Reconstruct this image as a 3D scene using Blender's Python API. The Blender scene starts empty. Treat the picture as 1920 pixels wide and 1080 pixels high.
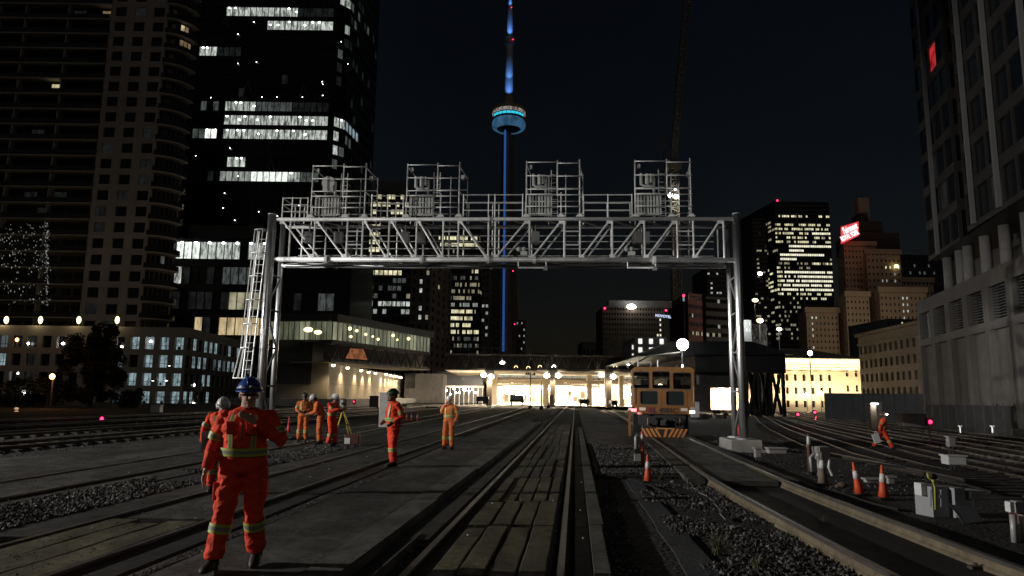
import bpy, bmesh, math, random
from mathutils import Vector, Matrix, noise
V=Vector; PI=math.pi
random.seed(7)
S=bpy.context.scene
# ------------------------------------------------------------------ camera
FX=1340.; PIT=math.atan(204/FX); ROL=math.radians(.76); CH=1.62
_F=V((0,math.cos(PIT),math.sin(PIT))); _R0=V((1,0,0)); _U0=V((0,-math.sin(PIT),math.cos(PIT)))
_R=_R0*math.cos(ROL)+_U0*math.sin(ROL); _U=_U0*math.cos(ROL)-_R0*math.sin(ROL)
def ray(x,y): return _F+_R*((x-960)/FX)-_U*((y-540)/FX)
def at(x,y,Y):
    d=ray(x,y); d=d*(Y/d.y); return V((d.x,d.y,d.z+CH))
def hgt(x,y):
    t=min(1,max(0,(x-9)/5.)); return -.5*t*t*(3-2*t)
def G(x,y,z=None):
    d=ray(x,y); zz=0. if z is None else z
    for _ in range(1 if z is not None else 12):
        t=(zz-CH)/min(d.z,-1e-4); P=V((d.x*t,d.y*t,zz))
        if z is None: zz=.5*zz+.5*hgt(P.x,P.y)
    return P
def px(P):
    d=V(P)-V((0,0,CH)); w=d.dot(_F)
    if w<=.01: return (-9999,-9999)
    return (960+FX*d.dot(_R)/w, 540-FX*d.dot(_U)/w)
cam=bpy.data.cameras.new('camera'); co=bpy.data.objects.new('camera',cam); S.collection.objects.link(co)
cam.sensor_width=36; cam.lens=FX/1920*36; cam.clip_end=6000; cam.clip_start=.05
M=Matrix.Identity(4)
for i in range(3): M[i][0]=_R[i]; M[i][1]=_U[i]; M[i][2]=-_F[i]
M[2][3]=CH; co.matrix_world=M; S.camera=co
S.view_settings.view_transform='Standard'; S.view_settings.look='None'; S.view_settings.gamma=1; S.view_settings.exposure=0
S.cycles.max_bounces=5; S.cycles.diffuse_bounces=2; S.cycles.glossy_bounces=3; S.cycles.transmission_bounces=4
S.cycles.sample_clamp_indirect=3; S.cycles.sample_clamp_direct=0
# ------------------------------------------------------------------ materials
MT={}
def mat(name,col=(.2,.2,.2),rough=.7,metal=0.,emit=None,es=1.,noise_s=None,noise_a=.3,bump=0.,bs=20.,spec=.5,alpha=None,sheen=0):
    if name in MT: return MT[name]
    m=bpy.data.materials.new(name); m.use_nodes=True; nt=m.node_tree; N=nt.nodes; L=nt.links
    p=N['Principled BSDF']
    p.inputs['Base Color'].default_value=(*col,1); p.inputs['Roughness'].default_value=rough; p.inputs['Metallic'].default_value=metal
    p.inputs['Specular IOR Level'].default_value=spec
    if emit is not None:
        p.inputs['Emission Color'].default_value=(*emit,1); p.inputs['Emission Strength'].default_value=es
        m.cycles.emission_sampling='NONE'
    tc=None
    if noise_s or bump:
        tc=N.new('ShaderNodeTexCoord')
    if noise_s:
        n=N.new('ShaderNodeTexNoise'); n.inputs['Scale'].default_value=noise_s; n.inputs['Detail'].default_value=8; n.inputs['Roughness'].default_value=.65
        L.new(tc.outputs['Object'],n.inputs['Vector'])
        n2=N.new('ShaderNodeTexNoise'); n2.inputs['Scale'].default_value=noise_s*.13; n2.inputs['Detail'].default_value=3
        L.new(tc.outputs['Object'],n2.inputs['Vector'])
        mx=N.new('ShaderNodeMath'); mx.operation='ADD'; L.new(n.outputs['Fac'],mx.inputs[0]); L.new(n2.outputs['Fac'],mx.inputs[1])
        r=N.new('ShaderNodeMapRange'); r.inputs['From Min'].default_value=.7; r.inputs['From Max'].default_value=1.3
        r.inputs['To Min'].default_value=1-noise_a; r.inputs['To Max'].default_value=1+noise_a
        L.new(mx.outputs[0],r.inputs['Value'])
        h=N.new('ShaderNodeVectorMath'); h.operation='SCALE'; h.inputs[0].default_value=col; L.new(r.outputs[0],h.inputs['Scale'])
        L.new(h.outputs[0],p.inputs['Base Color'])
    if bump:
        n=N.new('ShaderNodeTexNoise'); n.inputs['Scale'].default_value=bs; n.inputs['Detail'].default_value=6
        L.new(tc.outputs['Object'],n.inputs['Vector'])
        b=N.new('ShaderNodeBump'); b.inputs['Strength'].default_value=bump; b.inputs['Distance'].default_value=.05
        L.new(n.outputs['Fac'],b.inputs['Height']); L.new(b.outputs[0],p.inputs['Normal'])
    MT[name]=m; return m
def litmat(name,col,s,lo=.25,sc=1.1,vs=.5,thr=(.35,.62)):
    """lit window: emission with the uneven brightness of the room behind it"""
    if name in MT: return MT[name]
    m=bpy.data.materials.new(name); m.use_nodes=True; nt=m.node_tree; N=nt.nodes; L=nt.links
    p=N['Principled BSDF']; p.inputs['Base Color'].default_value=(.01,.01,.012,1); p.inputs['Roughness'].default_value=.3
    tc=N.new('ShaderNodeTexCoord'); mp=N.new('ShaderNodeMapping'); mp.inputs['Scale'].default_value=(sc,sc,sc*vs)
    L.new(tc.outputs['Object'],mp.inputs['Vector'])
    n=N.new('ShaderNodeTexNoise'); n.inputs['Scale'].default_value=1; n.inputs['Detail'].default_value=5; n.inputs['Roughness'].default_value=.7
    L.new(mp.outputs[0],n.inputs['Vector'])
    r=N.new('ShaderNodeMapRange'); r.inputs['From Min'].default_value=thr[0]; r.inputs['From Max'].default_value=thr[1]
    r.inputs['To Min'].default_value=lo*s; r.inputs['To Max'].default_value=s
    L.new(n.outputs['Fac'],r.inputs['Value']); L.new(r.outputs[0],p.inputs['Emission Strength'])
    p.inputs['Emission Color'].default_value=(*col,1)
    m.cycles.emission_sampling='NONE'
    MT[name]=m; return m
WC=(.93,1.,.92)
litmat('W0',WC,1.5,.3,1.6,.3); litmat('W1',WC,.75,.12,1.8,.25,(.4,.62)); litmat('W2',WC,.4,.2,1.8,.3); litmat('WD',(.8,.9,.85),.10,.1,1.8,.3); litmat('WX',(.8,.85,.85),.014,.15)
litmat('Y1',(1,.93,.58),1.1,.15,.35,.6); litmat('Y2',(1,.93,.6),.4,.08,.35,.6); litmat('YW',(1,.96,.72),1.3,.5,.3)
litmat('C1',(.62,.85,.92),.5,.15,1.1,.5); litmat('C2',(.62,.82,.9),.13,.3,.7,.4)
litmat('O1',(1,.76,.42),.75,.35,.8,.3); litmat('O2',(1,.7,.4),.25,.3)
litmat('HG',(.62,.66,.42),.26,.25,1.1,.2,(.35,.65)); litmat('HG2',(.75,.76,.5),.4,.25,1.4,.15,(.35,.6)); litmat('P1',(1,.98,.9),1.2,.6); litmat('R1',(1,.05,.06),.6,.1,2)
litmat('K1',(1,.85,.5),.75,.3,1.5)
glass=mat('dark_glass',(.008,.01,.013),.25,0,spec=.5)
MT['G']=glass
MT['GH']=mat('hotel_dark_window',(.012,.01,.009),.25)
M_steel=mat('galvanised_steel',(.46,.465,.46),.5,.25,noise_s=2.2,noise_a=.4)
M_post=mat('galvanised_post',(.72,.73,.73),.36,1.,noise_s=5,noise_a=.12,bump=.03,bs=90)
M_dsteel=mat('dark_steel',(.10,.10,.10),.5,.6)
M_rail=mat('rail_steel',(.13,.125,.12),.45,.6,noise_s=9,noise_a=.3)
M_railside=mat('rusty_rail_side',(.055,.042,.033),.9,0,noise_s=14,noise_a=.35,bump=.3,bs=60)
M_railtan=mat('dusty_rail_side',(.16,.13,.085),.85,0,noise_s=7,noise_a=.45,bump=.4,bs=50)
M_conc=mat('weathered_concrete',(.34,.33,.31),.85,noise_s=2.5,noise_a=.25,bump=.2,bs=30)
M_concD=mat('stained_concrete',(.2,.19,.18),.9,noise_s=1.5,noise_a=.35,bump=.2,bs=20)
M_white=mat('white_paint',(.75,.76,.76),.5,noise_s=5,noise_a=.12)
M_black=mat('black_rubber',(.015,.015,.016),.7)
M_orange=mat('cone_orange',(.75,.10,.03),.55,noise_s=8,noise_a=.2)
M_refl=mat('white_reflective_band',(.85,.85,.82),.35)
def lampmat(name,col,s):
    m=mat(name,(.8,.8,.8),.4,emit=col,es=s); return m
L_w=lampmat('lamp_white',(1,1,.98),14); L_warm=lampmat('lamp_warm',(1,.8,.5),9); L_or=lampmat('lamp_orange',(1,.36,.1),5)
L_red=lampmat('signal_red',(1,.02,.1),4.5); L_y=lampmat('lamp_yellow',(1,.82,.35),3); L_cyan=lampmat('led_cyan',(.02,.55,.75),1.1)
L_blue=lampmat('led_blue',(.004,.065,.27),.8); L_station=lampmat('station_globe',(1,.88,.66),30)
# ------------------------------------------------------------------ mesh builder
def frame_for(d):
    d=d.normalized(); a=V((0,0,1)) if abs(d.z)<.95 else V((1,0,0))
    u=d.cross(a).normalized(); v=u.cross(d).normalized(); return u,v
class MB:
    def __init__(s): s.v=[];s.f=[];s.m=[];s.mats=[]
    def mi(s,m):
        if isinstance(m,str): m=MT[m]
        if m not in s.mats: s.mats.append(m)
        return s.mats.index(m)
    def poly(s,pts,m):
        b=len(s.v); s.v+=[V(p) for p in pts]; s.f.append(list(range(b,b+len(pts)))); s.m.append(s.mi(m))
    def mesh(s,verts,faces,m):
        b=len(s.v); k=s.mi(m); s.v+=[V(p) for p in verts]
        for f in faces: s.f.append([b+i for i in f]); s.m.append(k)
    def box(s,c,d,m,u=None,v=None,w=None):
        c=V(c);u=V(u or (1,0,0))*d[0]/2;v=V(v or (0,1,0))*d[1]/2;w=V(w or (0,0,1))*d[2]/2
        P=[c+u*i+v*j+w*k for k in(-1,1) for j in(-1,1) for i in(-1,1)]
        s.mesh(P,[(0,2,3,1),(4,5,7,6),(0,1,5,4),(2,6,7,3),(0,4,6,2),(1,3,7,5)],m)
    def rbox(s,c,d,rz,m):
        s.box(c,d,m,(math.cos(rz),math.sin(rz),0),(-math.sin(rz),math.cos(rz),0))
    def bb(s,x0,x1,y0,y1,z0,z1,m): s.box(((x0+x1)/2,(y0+y1)/2,(z0+z1)/2),(x1-x0,y1-y0,z1-z0),m)
    def tube(s,path,r,m,n=8,cap=True):
        path=[V(p) for p in path]; k=len(path)
        rs=r if isinstance(r,(list,tuple)) else [r]*k
        rings=[]; u0=None
        for i in range(k):
            d=(path[min(i+1,k-1)]-path[max(i-1,0)])
            if d.length<1e-9: d=V((0,0,1))
            if u0 is None: u,v=frame_for(d)
            else:
                dn=d.normalized(); u=(u0-dn*u0.dot(dn))
                if u.length<1e-6: u,v=frame_for(d)
                else: u.normalize(); v=u.cross(dn)
            u0=u; v=u.cross(d.normalized())
            rings.append([path[i]+(u*math.cos(2*PI*j/n)+v*math.sin(2*PI*j/n))*rs[i] for j in range(n)])
        s.rings(rings,m,cap)
    def rings(s,rings,m,cap=True,closed=False):
        n=len(rings[0]); V_=[p for r in rings for p in r]; F=[]
        K=len(rings)
        for i in range(K if closed else K-1):
            a=i*n;b=((i+1)%K)*n
            for j in range(n): F.append((a+j,a+(j+1)%n,b+(j+1)%n,b+j))
        if cap and not closed:
            F.append(tuple(range(n-1,-1,-1))); F.append(tuple((K-1)*n+j for j in range(n)))
        s.mesh(V_,F,m)
    def lathe(s,c,prof,m,n=16,ax=None):
        c=V(c); rings=[]
        for r,z in prof: rings.append([c+V((math.cos(2*PI*j/n)*max(r,1e-4),math.sin(2*PI*j/n)*max(r,1e-4),z)) for j in range(n)])
        s.rings(rings,m,True)
    def ball(s,c,r,m,n=10,k=6):
        c=V(c); R=r if isinstance(r,(tuple,list,Vector)) else (r,r,r); rings=[]
        for i in range(1,k):
            t=PI*i/k; rings.append([c+V((R[0]*math.sin(t)*math.cos(2*PI*j/n),R[1]*math.sin(t)*math.sin(2*PI*j/n),-R[2]*math.cos(t))) for j in range(n)])
        b=len(s.v); s.rings(rings,m,False); mi=s.mi(m)
        s.v+=[c+V((0,0,-R[2])),c+V((0,0,R[2]))]; a=len(s.v)-2
        for j in range(n):
            s.f.append([a,b+(j+1)%n,b+j]); s.m.append(mi)
            s.f.append([a+1,b+(k-2)*n+j,b+(k-2)*n+(j+1)%n]); s.m.append(mi)
    def build(s,name,parent=None,smooth=False,kind=None,bevel=0,label=None):
        me=bpy.data.meshes.new(name); off=parent_loc(parent) if parent else V((0,0,0))
        me.from_pydata([p-off for p in s.v],[],s.f)
        for m in s.mats: me.materials.append(m)
        me.polygons.foreach_set('material_index',s.m)
        if smooth: me.polygons.foreach_set('use_smooth',[True]*len(s.f))
        me.update()
        o=bpy.data.objects.new(name,me); S.collection.objects.link(o)
        if parent: o.parent=parent
        if kind: o['kind']=kind
        if label: o['label']=label
        if bevel:
            b=o.modifiers.new('b','BEVEL'); b.width=bevel; b.segments=2; b.limit_method='ANGLE'
        return o
LOC={}
def parent_loc(o): return LOC.get(o.name,V((0,0,0)))
def T(name,label,cat,loc=(0,0,0),group=None,kind=None):
    o=bpy.data.objects.new(name,None); S.collection.objects.link(o); o.location=loc; LOC[o.name]=V(loc)
    o.empty_display_size=.2
    o['label']=label; o['category']=cat
    if group:o['group']=group
    if kind:o['kind']=kind
    return o
def tag(o,label,cat,group=None,kind=None):
    o['label']=label;o['category']=cat
    if group:o['group']=group
    if kind:o['kind']=kind
    return o
def sub(parent_obj):  # a part that gets sub-parts keeps the same origin as its thing
    LOC[parent_obj.name]=LOC.get(parent_obj.parent.name,V((0,0,0))) if parent_obj.parent else V((0,0,0))
    return parent_obj
def subbuild(mb,name,part,smooth=False):
    """sub-part: part object sits at thing origin (identity), so local coords = world - thing loc"""
    LOC[part.name]=parent_loc(part.parent); return mb.build(name,part,smooth)
def copytree(o,dloc,label,group=None):
    r=o.copy(); S.collection.objects.link(r); r.location=V(o.location)+V(dloc); r['label']=label
    if group:r['group']=group
    for ch in list(o.children):
        c=ch.copy(); S.collection.objects.link(c); c.parent=r
        for g in list(ch.children):
            d=g.copy(); S.collection.objects.link(d); d.parent=c
    return r
def light(kind,loc,power,col=(1,1,1),size=.3,rot=None,spot=None,blend=.5,parent=None,name='light',tgt=None):
    l=bpy.data.lights.new(name,kind); l.energy=power; l.color=col
    if kind=='AREA': l.size=size
    elif kind=='SUN': l.angle=size
    else: l.shadow_soft_size=size
    if kind=='SPOT': l.spot_size=spot or 1.2; l.spot_blend=blend
    o=bpy.data.objects.new(name,l); S.collection.objects.link(o); o.location=loc
    if tgt is not None: o.rotation_euler=(V(tgt)-V(loc)).to_track_quat('-Z','Y').to_euler()
    elif rot: o.rotation_euler=rot
    return o
# ------------------------------------------------------------------ facades
class Bld:
    def __init__(s,name,label,cat,loc,group=None,wall=None,cap=90):
        s.o=T(name,label,cat,loc,group); s.wall=MB(); s.win=[]; s.extra=[]; s.wm=wall or M_conc; s.cap=cap; s.rng=random.Random(sum(map(ord,label)))
    def quadwall(s,A,B,z0,z1,m=None):
        s.wall.poly([(A[0],A[1],z0),(B[0],B[1],z0),(B[0],B[1],z1),(A[0],A[1],z1)],m or s.wm)
    def roof(s,pts,z,m=None): s.wall.poly([(p[0],p[1],z) for p in pts],m or s.wm)
    def facade(s,A,B,z0,z1,cols,rows,wf=(.7,.6),rec=.25,lit=(),p=0.,pm='Y2',dark='G',m=None,revm=None,skip=None,vo=0.,hm=None):
        A=V((A[0],A[1]));B=V((B[0],B[1])); L=(B-A).length; u=(B-A)/L; n=V((u.y,-u.x)); m=m or s.wm
        cw=L/cols; rh=(z1-z0)/rows
        def P(a,z,d=0): q=A+u*a-n*d; return V((q.x,q.y,z))
        ub=[0.]; 
        for c in range(cols):
            c0=c*cw+cw*(1-wf[0])/2; ub+= [c0,c0+cw*wf[0]]
        ub.append(L); vb=[z0]
        for r in range(rows):
            r0=z0+r*rh+rh*((1-wf[1])/2+vo); vb+=[r0,r0+rh*wf[1]]
        vb.append(z1)
        # horizontal full-width spandrels, then piers between windows
        for j in range(0,len(vb)-1,2):
            s.wall.poly([P(0,vb[j]),P(L,vb[j]),P(L,vb[j+1]),P(0,vb[j+1])],hm or m)
        for j in range(1,len(vb)-1,2):
            r=(j-1)//2
            for i in range(0,len(ub)-1,2):
                if ub[i+1]-ub[i]>1e-4: s.wall.poly([P(ub[i],vb[j]),P(ub[i+1],vb[j]),P(ub[i+1],vb[j+1]),P(ub[i],vb[j+1])],m)
            for c in range(cols):
                a0,a1=ub[1+2*c],ub[2+2*c]; b0,b1=vb[j],vb[j+1]
                if skip and skip(r,c):
                    s.wall.poly([P(a0,b0),P(a1,b0),P(a1,b1),P(a0,b1)],m); continue
                rm=revm or m
                s.wall.poly([P(a0,b0),P(a1,b0),P(a1,b0,rec),P(a0,b0,rec)],rm); s.wall.poly([P(a0,b1),P(a0,b1,rec),P(a1,b1,rec),P(a1,b1)],rm)
                s.wall.poly([P(a0,b0),P(a0,b0,rec),P(a0,b1,rec),P(a0,b1)],rm); s.wall.poly([P(a1,b0),P(a1,b1),P(a1,b1,rec),P(a1,b0,rec)],rm)
                Q=[P(a0,b0,rec),P(a1,b0,rec),P(a1,b1,rec),P(a0,b1,rec)]
                x,y=px((Q[0]+Q[2])/2); mm=dark
                if s.rng.random()<p: mm=pm if isinstance(pm,str) else s.rng.choice(pm)
                for (x0,y0,x1,y1,k,pr) in lit:
                    if x0<=x<=x1 and y0<=y<=y1 and s.rng.random()<pr:
                        mm=k if isinstance(k,str) else s.rng.choice(k)
                a,b=px(Q[0]),px(Q[2]); ar=abs((a[0]-b[0])*(a[1]-b[1]))
                if not(-20<x<1940 and -20<y<1100): ar=0
                s.win.append((Q,mm,ar*(3 if mm!=dark else 1)))
    def finish(s):
        s.wall.build('wall',s.o)
        s.win.sort(key=lambda t:-t[2])
        vis=[w for w in s.win if w[2]>0]
        top=vis[:s.cap]; rest=s.win[len(top):]
        for Q,mm,_ in top:
            b=MB(); b.poly(Q,mm); b.build('window',s.o)
        if rest:
            b=MB()
            for Q,mm,_ in rest: b.poly(Q,mm)
            b.build('window',s.o,kind='stuff')
        return s.o
    def part(s,mb,name,**k): return mb.build(name,s.o,**k)
def boxbld(b,X0,X1,Y0,Y1,z0,z1,front=True,left=True,right=True,m=None):
    if front:b.quadwall((X0,Y0),(X1,Y0),z0,z1,m)
    if right:b.quadwall((X1,Y0),(X1,Y1),z0,z1,m)
    if left:b.quadwall((X0,Y1),(X0,Y0),z0,z1,m)
    b.quadwall((X1,Y1),(X0,Y1),z0,z1,m); b.roof([(X0,Y0),(X1,Y0),(X1,Y1),(X0,Y1)],z1,m)
SKY=.0010; SUN=.062; KEY=50000; KEY2=11500
# ================================================================== BUILDINGS
def X(x,y,Y): return at(x,y,Y).x
def Z(x,y,Y): return at(x,y,Y).z
# ---- condominium tower at left
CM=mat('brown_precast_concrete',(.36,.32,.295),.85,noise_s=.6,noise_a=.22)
SL=mat('balcony_slab',(.36,.33,.30),.8,noise_s=1.2,noise_a=.2)
BG=mat('balcony_glass',(.03,.03,.03),.12)
Yc=136.; x0,x1,x2,x3=X(-80,600,Yc),X(149,600,Yc),X(264,600,Yc),X(309,600,Yc)
fl=3.22; nf=27; zb=9.
b=Bld('condominium_tower','tall brown balcony condominium tower filling the left edge, mostly dark windows','building',((x0+x2)/2,Yc,0),wall=CM,cap=95)
zt=zb+fl*nf
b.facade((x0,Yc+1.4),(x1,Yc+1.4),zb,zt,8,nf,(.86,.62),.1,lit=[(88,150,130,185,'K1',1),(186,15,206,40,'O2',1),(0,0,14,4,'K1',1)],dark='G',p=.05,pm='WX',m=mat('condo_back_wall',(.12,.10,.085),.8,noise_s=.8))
b.facade((x1,Yc),(x2,Yc),zb,zt,3,nf,(.56,.62),.35,dark='G',p=.25,pm='WX',vo=.04)
# curved bay
def arc(t,r=0.): # t 0..1 from x2 to x3 and back
    R=(x3-x2); a=PI/2*t; return (x2+(R+r)*math.sin(a), Yc-1+R*1.1-(R*1.1+r)*math.cos(a))
seg=7
for i in range(seg):
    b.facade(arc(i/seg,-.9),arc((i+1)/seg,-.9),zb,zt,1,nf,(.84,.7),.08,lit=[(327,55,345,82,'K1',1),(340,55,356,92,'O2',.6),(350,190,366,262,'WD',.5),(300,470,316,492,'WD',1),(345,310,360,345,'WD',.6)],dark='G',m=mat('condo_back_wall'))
b.quadwall(arc(1,-.9),(x3*1.28,Yc+32),zb,zt); b.quadwall((x0,Yc+32),(x0,Yc+1.4),zb,zt); b.quadwall((x1,Yc+1.4),(x1,Yc),zb,zt)
b.quadwall((x2,Yc),(x2,Yc+2),zb,zt)
for i in range(nf+1):
    z=zb+fl*i
    s=MB(); s.bb(x0,x1-.02,Yc-.3,Yc+1.38,z-.11,z+.11,SL); o=s.build('balcony',b.o)
    r=MB(); r.bb(x0,x1-.1,Yc-.26,Yc-.22,z+.12,z+1.1,BG)
    for k in range(0,9): r.bb(x0+(x1-x0)*k/8.-.04,x0+(x1-x0)*k/8.+.04,Yc-.29,Yc-.19,z+.115,z+1.15,M_dsteel)
    subbuild(r,'railing',o)
    s=MB(); P=[arc(k/10.,0) for k in range(11)]; Q=[arc(k/10.,-.92) for k in range(11)]
    for k in range(10):
        A,B,C,D=P[k],P[k+1],Q[k+1],Q[k]
        s.poly([(A[0],A[1],z-.11),(B[0],B[1],z-.11),(B[0],B[1],z+.11),(A[0],A[1],z+.11)],SL)
        s.poly([(A[0],A[1],z+.11),(B[0],B[1],z+.11),(C[0],C[1],z+.11),(D[0],D[1],z+.11)],SL)
        s.poly([(D[0],D[1],z-.11),(C[0],C[1],z-.11),(B[0],B[1],z-.11),(A[0],A[1],z-.11)],SL)
    o=s.build('balcony',b.o)
    r=MB()
    for k in range(10):
        A,B=arc(k/10.,-.05),arc((k+1)/10.,-.05)
        r.poly([(A[0],A[1],z+.12),(B[0],B[1],z+.12),(B[0],B[1],z+1.1),(A[0],A[1],z+1.1)],BG)
    subbuild(r,'railing',o)
for k in (2,5,8):   # party screens
    xx=x0+(x1-x0)*k/8.; s=MB(); s.bb(xx-.1,xx+.1,Yc-.1,Yc+1.39,zb,zt,SL); b.part(s,'screen_wall')
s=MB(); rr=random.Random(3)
for _ in range(260):   # small glowing flecks imitating bright windows reflected on the lower balconies
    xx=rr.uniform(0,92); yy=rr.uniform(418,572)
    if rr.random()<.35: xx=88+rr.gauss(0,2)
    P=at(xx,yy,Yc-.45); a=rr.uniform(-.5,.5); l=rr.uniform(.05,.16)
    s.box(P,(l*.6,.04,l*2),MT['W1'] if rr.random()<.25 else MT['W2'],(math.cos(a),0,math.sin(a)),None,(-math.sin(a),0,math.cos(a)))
b.part(s,'reflection_sparkles',kind='stuff')
b.finish()
# ---- glass office tower
TW=mat('black_curtain_wall',(.012,.014,.018),.15,noise_s=.5,noise_a=.2)
Yt=190.; a0=(X(330,200,Yt),Yt); a1=(X(625,250,Yt),Yt); a2=(a1[0]+2.6,Yt+3.); a3=(a2[0]+3.2,Yt+27.); a4=(a0[0],Yt+30.)
b=Bld('glass_office_tower','tall black glass office tower with several bright white lit floors','building',((a0[0]+a1[0])/2,Yt,0),wall=TW,cap=98)
rects=[(430,4,556,27,'W1',.95),(497,30,630,54,'W1',1),(556,4,630,27,'WX',1),(374,88,410,110,'W1',.7),(410,88,456,108,'WX',1),
(360,193,420,214,'WD',.8),(420,190,482,214,'W1',1),(483,193,545,214,'WD',.8),(545,193,618,214,'WX',1),(418,216,618,240,'W1',1),
(358,246,384,268,'WD',1),(384,246,402,268,'W0',1),(416,244,618,268,'W1',1),(430,300,464,322,'W1',1),(352,303,362,326,'W1',1),(410,326,475,349,'W2',1),(475,326,537,349,'W0',1),(537,326,560,349,'W1',1),(560,330,600,350,'WD',1)]
zf=14.; ft=4.06; ntf=32; zz=zf+ft*ntf
b.facade(a0,a1,zf,zz,26,ntf,(.93,.68),.3,lit=rects,p=.012,pm='WX')
b.facade(a1,a2,zf,zz,2,ntf,(.9,.68),.3,lit=[(610,216,650,290,'W1',.8),(625,0,656,16,'W1',.8),(625,46,652,68,'W2',.8),(625,90,652,120,'WD',.5),(610,285,640,310,'WD',.5)],p=.05,pm='WX')
b.facade(a2,a3,zf,zz,9,ntf,(.9,.68),.3,lit=[(640,0,695,60,['WX','WD','G'],.6),(650,60,695,160,['WX','G','G'],.7)],p=.1,pm='WX',skip=None)
b.quadwall(a3,(a3[0]-1,a4[1]),zf,zz); b.quadwall((a3[0]-1,a4[1]),a4,zf,zz); b.quadwall(a4,a0,zf,zz); b.roof([a0,a1,a2,a3,a4],zz)
# light the side row that continues the two bright floors
nw=[]
for Q,mm,ar in b.win:
    c=(Q[0]+Q[2])/2
    if c.x>a2[0]-.2 and c.y>a2[1]+.1:
        x,y=px(c); f=(c.z-zf)/ft
        yy=232+(x-640)*1.25
        if abs(y-yy)<10 and 640<x<690: mm='C1'; ar*=5
        elif abs(y-yy-28)<9 and x<665: mm='WD'
    nw.append((Q,mm,ar))
b.win=nw
# ceiling luminaires inside the bright floors
s=MB(); rr=random.Random(5)
for Q,mm,ar in b.win:
    if mm in('W1','W0') and rr.random()<.45 and ar>0:
        u=(Q[1]-Q[0]); n=V((u.y,-u.x,0)).normalized()
        c=Q[0]+u*rr.uniform(.2,.8)+V((0,0,(Q[3].z-Q[0].z)*rr.choice((.9,.9,.55))))+n*.12
        s.ball(c,(.32,.1,.2),L_w,6,4)
for (x,y) in [(476,41),(446,64),(446,119),(481,116),(604,153),(491,182),(519,182),(567,182),(605,179),(395,183),(421,362),(418,390),(367,292),(431,278),(640,78),(652,120),(446,330),(485,397),(440,413),(605,158),(560,385),(520,405)]: s.ball(at(x,y,Yt-.1),(.11,.05,.11),L_w,5,4)
b.part(s,'ceiling_lights',kind='stuff')
for (x,y) in [(465,152),(570,160),(456,292),(508,298),(610,300),(423,30),(528,26)]:   # chevron braces behind the glass
    s=MB(); P=at(x,y,Yt-.04); s.tube([P+V((-1.1,0,-3.4)),P,P+V((1.1,0,-3.4))],.05,M_steel,5); s.tube([P+V((-1.1,0,2.6)),P,P+V((1.1,0,2.6))],.035,M_dsteel,5); b.part(s,'brace')
b.finish()
# ---- mid-rise glass podium in front of the tower
Yp=152.; b=Bld('glass_midrise','dark mid rise glass office block with white lit top floor, below the black tower','building',(X(470,600,Yp),Yp,0),wall=TW,cap=95)
p0=(X(318,600,Yp),Yp);p1=(X(655,600,Yp),Yp); z4=Z(450,417,Yp)
zl=Z(450,636,Yp); zt4=Z(450,447,Yp); rh=(zt4-zl)/4
rec=[(336,452,372,487,'W0',1),(372,452,425,487,'W1',1),(425,452,500,487,'W1',.8),(333,500,347,540,'W1',1),(425,500,478,540,'WD',1),(348,500,425,540,'WX',.6),(425,550,500,587,['WD','Y2'],.9),(360,550,425,587,'WX',.7),(595,550,622,590,'WD',1),(410,598,512,636,'O1',1),(366,598,410,636,['WX','O1','G'],.8)]
b.facade(p0,p1,zl,zt4,22,4,(.94,.68),.4,lit=rec,p=.03,pm='WX')
b.quadwall(p0,p1,0,zl); b.quadwall(p1,(p1[0],Yp+24),0,zt4); b.quadwall((p0[0],Yp+24),p0,0,zt4); b.roof([p0,p1,(p1[0],Yp+24),(p0[0],Yp+24)],zt4)
b.finish()
s=MB(); s.bb(p0[0]+1,X(480,440,Yp),Yp+3,Yp+15,zt4,z4,mat('dark_louvre',(.035,.035,.037),.6,noise_s=.5)); q=X(480,440,Yp)
s.poly([(q,Yp+3,zt4),(q+4,Yp+3,zt4),(q,Yp+3,z4)],mat('dark_louvre')); s.build('roof_plant_room',b.o)
s=MB()
for x in range(340,500,26):
    P=at(x,468,Yp-.2); s.ball((P.x,P.y+.05,zt4-1.1),(.35,.1,.22),L_w,6,4)
b.part(s,'ceiling_lights',kind='stuff')
# ---- parking garage, beige grid of openings
GM=mat('beige_precast_wall',(.44,.40,.36),.85,noise_s=.5,noise_a=.15)
Yg=116.; g0=(X(-70,700,Yg),Yg); g1=(X(345,700,Yg),Yg); g2=(X(482,700,156),156.); zg=Z(340,614,Yg)
b=Bld('parking_garage','low beige parking garage with blue white lit openings, beyond the dark tree','building',(X(250,700,Yg),Yg,0),wall=GM,cap=95)
xa=X(150,700,Yg); xb=X(215,700,Yg)
b.facade(g0,(xa,Yg),-.8,zg-1.2,8,4,(.62,.66),.6,lit=[(0,625,90,668,['O2','WX','C2'],.7),(0,670,70,770,['C2','C1','WX'],.6)],dark='G',vo=.02)
b.facade((xa,Yg),g1,-.8,zg-1.2,7,4,(.6,.68),.7,lit=[(215,620,252,780,['C1','C2'],.8),(255,620,345,780,'C1',.9)],dark='G',vo=.02)
b.facade(g1,g2,-.8,zg-1.2,16,4,(.55,.66),.12,lit=[(355,625,480,712,['C1','C1','C2'],.85),(345,712,395,770,'C1',.7)],dark='G',vo=.04)
b.quadwall(g0,g1,zg-1.2,zg); b.quadwall(g1,g2,zg-1.2,zg); b.quadwall(g2,(g0[0],156),-.8,zg); b.roof([g0,g1,g2,(g0[0],156)],zg)
s=MB(); rr=random.Random(4)
for (x,y) in [(228,650),(283,640),(363,722),(363,757),(375,729),(386,730),(365,683),(379,683),(392,686),(406,689),(419,690),(432,692),(443,693),(318,686),(287,714),(313,714),(52,644),(35,700),(45,737),(118,644)]:
    s.ball(at(x,y,Yg+.1 if x<345 else Yg+ (x-345)/137*40-.6),(.28,.12,.2),L_w,6,4)
b.part(s,'garage_light',kind='stuff')
s=MB()
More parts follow.
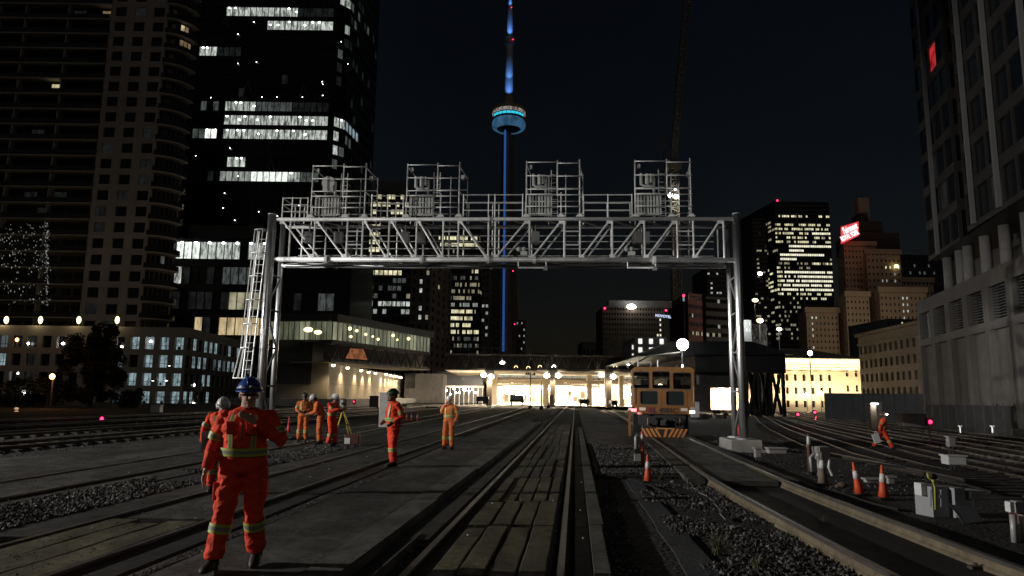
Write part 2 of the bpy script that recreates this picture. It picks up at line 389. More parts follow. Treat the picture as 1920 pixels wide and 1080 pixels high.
for Q,mm,ar in b.win:
    if ar<=0: continue
    u=Q[1]-Q[0]; n=V((u.y,-u.x,0)).normalized(); L_=u.length; H_=Q[3].z-Q[0].z; c=(Q[0]+Q[2])/2+n*.05; un=u.normalized()
    s.box(c,(.07,.05,H_),M_dsteel,un,n); s.box(c+V((0,0,-H_*.18))+n*.003,(L_,.05,.07),M_dsteel,un,n)
    if rr.random()<.4: s.box(c+V((0,0,-H_*.36))+un*rr.uniform(-.3,.3)*L_-n*.02,(L_*rr.uniform(.2,.4),.04,H_*.22),M_black,un,n)
b.part(s,'window_bars',kind='stuff'); b.finish()
for i,x in enumerate((12,76,148,220)):
    P=at(x,600,Yg+.6); o=T('roof_lamp','yellow oval lamp on the garage roof edge, %s'%('leftmost of the four','second from the left','third from the left','rightmost of the four, above the tree')[i],'lamp',(P.x,P.y,zg),'oval lamps along the garage roof')
    s=MB(); s.tube([(P.x,P.y,zg),(P.x,P.y,P.z-.3)],.06,M_dsteel); s.build('lamp_post',o)
    s=MB(); s.ball(P,(.33,.33,.62),L_y,10,8); s.build('lamp_globe',o,True)
    light('POINT',P+V((0,-.9,0)),160,(1,.8,.4),.3)
# ---- concrete station block with lit flank
SW=mat('station_concrete',(.42,.38,.31),.8,noise_s=.8,noise_a=.14)
w0=X(497,700,100);w1=X(616,700,100);w2=X(757,700,172)
zs=Z(600,627,100); zsof=Z(640,680,100)
b=Bld('concrete_station_wing','windowless concrete station wing with a lit flank wall beside the tracks','building',((w0+w1)/2,100,0),wall=SW)
b.quadwall((w0,103),(w1,100),0,zs); b.quadwall((w1,100),(w2,172),0,zsof); b.quadwall((w1,100),(w1-8,160),zsof,zs); b.quadwall((w2,172),(w2-20,172),0,zsof); b.quadwall((w0,160),(w0,103),0,zs)
b.roof([(w0,103),(w1,100),(w1-8,160),(w0,160)],zs)
s=MB(); s.bb(X(520,650,101),X(588,650,101),100.9,101.6,Z(550,720,100),zs-.3,mat('dark_louvre')); b.part(s,'louvre_panel')
for k in range(1,5):
    t=k/5; s=MB()
b.finish()
# horizontal and vertical joints on flank wall
s=MB(); d=V((w2-w1,72,0)).normalized(); n=V((d.y,-d.x,0))
for k in range(1,12):
    P=V((w1,100,0))+d*6.4*k; s.box(P+V((0,0,zsof/2))+n*.004,(.05,.02,zsof-.1),M_concD,d,n)
s.box(V((w1,100,0))+d*36+V((0,0,3.1))+n*.004,(70,.02,.06),M_concD,d,n); s.build('joint_lines',b.o,kind='stuff')
# wall washer lamps under the soffit
lampx=[(625,685),(652,690),(677,695),(691,698),(704,700),(724,702),(732,704),(738,705),(743,706),(748,707),(752,708)]
for i,(x,y) in enumerate(lampx):
    r=ray(x,y)
    # intersect wall plane offset 1.1m
    A=V((w1,100,0))+n*1.0; t=((A-V((0,0,CH))).dot(n))/r.dot(n); P=V((0,0,CH))+r*t; P.z=min(P.z,zsof-.25)
    o=T('wall_washer_lamp','bright warm downlight under the bridge soffit, number %d from the left'%(i+1) if 0<i<10 else ('leftmost bright downlight under the bridge soffit' if i==0 else 'farthest bright downlight, at the right end of the lit wall'),'lamp',P,'downlights along the lit station wall')
    ss=MB(); ss.ball(P,(.28,.28,.2),L_warm,8,6); ss.build('lens',o,True)
    ss=MB(); ss.tube([P+V((0,0,.12)),P+V((0,0,.5))],.2,M_dsteel,8); ss.build('housing',o)
    light('SPOT',P+V((0,0,-.25)),800 if i<5 else 1000,(1,.74,.42),.1,spot=2.1,blend=.8,tgt=P+V((0,0,-4))-n*1.0)
# platform edge in front of wall
s=MB(); pA=G(470,762,0);
s.poly([(w1+3,96,1.0),(w2+4,172,1.0),(w2-1,172,1.0),(w1-2,96,1.0)],M_conc); s.poly([(w1+3,96,0),(w2+4,172,0),(w2+4,172,1.0),(w1+3,96,1.0)],M_conc)
s.poly([(w0-4,96,0),(w1+3,96,0),(w1+3,96,1.0),(w0-4,96,1.0)],M_conc); s.poly([(w0-4,96,1.0),(w1+3,96,1.0),(w1,100.2,1.0),(w0-4,103.4,1.0)],M_conc)
tag(s.build('station_platform'),'low concrete platform running along the lit station wall','platform')
# ---- glazed link above, from wing to bridge
DT=mat('dark_brown_steel',(.045,.038,.032),.6,noise_s=.8)
L0=V((X(500,620,99),99.3,0)); L1=V((X(622,640,98),98,0)); L2=V((X(806,640,124),124,0)); L3=V((X(836,680,126),126,0))
zg0=Z(630,637,98); zg1=Z(630,603,98); zr=Z(630,589,98); ztb=Z(630,678,98)
o=T('glazed_walkway','glazed walkway with glowing green white glass over a dark steel truss, left of the bridge','walkway',((L1+L2)/2))
def slab(mb,P,Q,z0,z1,wd,m,over=0):
    d=(Q-P).normalized(); n=V((d.y,-d.x,0)); c=(P+Q)/2-n*(wd/2-over)
    mb.box((c.x,c.y,(z0+z1)/2),((Q-P).length,wd,z1-z0),m,d,n)
s=MB(); slab(s,L1,L2,zg1,zr,6,mat('dark_roof',(.05,.05,.05),.6,noise_s=.5),.8); slab(s,L0,L1-V((.05,0,0)),zg1+.02,zr-.05,6,mat('dark_roof'),.8); s.build('roof',o)
s=MB(); slab(s,L1,L2,zg0-.25,zg0,6,DT,.3); s.build('floor_slab',o)
for (P,Q,nn) in ((L1,L2,12),(L0,L1,6)):
    d=(Q-P)/nn; nrm=V((d.y,-d.x,0)).normalized()
    for k in range(nn):
        g=MB(); A=P+d*k;B=P+d*(k+1); g.poly([(A.x,A.y,zg0),(B.x,B.y,zg0),(B.x,B.y,zg1),(A.x,A.y,zg1)],'HG' if k%3 else 'HG2'); g.build('glass_pane',o)
    mm=MB()
    for k in range(nn*2+1):
        A=P+d*k/2+nrm*.05; mm.box((A.x,A.y,(zg0+zg1)/2),(.07,.09,zg1-zg0-.01),M_dsteel,d.normalized(),nrm)
    mm.build('mullion',o)
s=MB(); slab(s,L1,L2,zg0-.55,zg0-.26,.3,DT); slab(s,L1,L2,ztb,ztb+.35,.3,DT); nn=9; d=(L2-L1)/nn
for k in range(nn):
    A=L1+d*k;B=L1+d*(k+1); zt_=zg0-.5
    s.tube([(A.x,A.y,ztb+.2),((A+B).x/2,(A+B).y/2,zt_)],.13,DT,6); s.tube([((A+B).x/2,(A+B).y/2,zt_),(B.x,B.y,ztb+.2)],.13,DT,6); s.tube([((A+B).x/2,(A+B).y/2,zt_),((A+B).x/2,(A+B).y/2,ztb+.2)],.1,DT,6)
s.build('truss',o)
s=MB(); slab(s,L1,L2,ztb+.36,zg0-.56,.06,mat('dark_infill',(.05,.04,.035),.7),-1.2); s.build('back_panel',o)
s=MB(); A=L1+d*.2;
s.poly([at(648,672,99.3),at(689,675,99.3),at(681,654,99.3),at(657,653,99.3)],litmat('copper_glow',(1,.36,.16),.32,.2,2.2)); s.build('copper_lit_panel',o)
s=MB(); slab(s,L1,L2,ztb-.1,ztb-.01,7,SW,.2); s.build('soffit',o)
rr=random.Random(9); s=MB()
for (x,y,r_) in [(656,616,.26),(669,620,.22),(686,627,.2),(658,631,.2),(699,631,.16),(709,636,.2),(737,629,.24),(745,637,.16),(766,635,.27),(577,617,.0),(578,618,.5),(596,623,.42)]:
    if r_:
        if x>622: A_,B_=L1,L2
        else: A_,B_=L0,L1
        d_=(B_-A_).normalized(); n_=V((d_.y,-d_.x,0)); rq=ray(x,y); A_=A_+n_*.2; Pq=V((0,0,CH))+rq*(((A_-V((0,0,CH))).dot(n_))/rq.dot(n_))
        s.ball(Pq,(r_*1.3 if x<620 else r_,.1,r_*.7 if x<620 else r_),L_y,8,6)
s.build('pendant_lamps',o,kind='stuff')
# ---- pedestrian / rail bridge truss across the view
Yb=126.; bx0=X(834,680,Yb); bx1=X(1330,680,Yb)
zB0=Z(950,694,Yb); zB1=Z(950,664,Yb)
o=T('truss_bridge','long dark steel truss bridge crossing over the tracks before the bright station','bridge',((bx0+bx1)/2,Yb,0))
s=MB(); s.bb(bx0,bx1,Yb,Yb+7,zB0,zB0+.35,DT); s.bb(bx0,bx1,Yb-.1,Yb+7,zB1-.3,zB1,mat('bridge_top_edge',(.12,.10,.08),.7,noise_s=1)); s.build('deck',o)
s=MB(); s.bb(bx0,bx1,Yb+1.5,Yb+1.6,zB0+.36,zB1-.31,mat('dark_infill')); s.build('back_panel',o)
s=MB(); nn=26; w=(bx1-bx0)/nn
for k in range(nn):
    a=bx0+w*k; s.tube([(a,Yb+.2,zB0+.3),(a+w/2,Yb+.2,zB1-.25)],.09,DT,6); s.tube([(a+w/2,Yb+.2,zB1-.25),(a+w,Yb+.2,zB0+.3)],.09,DT,6); s.bb(a-.06,a+.06,Yb+.1,Yb+.3,zB0+.36,zB1-.31,DT)
s.build('truss',o)
s=MB(); s.bb(bx0,bx1,Yb+.1,Yb+34,zB0-.12,zB0-.02,mat('cream_soffit',(.5,.43,.33),.7)); s.build('soffit',o)
s=MB()
for k in range(12): 
    a=X(835+12*k*1.2,664,Yb); s.bb(a-.03,a+.03,Yb+.1,Yb+.2,zB1,zB1+1.1,M_dsteel)
s.bb(bx0,bx0+11,Yb+.12,Yb+.18,zB1+1.0,zB1+1.06,M_dsteel); s.build('railing',o)
for x in (917,1036,1142,1268):
    P=at(x,760,Yb); s=MB(); s.bb(P.x-.45,P.x+.45,Yb-.1,Yb+.8,0,zB0-.13,DT); s.bb(P.x-.8,P.x+.8,Yb-.3,Yb+1,zB0-.9,zB0-.14,DT); s.build('column',o)
for (x,y) in [(967,688),(990,689),(1012,687),(1038,687),(1153,687)]:
    s=MB(); P=at(x,y,Yb-.12); s.tube([P+V((-.28,0,-.18)),P+V((-.12,0,.16)),P+V((.2,0,.16)),P+V((.36,0,-.12))],.045,L_y if x!=1038 else L_w,5); s.build('arched_light',o)
for i,(x,y,pw) in enumerate([(907,703,1),(921,706,1),(1025,704,1),(1047,704,1),(1128,703,.8),(1150,706,.8)]):
    P=at(x,y,Yb-.5); oo=T('bridge_lamp',['bright warm lamp left of the first bridge column','bright warm lamp right of the first bridge column','bright warm lamp left of the middle bridge column','bright warm lamp right of the middle bridge column','warm lamp left of the right bridge column','warm lamp right of the right bridge column'][i],'lamp',P,'lamps on the bridge columns')
    s=MB(); s.ball(P,(.5,.3,.42),L_station,10,7); s.build('lens',oo,True); s=MB(); s.tube([P+V((0,.1,.1)),P+V((0,.55,.3))],.06,M_dsteel); s.build('bracket',oo)
    light('SPOT',P+V((0,-.3,-.45)),2600*pw,(1,.74,.45),.3,spot=2.5,blend=.4,tgt=P+V((0,.3,-5)))
# ---- train shed beyond
CR=mat('cream_painted_steel',(.62,.55,.42),.6,noise_s=.6,noise_a=.15)
Ys=150.; s0=X(905,720,Ys); s1=X(1345,720,Ys)
_s=None
o=T('train_shed','brightly lit cream station train shed under and beyond the bridge','train shed',((s0+s1)/2,Ys,0))
zc=Z(1000,697,Ys)
s=MB(); s.bb(s0,s1,Ys,Ys+60,zc,zc+.4,mat('shed_roof',(.2,.19,.18),.8)); s.build('roof',o)
zw=Z(1000,708,Ys)
npan=34
for k in range(npan):
    a=s0+(s1-s0)*k/npan; c=s0+(s1-s0)*(k+1)/npan; s=MB(); s.poly([(a+.06,Ys+.1,zw),(c-.06,Ys+.1,zw),(c-.06,Ys+.1,zc-.05),(a+.06,Ys+.1,zc-.05)],'HG' if False else litmat('frosted_pane',(.95,.95,.75),.42,.55,.6)); s.build('glass_pane',o)
s=MB()
for k in range(npan+1): a=s0+(s1-s0)*k/npan; s.bb(a-.05,a+.05,Ys,Ys+.12,zw,zc,M_dsteel)
s.bb(s0,s1,Ys-.03,Ys+.15,zw-.2,zw-.01,M_dsteel); s.build('mullion',o)
zd=Z(1000,711,Ys-3)
for q_ in range(7): light('POINT',at(945+q_*30,733,Ys+4+9*(q_%2)),1500,(1,.84,.6),.6)
s=MB(); s.bb(s0,s1,Ys+1,Ys+57.9,zd,zd+.25,mat('shade_ceiling',(.07,.055,.045),.9,noise_s=.7)); s.build('roof_void_shade',o)  # dark brown sheet standing in for the shade of the roof void
for j in range(5):
    s=MB(); s.bb(s0,s1,Ys+3+j*10,Ys+3.4+j*10,zd-.45,zd-.003,mat('shade_ceiling')); s.build('ceiling_beam',o)
# arched lattice girder with diamond openings
za,zb_=Z(1030,711,Ys-4),Z(1030,722,Ys-4)
s=MB(); A0=X(925,715,Ys-4);A1=X(1125,715,Ys-4); nn=40
def archz(t): return -.9*(abs(t-.5)*2)**2*.55
for k in range(nn):
    t0,t1=k/nn,(k+1)/nn; a=A0+(A1-A0)*t0;c=A0+(A1-A0)*t1; dz0,dz1=archz(t0),archz(t1)
    for (q0,q1) in ((za-.35,za),(zb_,zb_+.3)):
        s.mesh([(a,Ys-4,q0+dz0),(c,Ys-4,q0+dz1),(c,Ys-4,q1+dz1),(a,Ys-4,q1+dz0),(a,Ys-3.7,q0+dz0),(c,Ys-3.7,q0+dz1),(c,Ys-3.7,q1+dz1),(a,Ys-3.7,q1+dz0)],[(0,1,2,3),(7,6,5,4),(3,2,6,7),(0,4,5,1)],CR)
    s.tube([(a,Ys-3.85,zb_+.28+dz0),(c,Ys-3.85,za-.3+dz1)],.08,CR,5); s.tube([(a,Ys-3.85,za-.3+dz0),(c,Ys-3.85,zb_+.28+dz1)],.08,CR,5)
s.build('lattice_girder',o)
for x,wd in ((925,1.5),(1023,1.1),(1105,1.0),(1138,.9),(1165,.9),(1255,.9),(1345,1.0)):
    a=X(x,740,Ys-4); s=MB(); s.bb(a-wd/2,a+wd/2,Ys-4.4,Ys-3.4,0,zc-.01,CR); s.bb(a-wd/2-.2,a+wd/2+.2,Ys-4.6,Ys-3.2,0,.5,CR); s.build('column',o)
for j in range(3):
    for x in (960,1060,1180,1300):
        a=X(x,740,Ys+12*j+8); s=MB(); s.bb(a-.25,a+.25,Ys+12*j+8,Ys+12*j+8.5,0,zc-.01,CR); s.build('column',o)
s=MB(); s.bb(s0,s1,Ys+26,Ys+26.4,0,zc-.01,mat('inner_wall_cream',(.55,.47,.36),.8,noise_s=.5,noise_a=.5)); s.bb(s1+.01,s1+.3,Ys,Ys+58,0,zc,mat('spill_block_wall')); 
s.build('back_wall',o)  # includes an end wall added at the right to block light spill
s=MB(); s.bb(s0+3,s1,Ys-12,Ys+57.9,.02,.10,mat('platform_floor',(.55,.5,.42),.6,noise_s=.4)); s.build('platform_floor',o)
for q_ in range(11):
    P=at(925+q_*37,736,Ys+19); light('SPOT',P,7000,(1,.86,.64),.6,spot=2.8,blend=.5,tgt=P+V((0,5,-1.2)))
for q_ in range(24):
    P=at(930+q_*17,745,Ys+25.7); s=MB(); w_=(.5,.9,1.4,.7)[q_%4]; s.box((P.x,P.y,1.1+.3*(q_%3)),(w_,.3,2.2+.6*(q_%3)),mat('shed_kiosk',(.16,.12,.09),.7,noise_s=1)); s.build('kiosk',o)
rr=random.Random(11)
for k in range(95):
    x=rr.uniform(935,1135) if k<34 else rr.uniform(1150,1345); D=rr.uniform(Ys-2,Ys+40); P=at(x,rr.uniform(726,745),D); P.z=min(P.z,zd-.8)
    s=MB(); s.ball(P,rr.choice((.18,.25,.35,.5,.75)),L_station,8,6); s.build('globe_lamp',o,True)
for k in range(9):
    P=at(940+k*25,732,Ys+2+10*(k%3)); light('SPOT',P,34000,(1,.82,.56),.8,spot=2.5,blend=.35,tgt=P+V((0,-1.5,-5)))
for P in (at(1180,730,Ys+4),at(1330,728,Ys+6),at(1280,730,Ys+20)): light('SPOT',P,18000,(1,.78,.52),.8,spot=2.5,blend=.35,tgt=P+V((0,-1.5,-5)))
for (x,y,w_,h_) in [(985,745,5,14),(1000,748,7,12),(1068,742,6,16),(1078,748,8,10),(1092,740,9,14),(950,745,8,16)]:
    P=at(x,y,Ys+rr.uniform(2,12)); s=MB(); s.box(P,(w_*.11,.8,h_*.11),mat('shed_kiosk',(.16,.12,.09),.7,noise_s=1)); s.build('kiosk',o)
# small canopy platform at left of the shed (white posts)
o=T('platform_canopy','small bright canopy with thin white posts left of the bridge columns','canopy',at(865,745,128))
a=X(835,740,140);c=X(905,740,140); s=MB(); s.bb(a,c,140,146,Z(860,726,140),Z(860,723,140),M_white); s.build('roof',o)
for k in range(9): q=a+(c-a)*k/8; s=MB(); s.bb(q-.06,q+.06,140,140.12,0,Z(860,726,140),M_white); s.build('post',o)
s=MB()
for k in range(10): s.ball(at(838+k*6+rr.uniform(-2,2),rr.uniform(729,740),139.7),rr.uniform(.12,.3),L_station if k%3 else L_w,6,5)
s.build('lamps',o,kind='stuff'); light('POINT',at(860,735,142),2500,(1,.85,.7),.5); light('POINT',at(887,733,134),2500,(1,.7,.4),.5)
s=MB(); s.bb(X(758,700,165),X(830,700,165),166,180,0,Z(790,700,165),M_concD); s.bb(X(760,700,165),X(778,700,165),165.8,165.95,Z(768,728,165),Z(768,700,165),MT['G']); tag(s.build('annex_building'),'small pale concrete annex past the far end of the lit wall','building')
light('POINT',at(805,738,158),90,(1,.85,.8),.4)
s=MB(); s.bb(X(812,700,175),X(905,700,175),176,190,0,Z(860,697,175),mat('dark_block',(.05,.05,.055),.8,noise_s=.3)); 
o=s.build('dark_annex'); tag(o,'dark low building behind the white post canopy','building')
for (x,y,w_,h_,k) in [(818,720,1.6,1.4,'W0'),(838,718,1.2,.5,'WD'),(868,710,.5,.5,'W1'),(891,707,.3,.3,'WD'),(853,709,.3,.3,'WD')]:
    s=MB(); P=at(x,y,175.8); s.box(P,(w_,.1,h_),MT[k]); s.build('window',o)
# ---- tall observation tower
CT=mat('tower_concrete',(.20,.15,.12),.85,noise_s=.05,noise_a=.15)
D=880.; c=at(950,240,D); cx=X(950,400,D); O=V((cx,D,0)); k=D/FX
o=T('observation_tower','very tall slender concrete tower with a round pod glowing blue and cyan','tower',O)
s=MB(); rings=[]
for z,r in [(0,27),(30,24),(60,20.5),(110,16.5),(170,13),(240,10),(300,8.2),(335,7.6)]:
    rg=[]
    for j in range(18):
        a=2*PI*j/18; lob=.55+.45*abs(math.cos(1.5*(a+PI/2)))**.8; rg.append(O+V((math.cos(a)*r*lob,math.sin(a)*r*lob,z)))
    rings.append(rg)
s.rings(rings,CT); s.build('shaft',o)
def zt(y): return Z(950,y,D)
s=MB()
for i in range(44):
    za_=zt(661)+(zt(249)-zt(661))*i/44; zb2=za_+(zt(249)-zt(661))/44-.5
    xm=lambda z:X(943.5+ (z-60)/(335-60)*3.5,(661-(z-60)/(zt(249)-60)*412),D-24+ (z/335)*13)
    s.bb(xm(za_)-1.35,xm(za_)+1.35,D-26+(za_/335)*15,D-24+(za_/335)*15,za_,zb2,L_blue)
s.build('led_strip',o)
xp=X(954,230,D); Op=V((xp,D,0))
def ringpart(prof,m,name,n=40):
    s=MB(); s.lathe(Op,prof,m,n); return s.build(name,o,True)
blu=litmat('pod_blue',(.09,.27,.5),.45,.3,.12,.5,(.35,.65)); dk=mat('pod_dark',(.05,.045,.04),.5)  # radome emission imitates the LED light falling on its fabric
R_=lambda p:p*k
zz=lambda y:zt(y)
T0=[(R_(24),zz(243)),(R_(28),zz(243)),(R_(31.5),zz(240.5)),(R_(33),zz(236)),(R_(32.6),zz(231)),(R_(30.5),zz(227)),(R_(27),zz(225))]
s=MB(); n=40; rg=[]
for r,z in T0: rg.append([Op+V((math.cos(2*PI*j/n)*r,math.sin(2*PI*j/n)*r,z)) for j in range(n)])
s.rings(rg,blu,False); s.build('radome',o,True)
ringpart([(R_(5),zz(245)),(R_(14),zz(242)),(R_(23.9),zz(242)),(R_(24.5),zz(241))],dk,'pod_underside')
ringpart([(R_(28),zz(226)),(R_(30.5),zz(224)),(R_(30.5),zz(216.5)),(R_(29),zz(216))],mat('pod_blue_dark',(.02,.03,.05),.5),'lower_deck')
for q in range(9):
    a0_=PI*(1.12+q*.085);a1_=a0_+PI*.077; s=MB(); P=[]
    for t in range(5):
        a=a0_+(a1_-a0_)*t/4; P.append((Op+V((math.cos(a)*R_(31),math.sin(a)*R_(31),0))))
    for t in range(4): s.poly([P[t]+V((0,0,zz(223))),P[t+1]+V((0,0,zz(223))),P[t+1]+V((0,0,zz(218.5))),P[t]+V((0,0,zz(218.5)))],L_cyan)
    s.build('led_panel',o)
ringpart([(R_(30),zz(216)),(R_(33),zz(215.0)),(R_(33),zz(213)),(R_(31),zz(210.5))],litmat('pod_windows',(1,.88,.8),.36,.05,.6,.3,(.42,.58)),'restaurant_windows')
ringpart([(R_(31),zz(210.4)),(R_(33.5),zz(208)),(R_(32),zz(205)),(R_(26),zz(203)),(R_(16),zz(198)),(R_(8),zz(192)),(R_(7),zz(170))],mat('pod_roof',(.05,.042,.035),.6,emit=(.5,.33,.15),es=.012),'pod_roof')  # faint warm glow put into the roof material
gm=mat('mast_concrete',(.42,.45,.5),.7)
xm_=X(955,130,D); Om=V((xm_,D,0))
s=MB(); s.lathe(Om,[(R_(8.2),zt(180)),(R_(7.6),zt(120)),(R_(6.6),zt(84))],gm,16); s.build('mast',o,True)
s=MB(); s.lathe(Om,[(R_(6.6),zt(85)),(R_(10),zt(82)),(R_(11.5),zt(78)),(R_(11.5),zt(75)),(R_(8),zt(70)),(R_(5),zt(69))],gm,20); s.build('sky_pod',o,True)
s=MB(); s.lathe(Om,[(R_(6),zt(69)),(R_(5.4),zt(18)),(R_(4.2),zt(14)),(R_(3.5),zt(-40))],gm,14); s.build('antenna',o,True)
s=MB()
for (x,y) in [(959,14),(962,74)]: s.ball(at(x,y,D-9),.7,L_red,6,5)
for (x,y) in [(914,510),(962,508),(913,609),(965,608)]: s.ball(at(x,y,D-26),.75,L_red,6,5)
s.build('aircraft_light',o)
for (z_,e,dd) in [(zt(178),15000,14),(zt(150),12000,14),(zt(66),12000,10),(zt(12),20000,9),(zt(-10),20000,9)]:
    light('SPOT',(xm_,D-dd*1.3,z_-6),e*1.3,(.14,.38,1),1.,spot=1.0,blend=.7,tgt=(xm_,D,z_+16))
# ---- other towers
def rect(cx,cy): return cx,cy
BW=mat('dark_granite',(.05,.045,.04),.5,noise_s=.3)
def simple(name,label,x0,x1,ytop,D,dep,cols,rows,wf,lit,p=.0,pm='Y2',wall=BW,yb=760,side=None,cap=90,dark='G',rec=.3,group=None,slope=0,scols=4):
    A=(X(x0,600,D),D);B=(X(x1,600,D),D+slope); z1=Z((x0+x1)/2,ytop,D); z0=0 if yb is None else max(0,Z(x0,yb,D))
    b=Bld(name,label,'building',((A[0]+B[0])/2,D,0),wall=wall,cap=cap,group=group)
    b.facade(A,B,z0,z1,cols,rows,wf,rec,lit=lit,p=p,pm=pm,dark=dark)
    if z0>0: b.quadwall(A,B,0,z0)
    if side=='R':
        C=(B[0]+side_dx(B,dep,D),D+slope+dep); b.facade(B,C,z0,z1,scols,rows,wf,rec,lit=lit,p=p*.6,pm=pm,dark=dark); 
        if z0>0: b.quadwall(B,C,0,z0)
    else: C=(B[0],D+slope+dep); b.quadwall(B,C,0,z1)
    if side=='L':
        E_=(A[0]-side_dx((-A[0],0),dep,D),D+dep); b.facade(E_,A,z0,z1,scols,rows,wf,rec,lit=lit,p=p*.6,pm=pm,dark=dark)
        if z0>0: b.quadwall(E_,A,0,z0)
    else: E_=(A[0],D+dep); b.quadwall(E_,A,0,z1)
    b.quadwall(C,E_,0,z1); b.roof([A,B,C,E_],z1); return b
def side_dx(B,dep,D): return dep*.13
# behind gantry left: residential tower with penthouse (x 665-765)
b=simple('office_slab','dark slab tower with a plain penthouse and warm lit rooms, behind the left signal cages',663,768,362,330,40,12,26,(.8,.6),
 [(678,358,768,385,'Y1',.5),(690,385,768,412,'Y1',.25),(690,425,712,470,'Y1',1),(668,505,765,515,'Y1',.35),(700,508,745,514,'Y1',.7),(668,520,765,560,'WD',.3),(668,560,765,576,'W1',.8),(668,576,765,598,'W2',.5)],p=.03,side='R',yb=740); 
s=MB(); A=X(700,350,330); C=X(762,350,330); s.bb(A,C,334,360,Z(730,362,330),Z(730,335,330),mat('penthouse_grey',(.10,.10,.10),.8)); b.part(s,'penthouse'); b.finish()
b=simple('brick_slab','narrow dark brick slab with three lit rooms, left of the yellow lit office block',768,806,470,250,34,3,16,(.4,.5),[(778,515,795,545,'W1',.7),(778,555,792,600,'W1',.6)],p=.02,wall=mat('dark_brick',(.10,.08,.07),.8,noise_s=.5),side='R',yb=740); b.finish()
b=simple('yellow_lit_office','rectangular office block with rows of yellow green lit floors, left of the slender tower','818' and 818,898,428,300,60,26,25,(.9,.55),
 [(824,440,898,470,'Y1',.75),(818,500,898,508,'Y1',.85),(818,509,898,516,'Y1',.85),(818,520,898,528,'WD',.4),(818,528,898,560,'Y2',.5),(818,560,898,572,'W2',.4),(818,575,885,612,'Y1',.85),(818,612,898,632,'Y1',.75),(818,632,898,650,'WD',.4)],p=.06,side='R',yb=745,cap=98); b.finish()
b=simple('narrow_dark_tower','narrow dark tower with a few white lights beside the yellow lit office',902,916,500,280,30,2,18,(.6,.4),[(902,510,914,700,'W2',.4)],yb=745); b.finish()
b=simple('distant_slab','low dark block right of the slender tower with tiny lights',968,985,600,520,30,4,12,(.5,.3),[(965,600,990,680,'W2',.25)],yb=745,wall=mat('dark_block')); b.finish()
# far low roofs on horizon
for (x0,x1,yt,D,lab) in [(1000,1035,662,600,'low far roof with a string of tiny white lights'),(1045,1090,668,560,'low far roof right of the string of tiny lights'),(1092,1135,641,420,'pale grey low block left of the brown hotel slab'),(1135,1160,652,400,'small grey block under the brown hotel slab')]:
    b=simple('low_block',lab,x0,x1,yt,D,30,6,2,(.5,.3),[(1000,655,1080,675,'W2',.5)],yb=720,wall=mat('grey_block',(.10,.10,.11),.8,noise_s=.3)); b.finish()
# brown hotel slab
HB=mat('hotel_brown_wall',(.13,.105,.075),.85,noise_s=.2)
D=300.
b=simple('brown_hotel_slab','wide brown slab with one column of yellow stair windows and a small blue white rooftop sign',1130,1246,575,D,24,22,13,(.55,.45),[(1233,597,1242,640,'YW',1)],wall=HB,dark='GH',yb=700)
z=Z(1183,575,D); s=MB(); P=at(1184,575,D-1); s.ball(P,(1.9,.5,1.1),L_w,10,7); b.part(s,'roof_floodlight'); s=MB(); s.bb(P.x-9,P.x+18,D+3,D+9,z,z+3,M_concD); b.part(s,'roof_plant'); light('POINT',P+V((3,-3,2)),700,(1,1,1),.6)
s=MB()
for x,y in ((1134,578),(1183,579),(1249,582)): s.ball(at(x,y,D-.5),.45,L_red,6,5)
b.part(s,'aircraft_light')
def text(body,P,size,m,rot,parent,name,ext=.03,bold=0,shear=0,sy=1.):
    cu=bpy.data.curves.new(name,'FONT'); cu.body=body; cu.size=size; cu.extrude=ext; cu.align_x='CENTER'; cu.align_y='CENTER'; cu.offset=bold; cu.shear=shear
    cu.materials.append(m); t=bpy.data.objects.new(name,cu); S.collection.objects.link(t)
    bpy.context.view_layer.update(); me=bpy.data.meshes.new_from_object(t.evaluated_get(bpy.context.evaluated_depsgraph_get())); bpy.data.objects.remove(t)
    t=bpy.data.objects.new(name,me); S.collection.objects.link(t)
    t.parent=parent; t.location=V(P)-parent_loc(parent); t.rotation_euler=rot; t.scale=(1,sy,1); return t
P=at(1243.5,593,D-.6); text('NOVOTEL',P,1.45,lampmat('sign_blue_white',(.6,.7,1),1.0),(PI/2,.1,0),b.o,'sign_lettering',bold=.06); b.finish()
D=170.
b=simple('white_lit_house','small white building with two rows of brightly lit square windows above the rail vehicle',1190,1250,632,D,20,3,2,(.38,.62),[(1180,630,1260,680,'P1',1)],wall=mat('pale_render',(.3,.32,.36),.8),yb=664,rec=.15); b.finish()
b=simple('white_lit_annex','small lit annex left of the white building',1183,1190,643,D+2,10,1,2,(.6,.5),[(1180,640,1192,680,'P1',1)],wall=mat('pale_render'),yb=675,rec=.1); b.finish()
# pink block + grey block behind crane mast
PK=mat('pink_brick_wall',(.30,.13,.12),.85,noise_s=.3)
D=330.; b=simple('pink_office','pinkish brick office block with dark window bands beside the crane mast',1291,1324,549,D,40,8,9,(.93,.42),[(1298,624,1322,631,'Y2',.8),(1298,560,1322,620,'W2',.1)],wall=PK,slope=6,yb=700); b.finish()
b=simple('grey_office','grey office block with dark window bands right of the pinkish one',1324,1372,556,D+8,40,8,9,(.95,.42),[(1325,622,1350,640,'Y2',.6),(1325,560,1372,620,'W2',.06)],wall=mat('grey_block'),yb=700,slope=4); b.finish()
s=MB(); P=at(1282,554,325); o=T('rooftop_beacon','red lamp over a pale blue lit panel beside the crane mast','lamp',P); s.ball(P,.6,L_red,8,6); s.build('beacon',o); s=MB(); s.box(P+V((0,0,-1.7)),(.8,.3,1.9),MT['C1']); s.build('panel',o); s=MB(); s.tube([P+V((0,.4,-40)),P+V((0,.4,-.3))],.3,M_dsteel); s.build('pole',o)
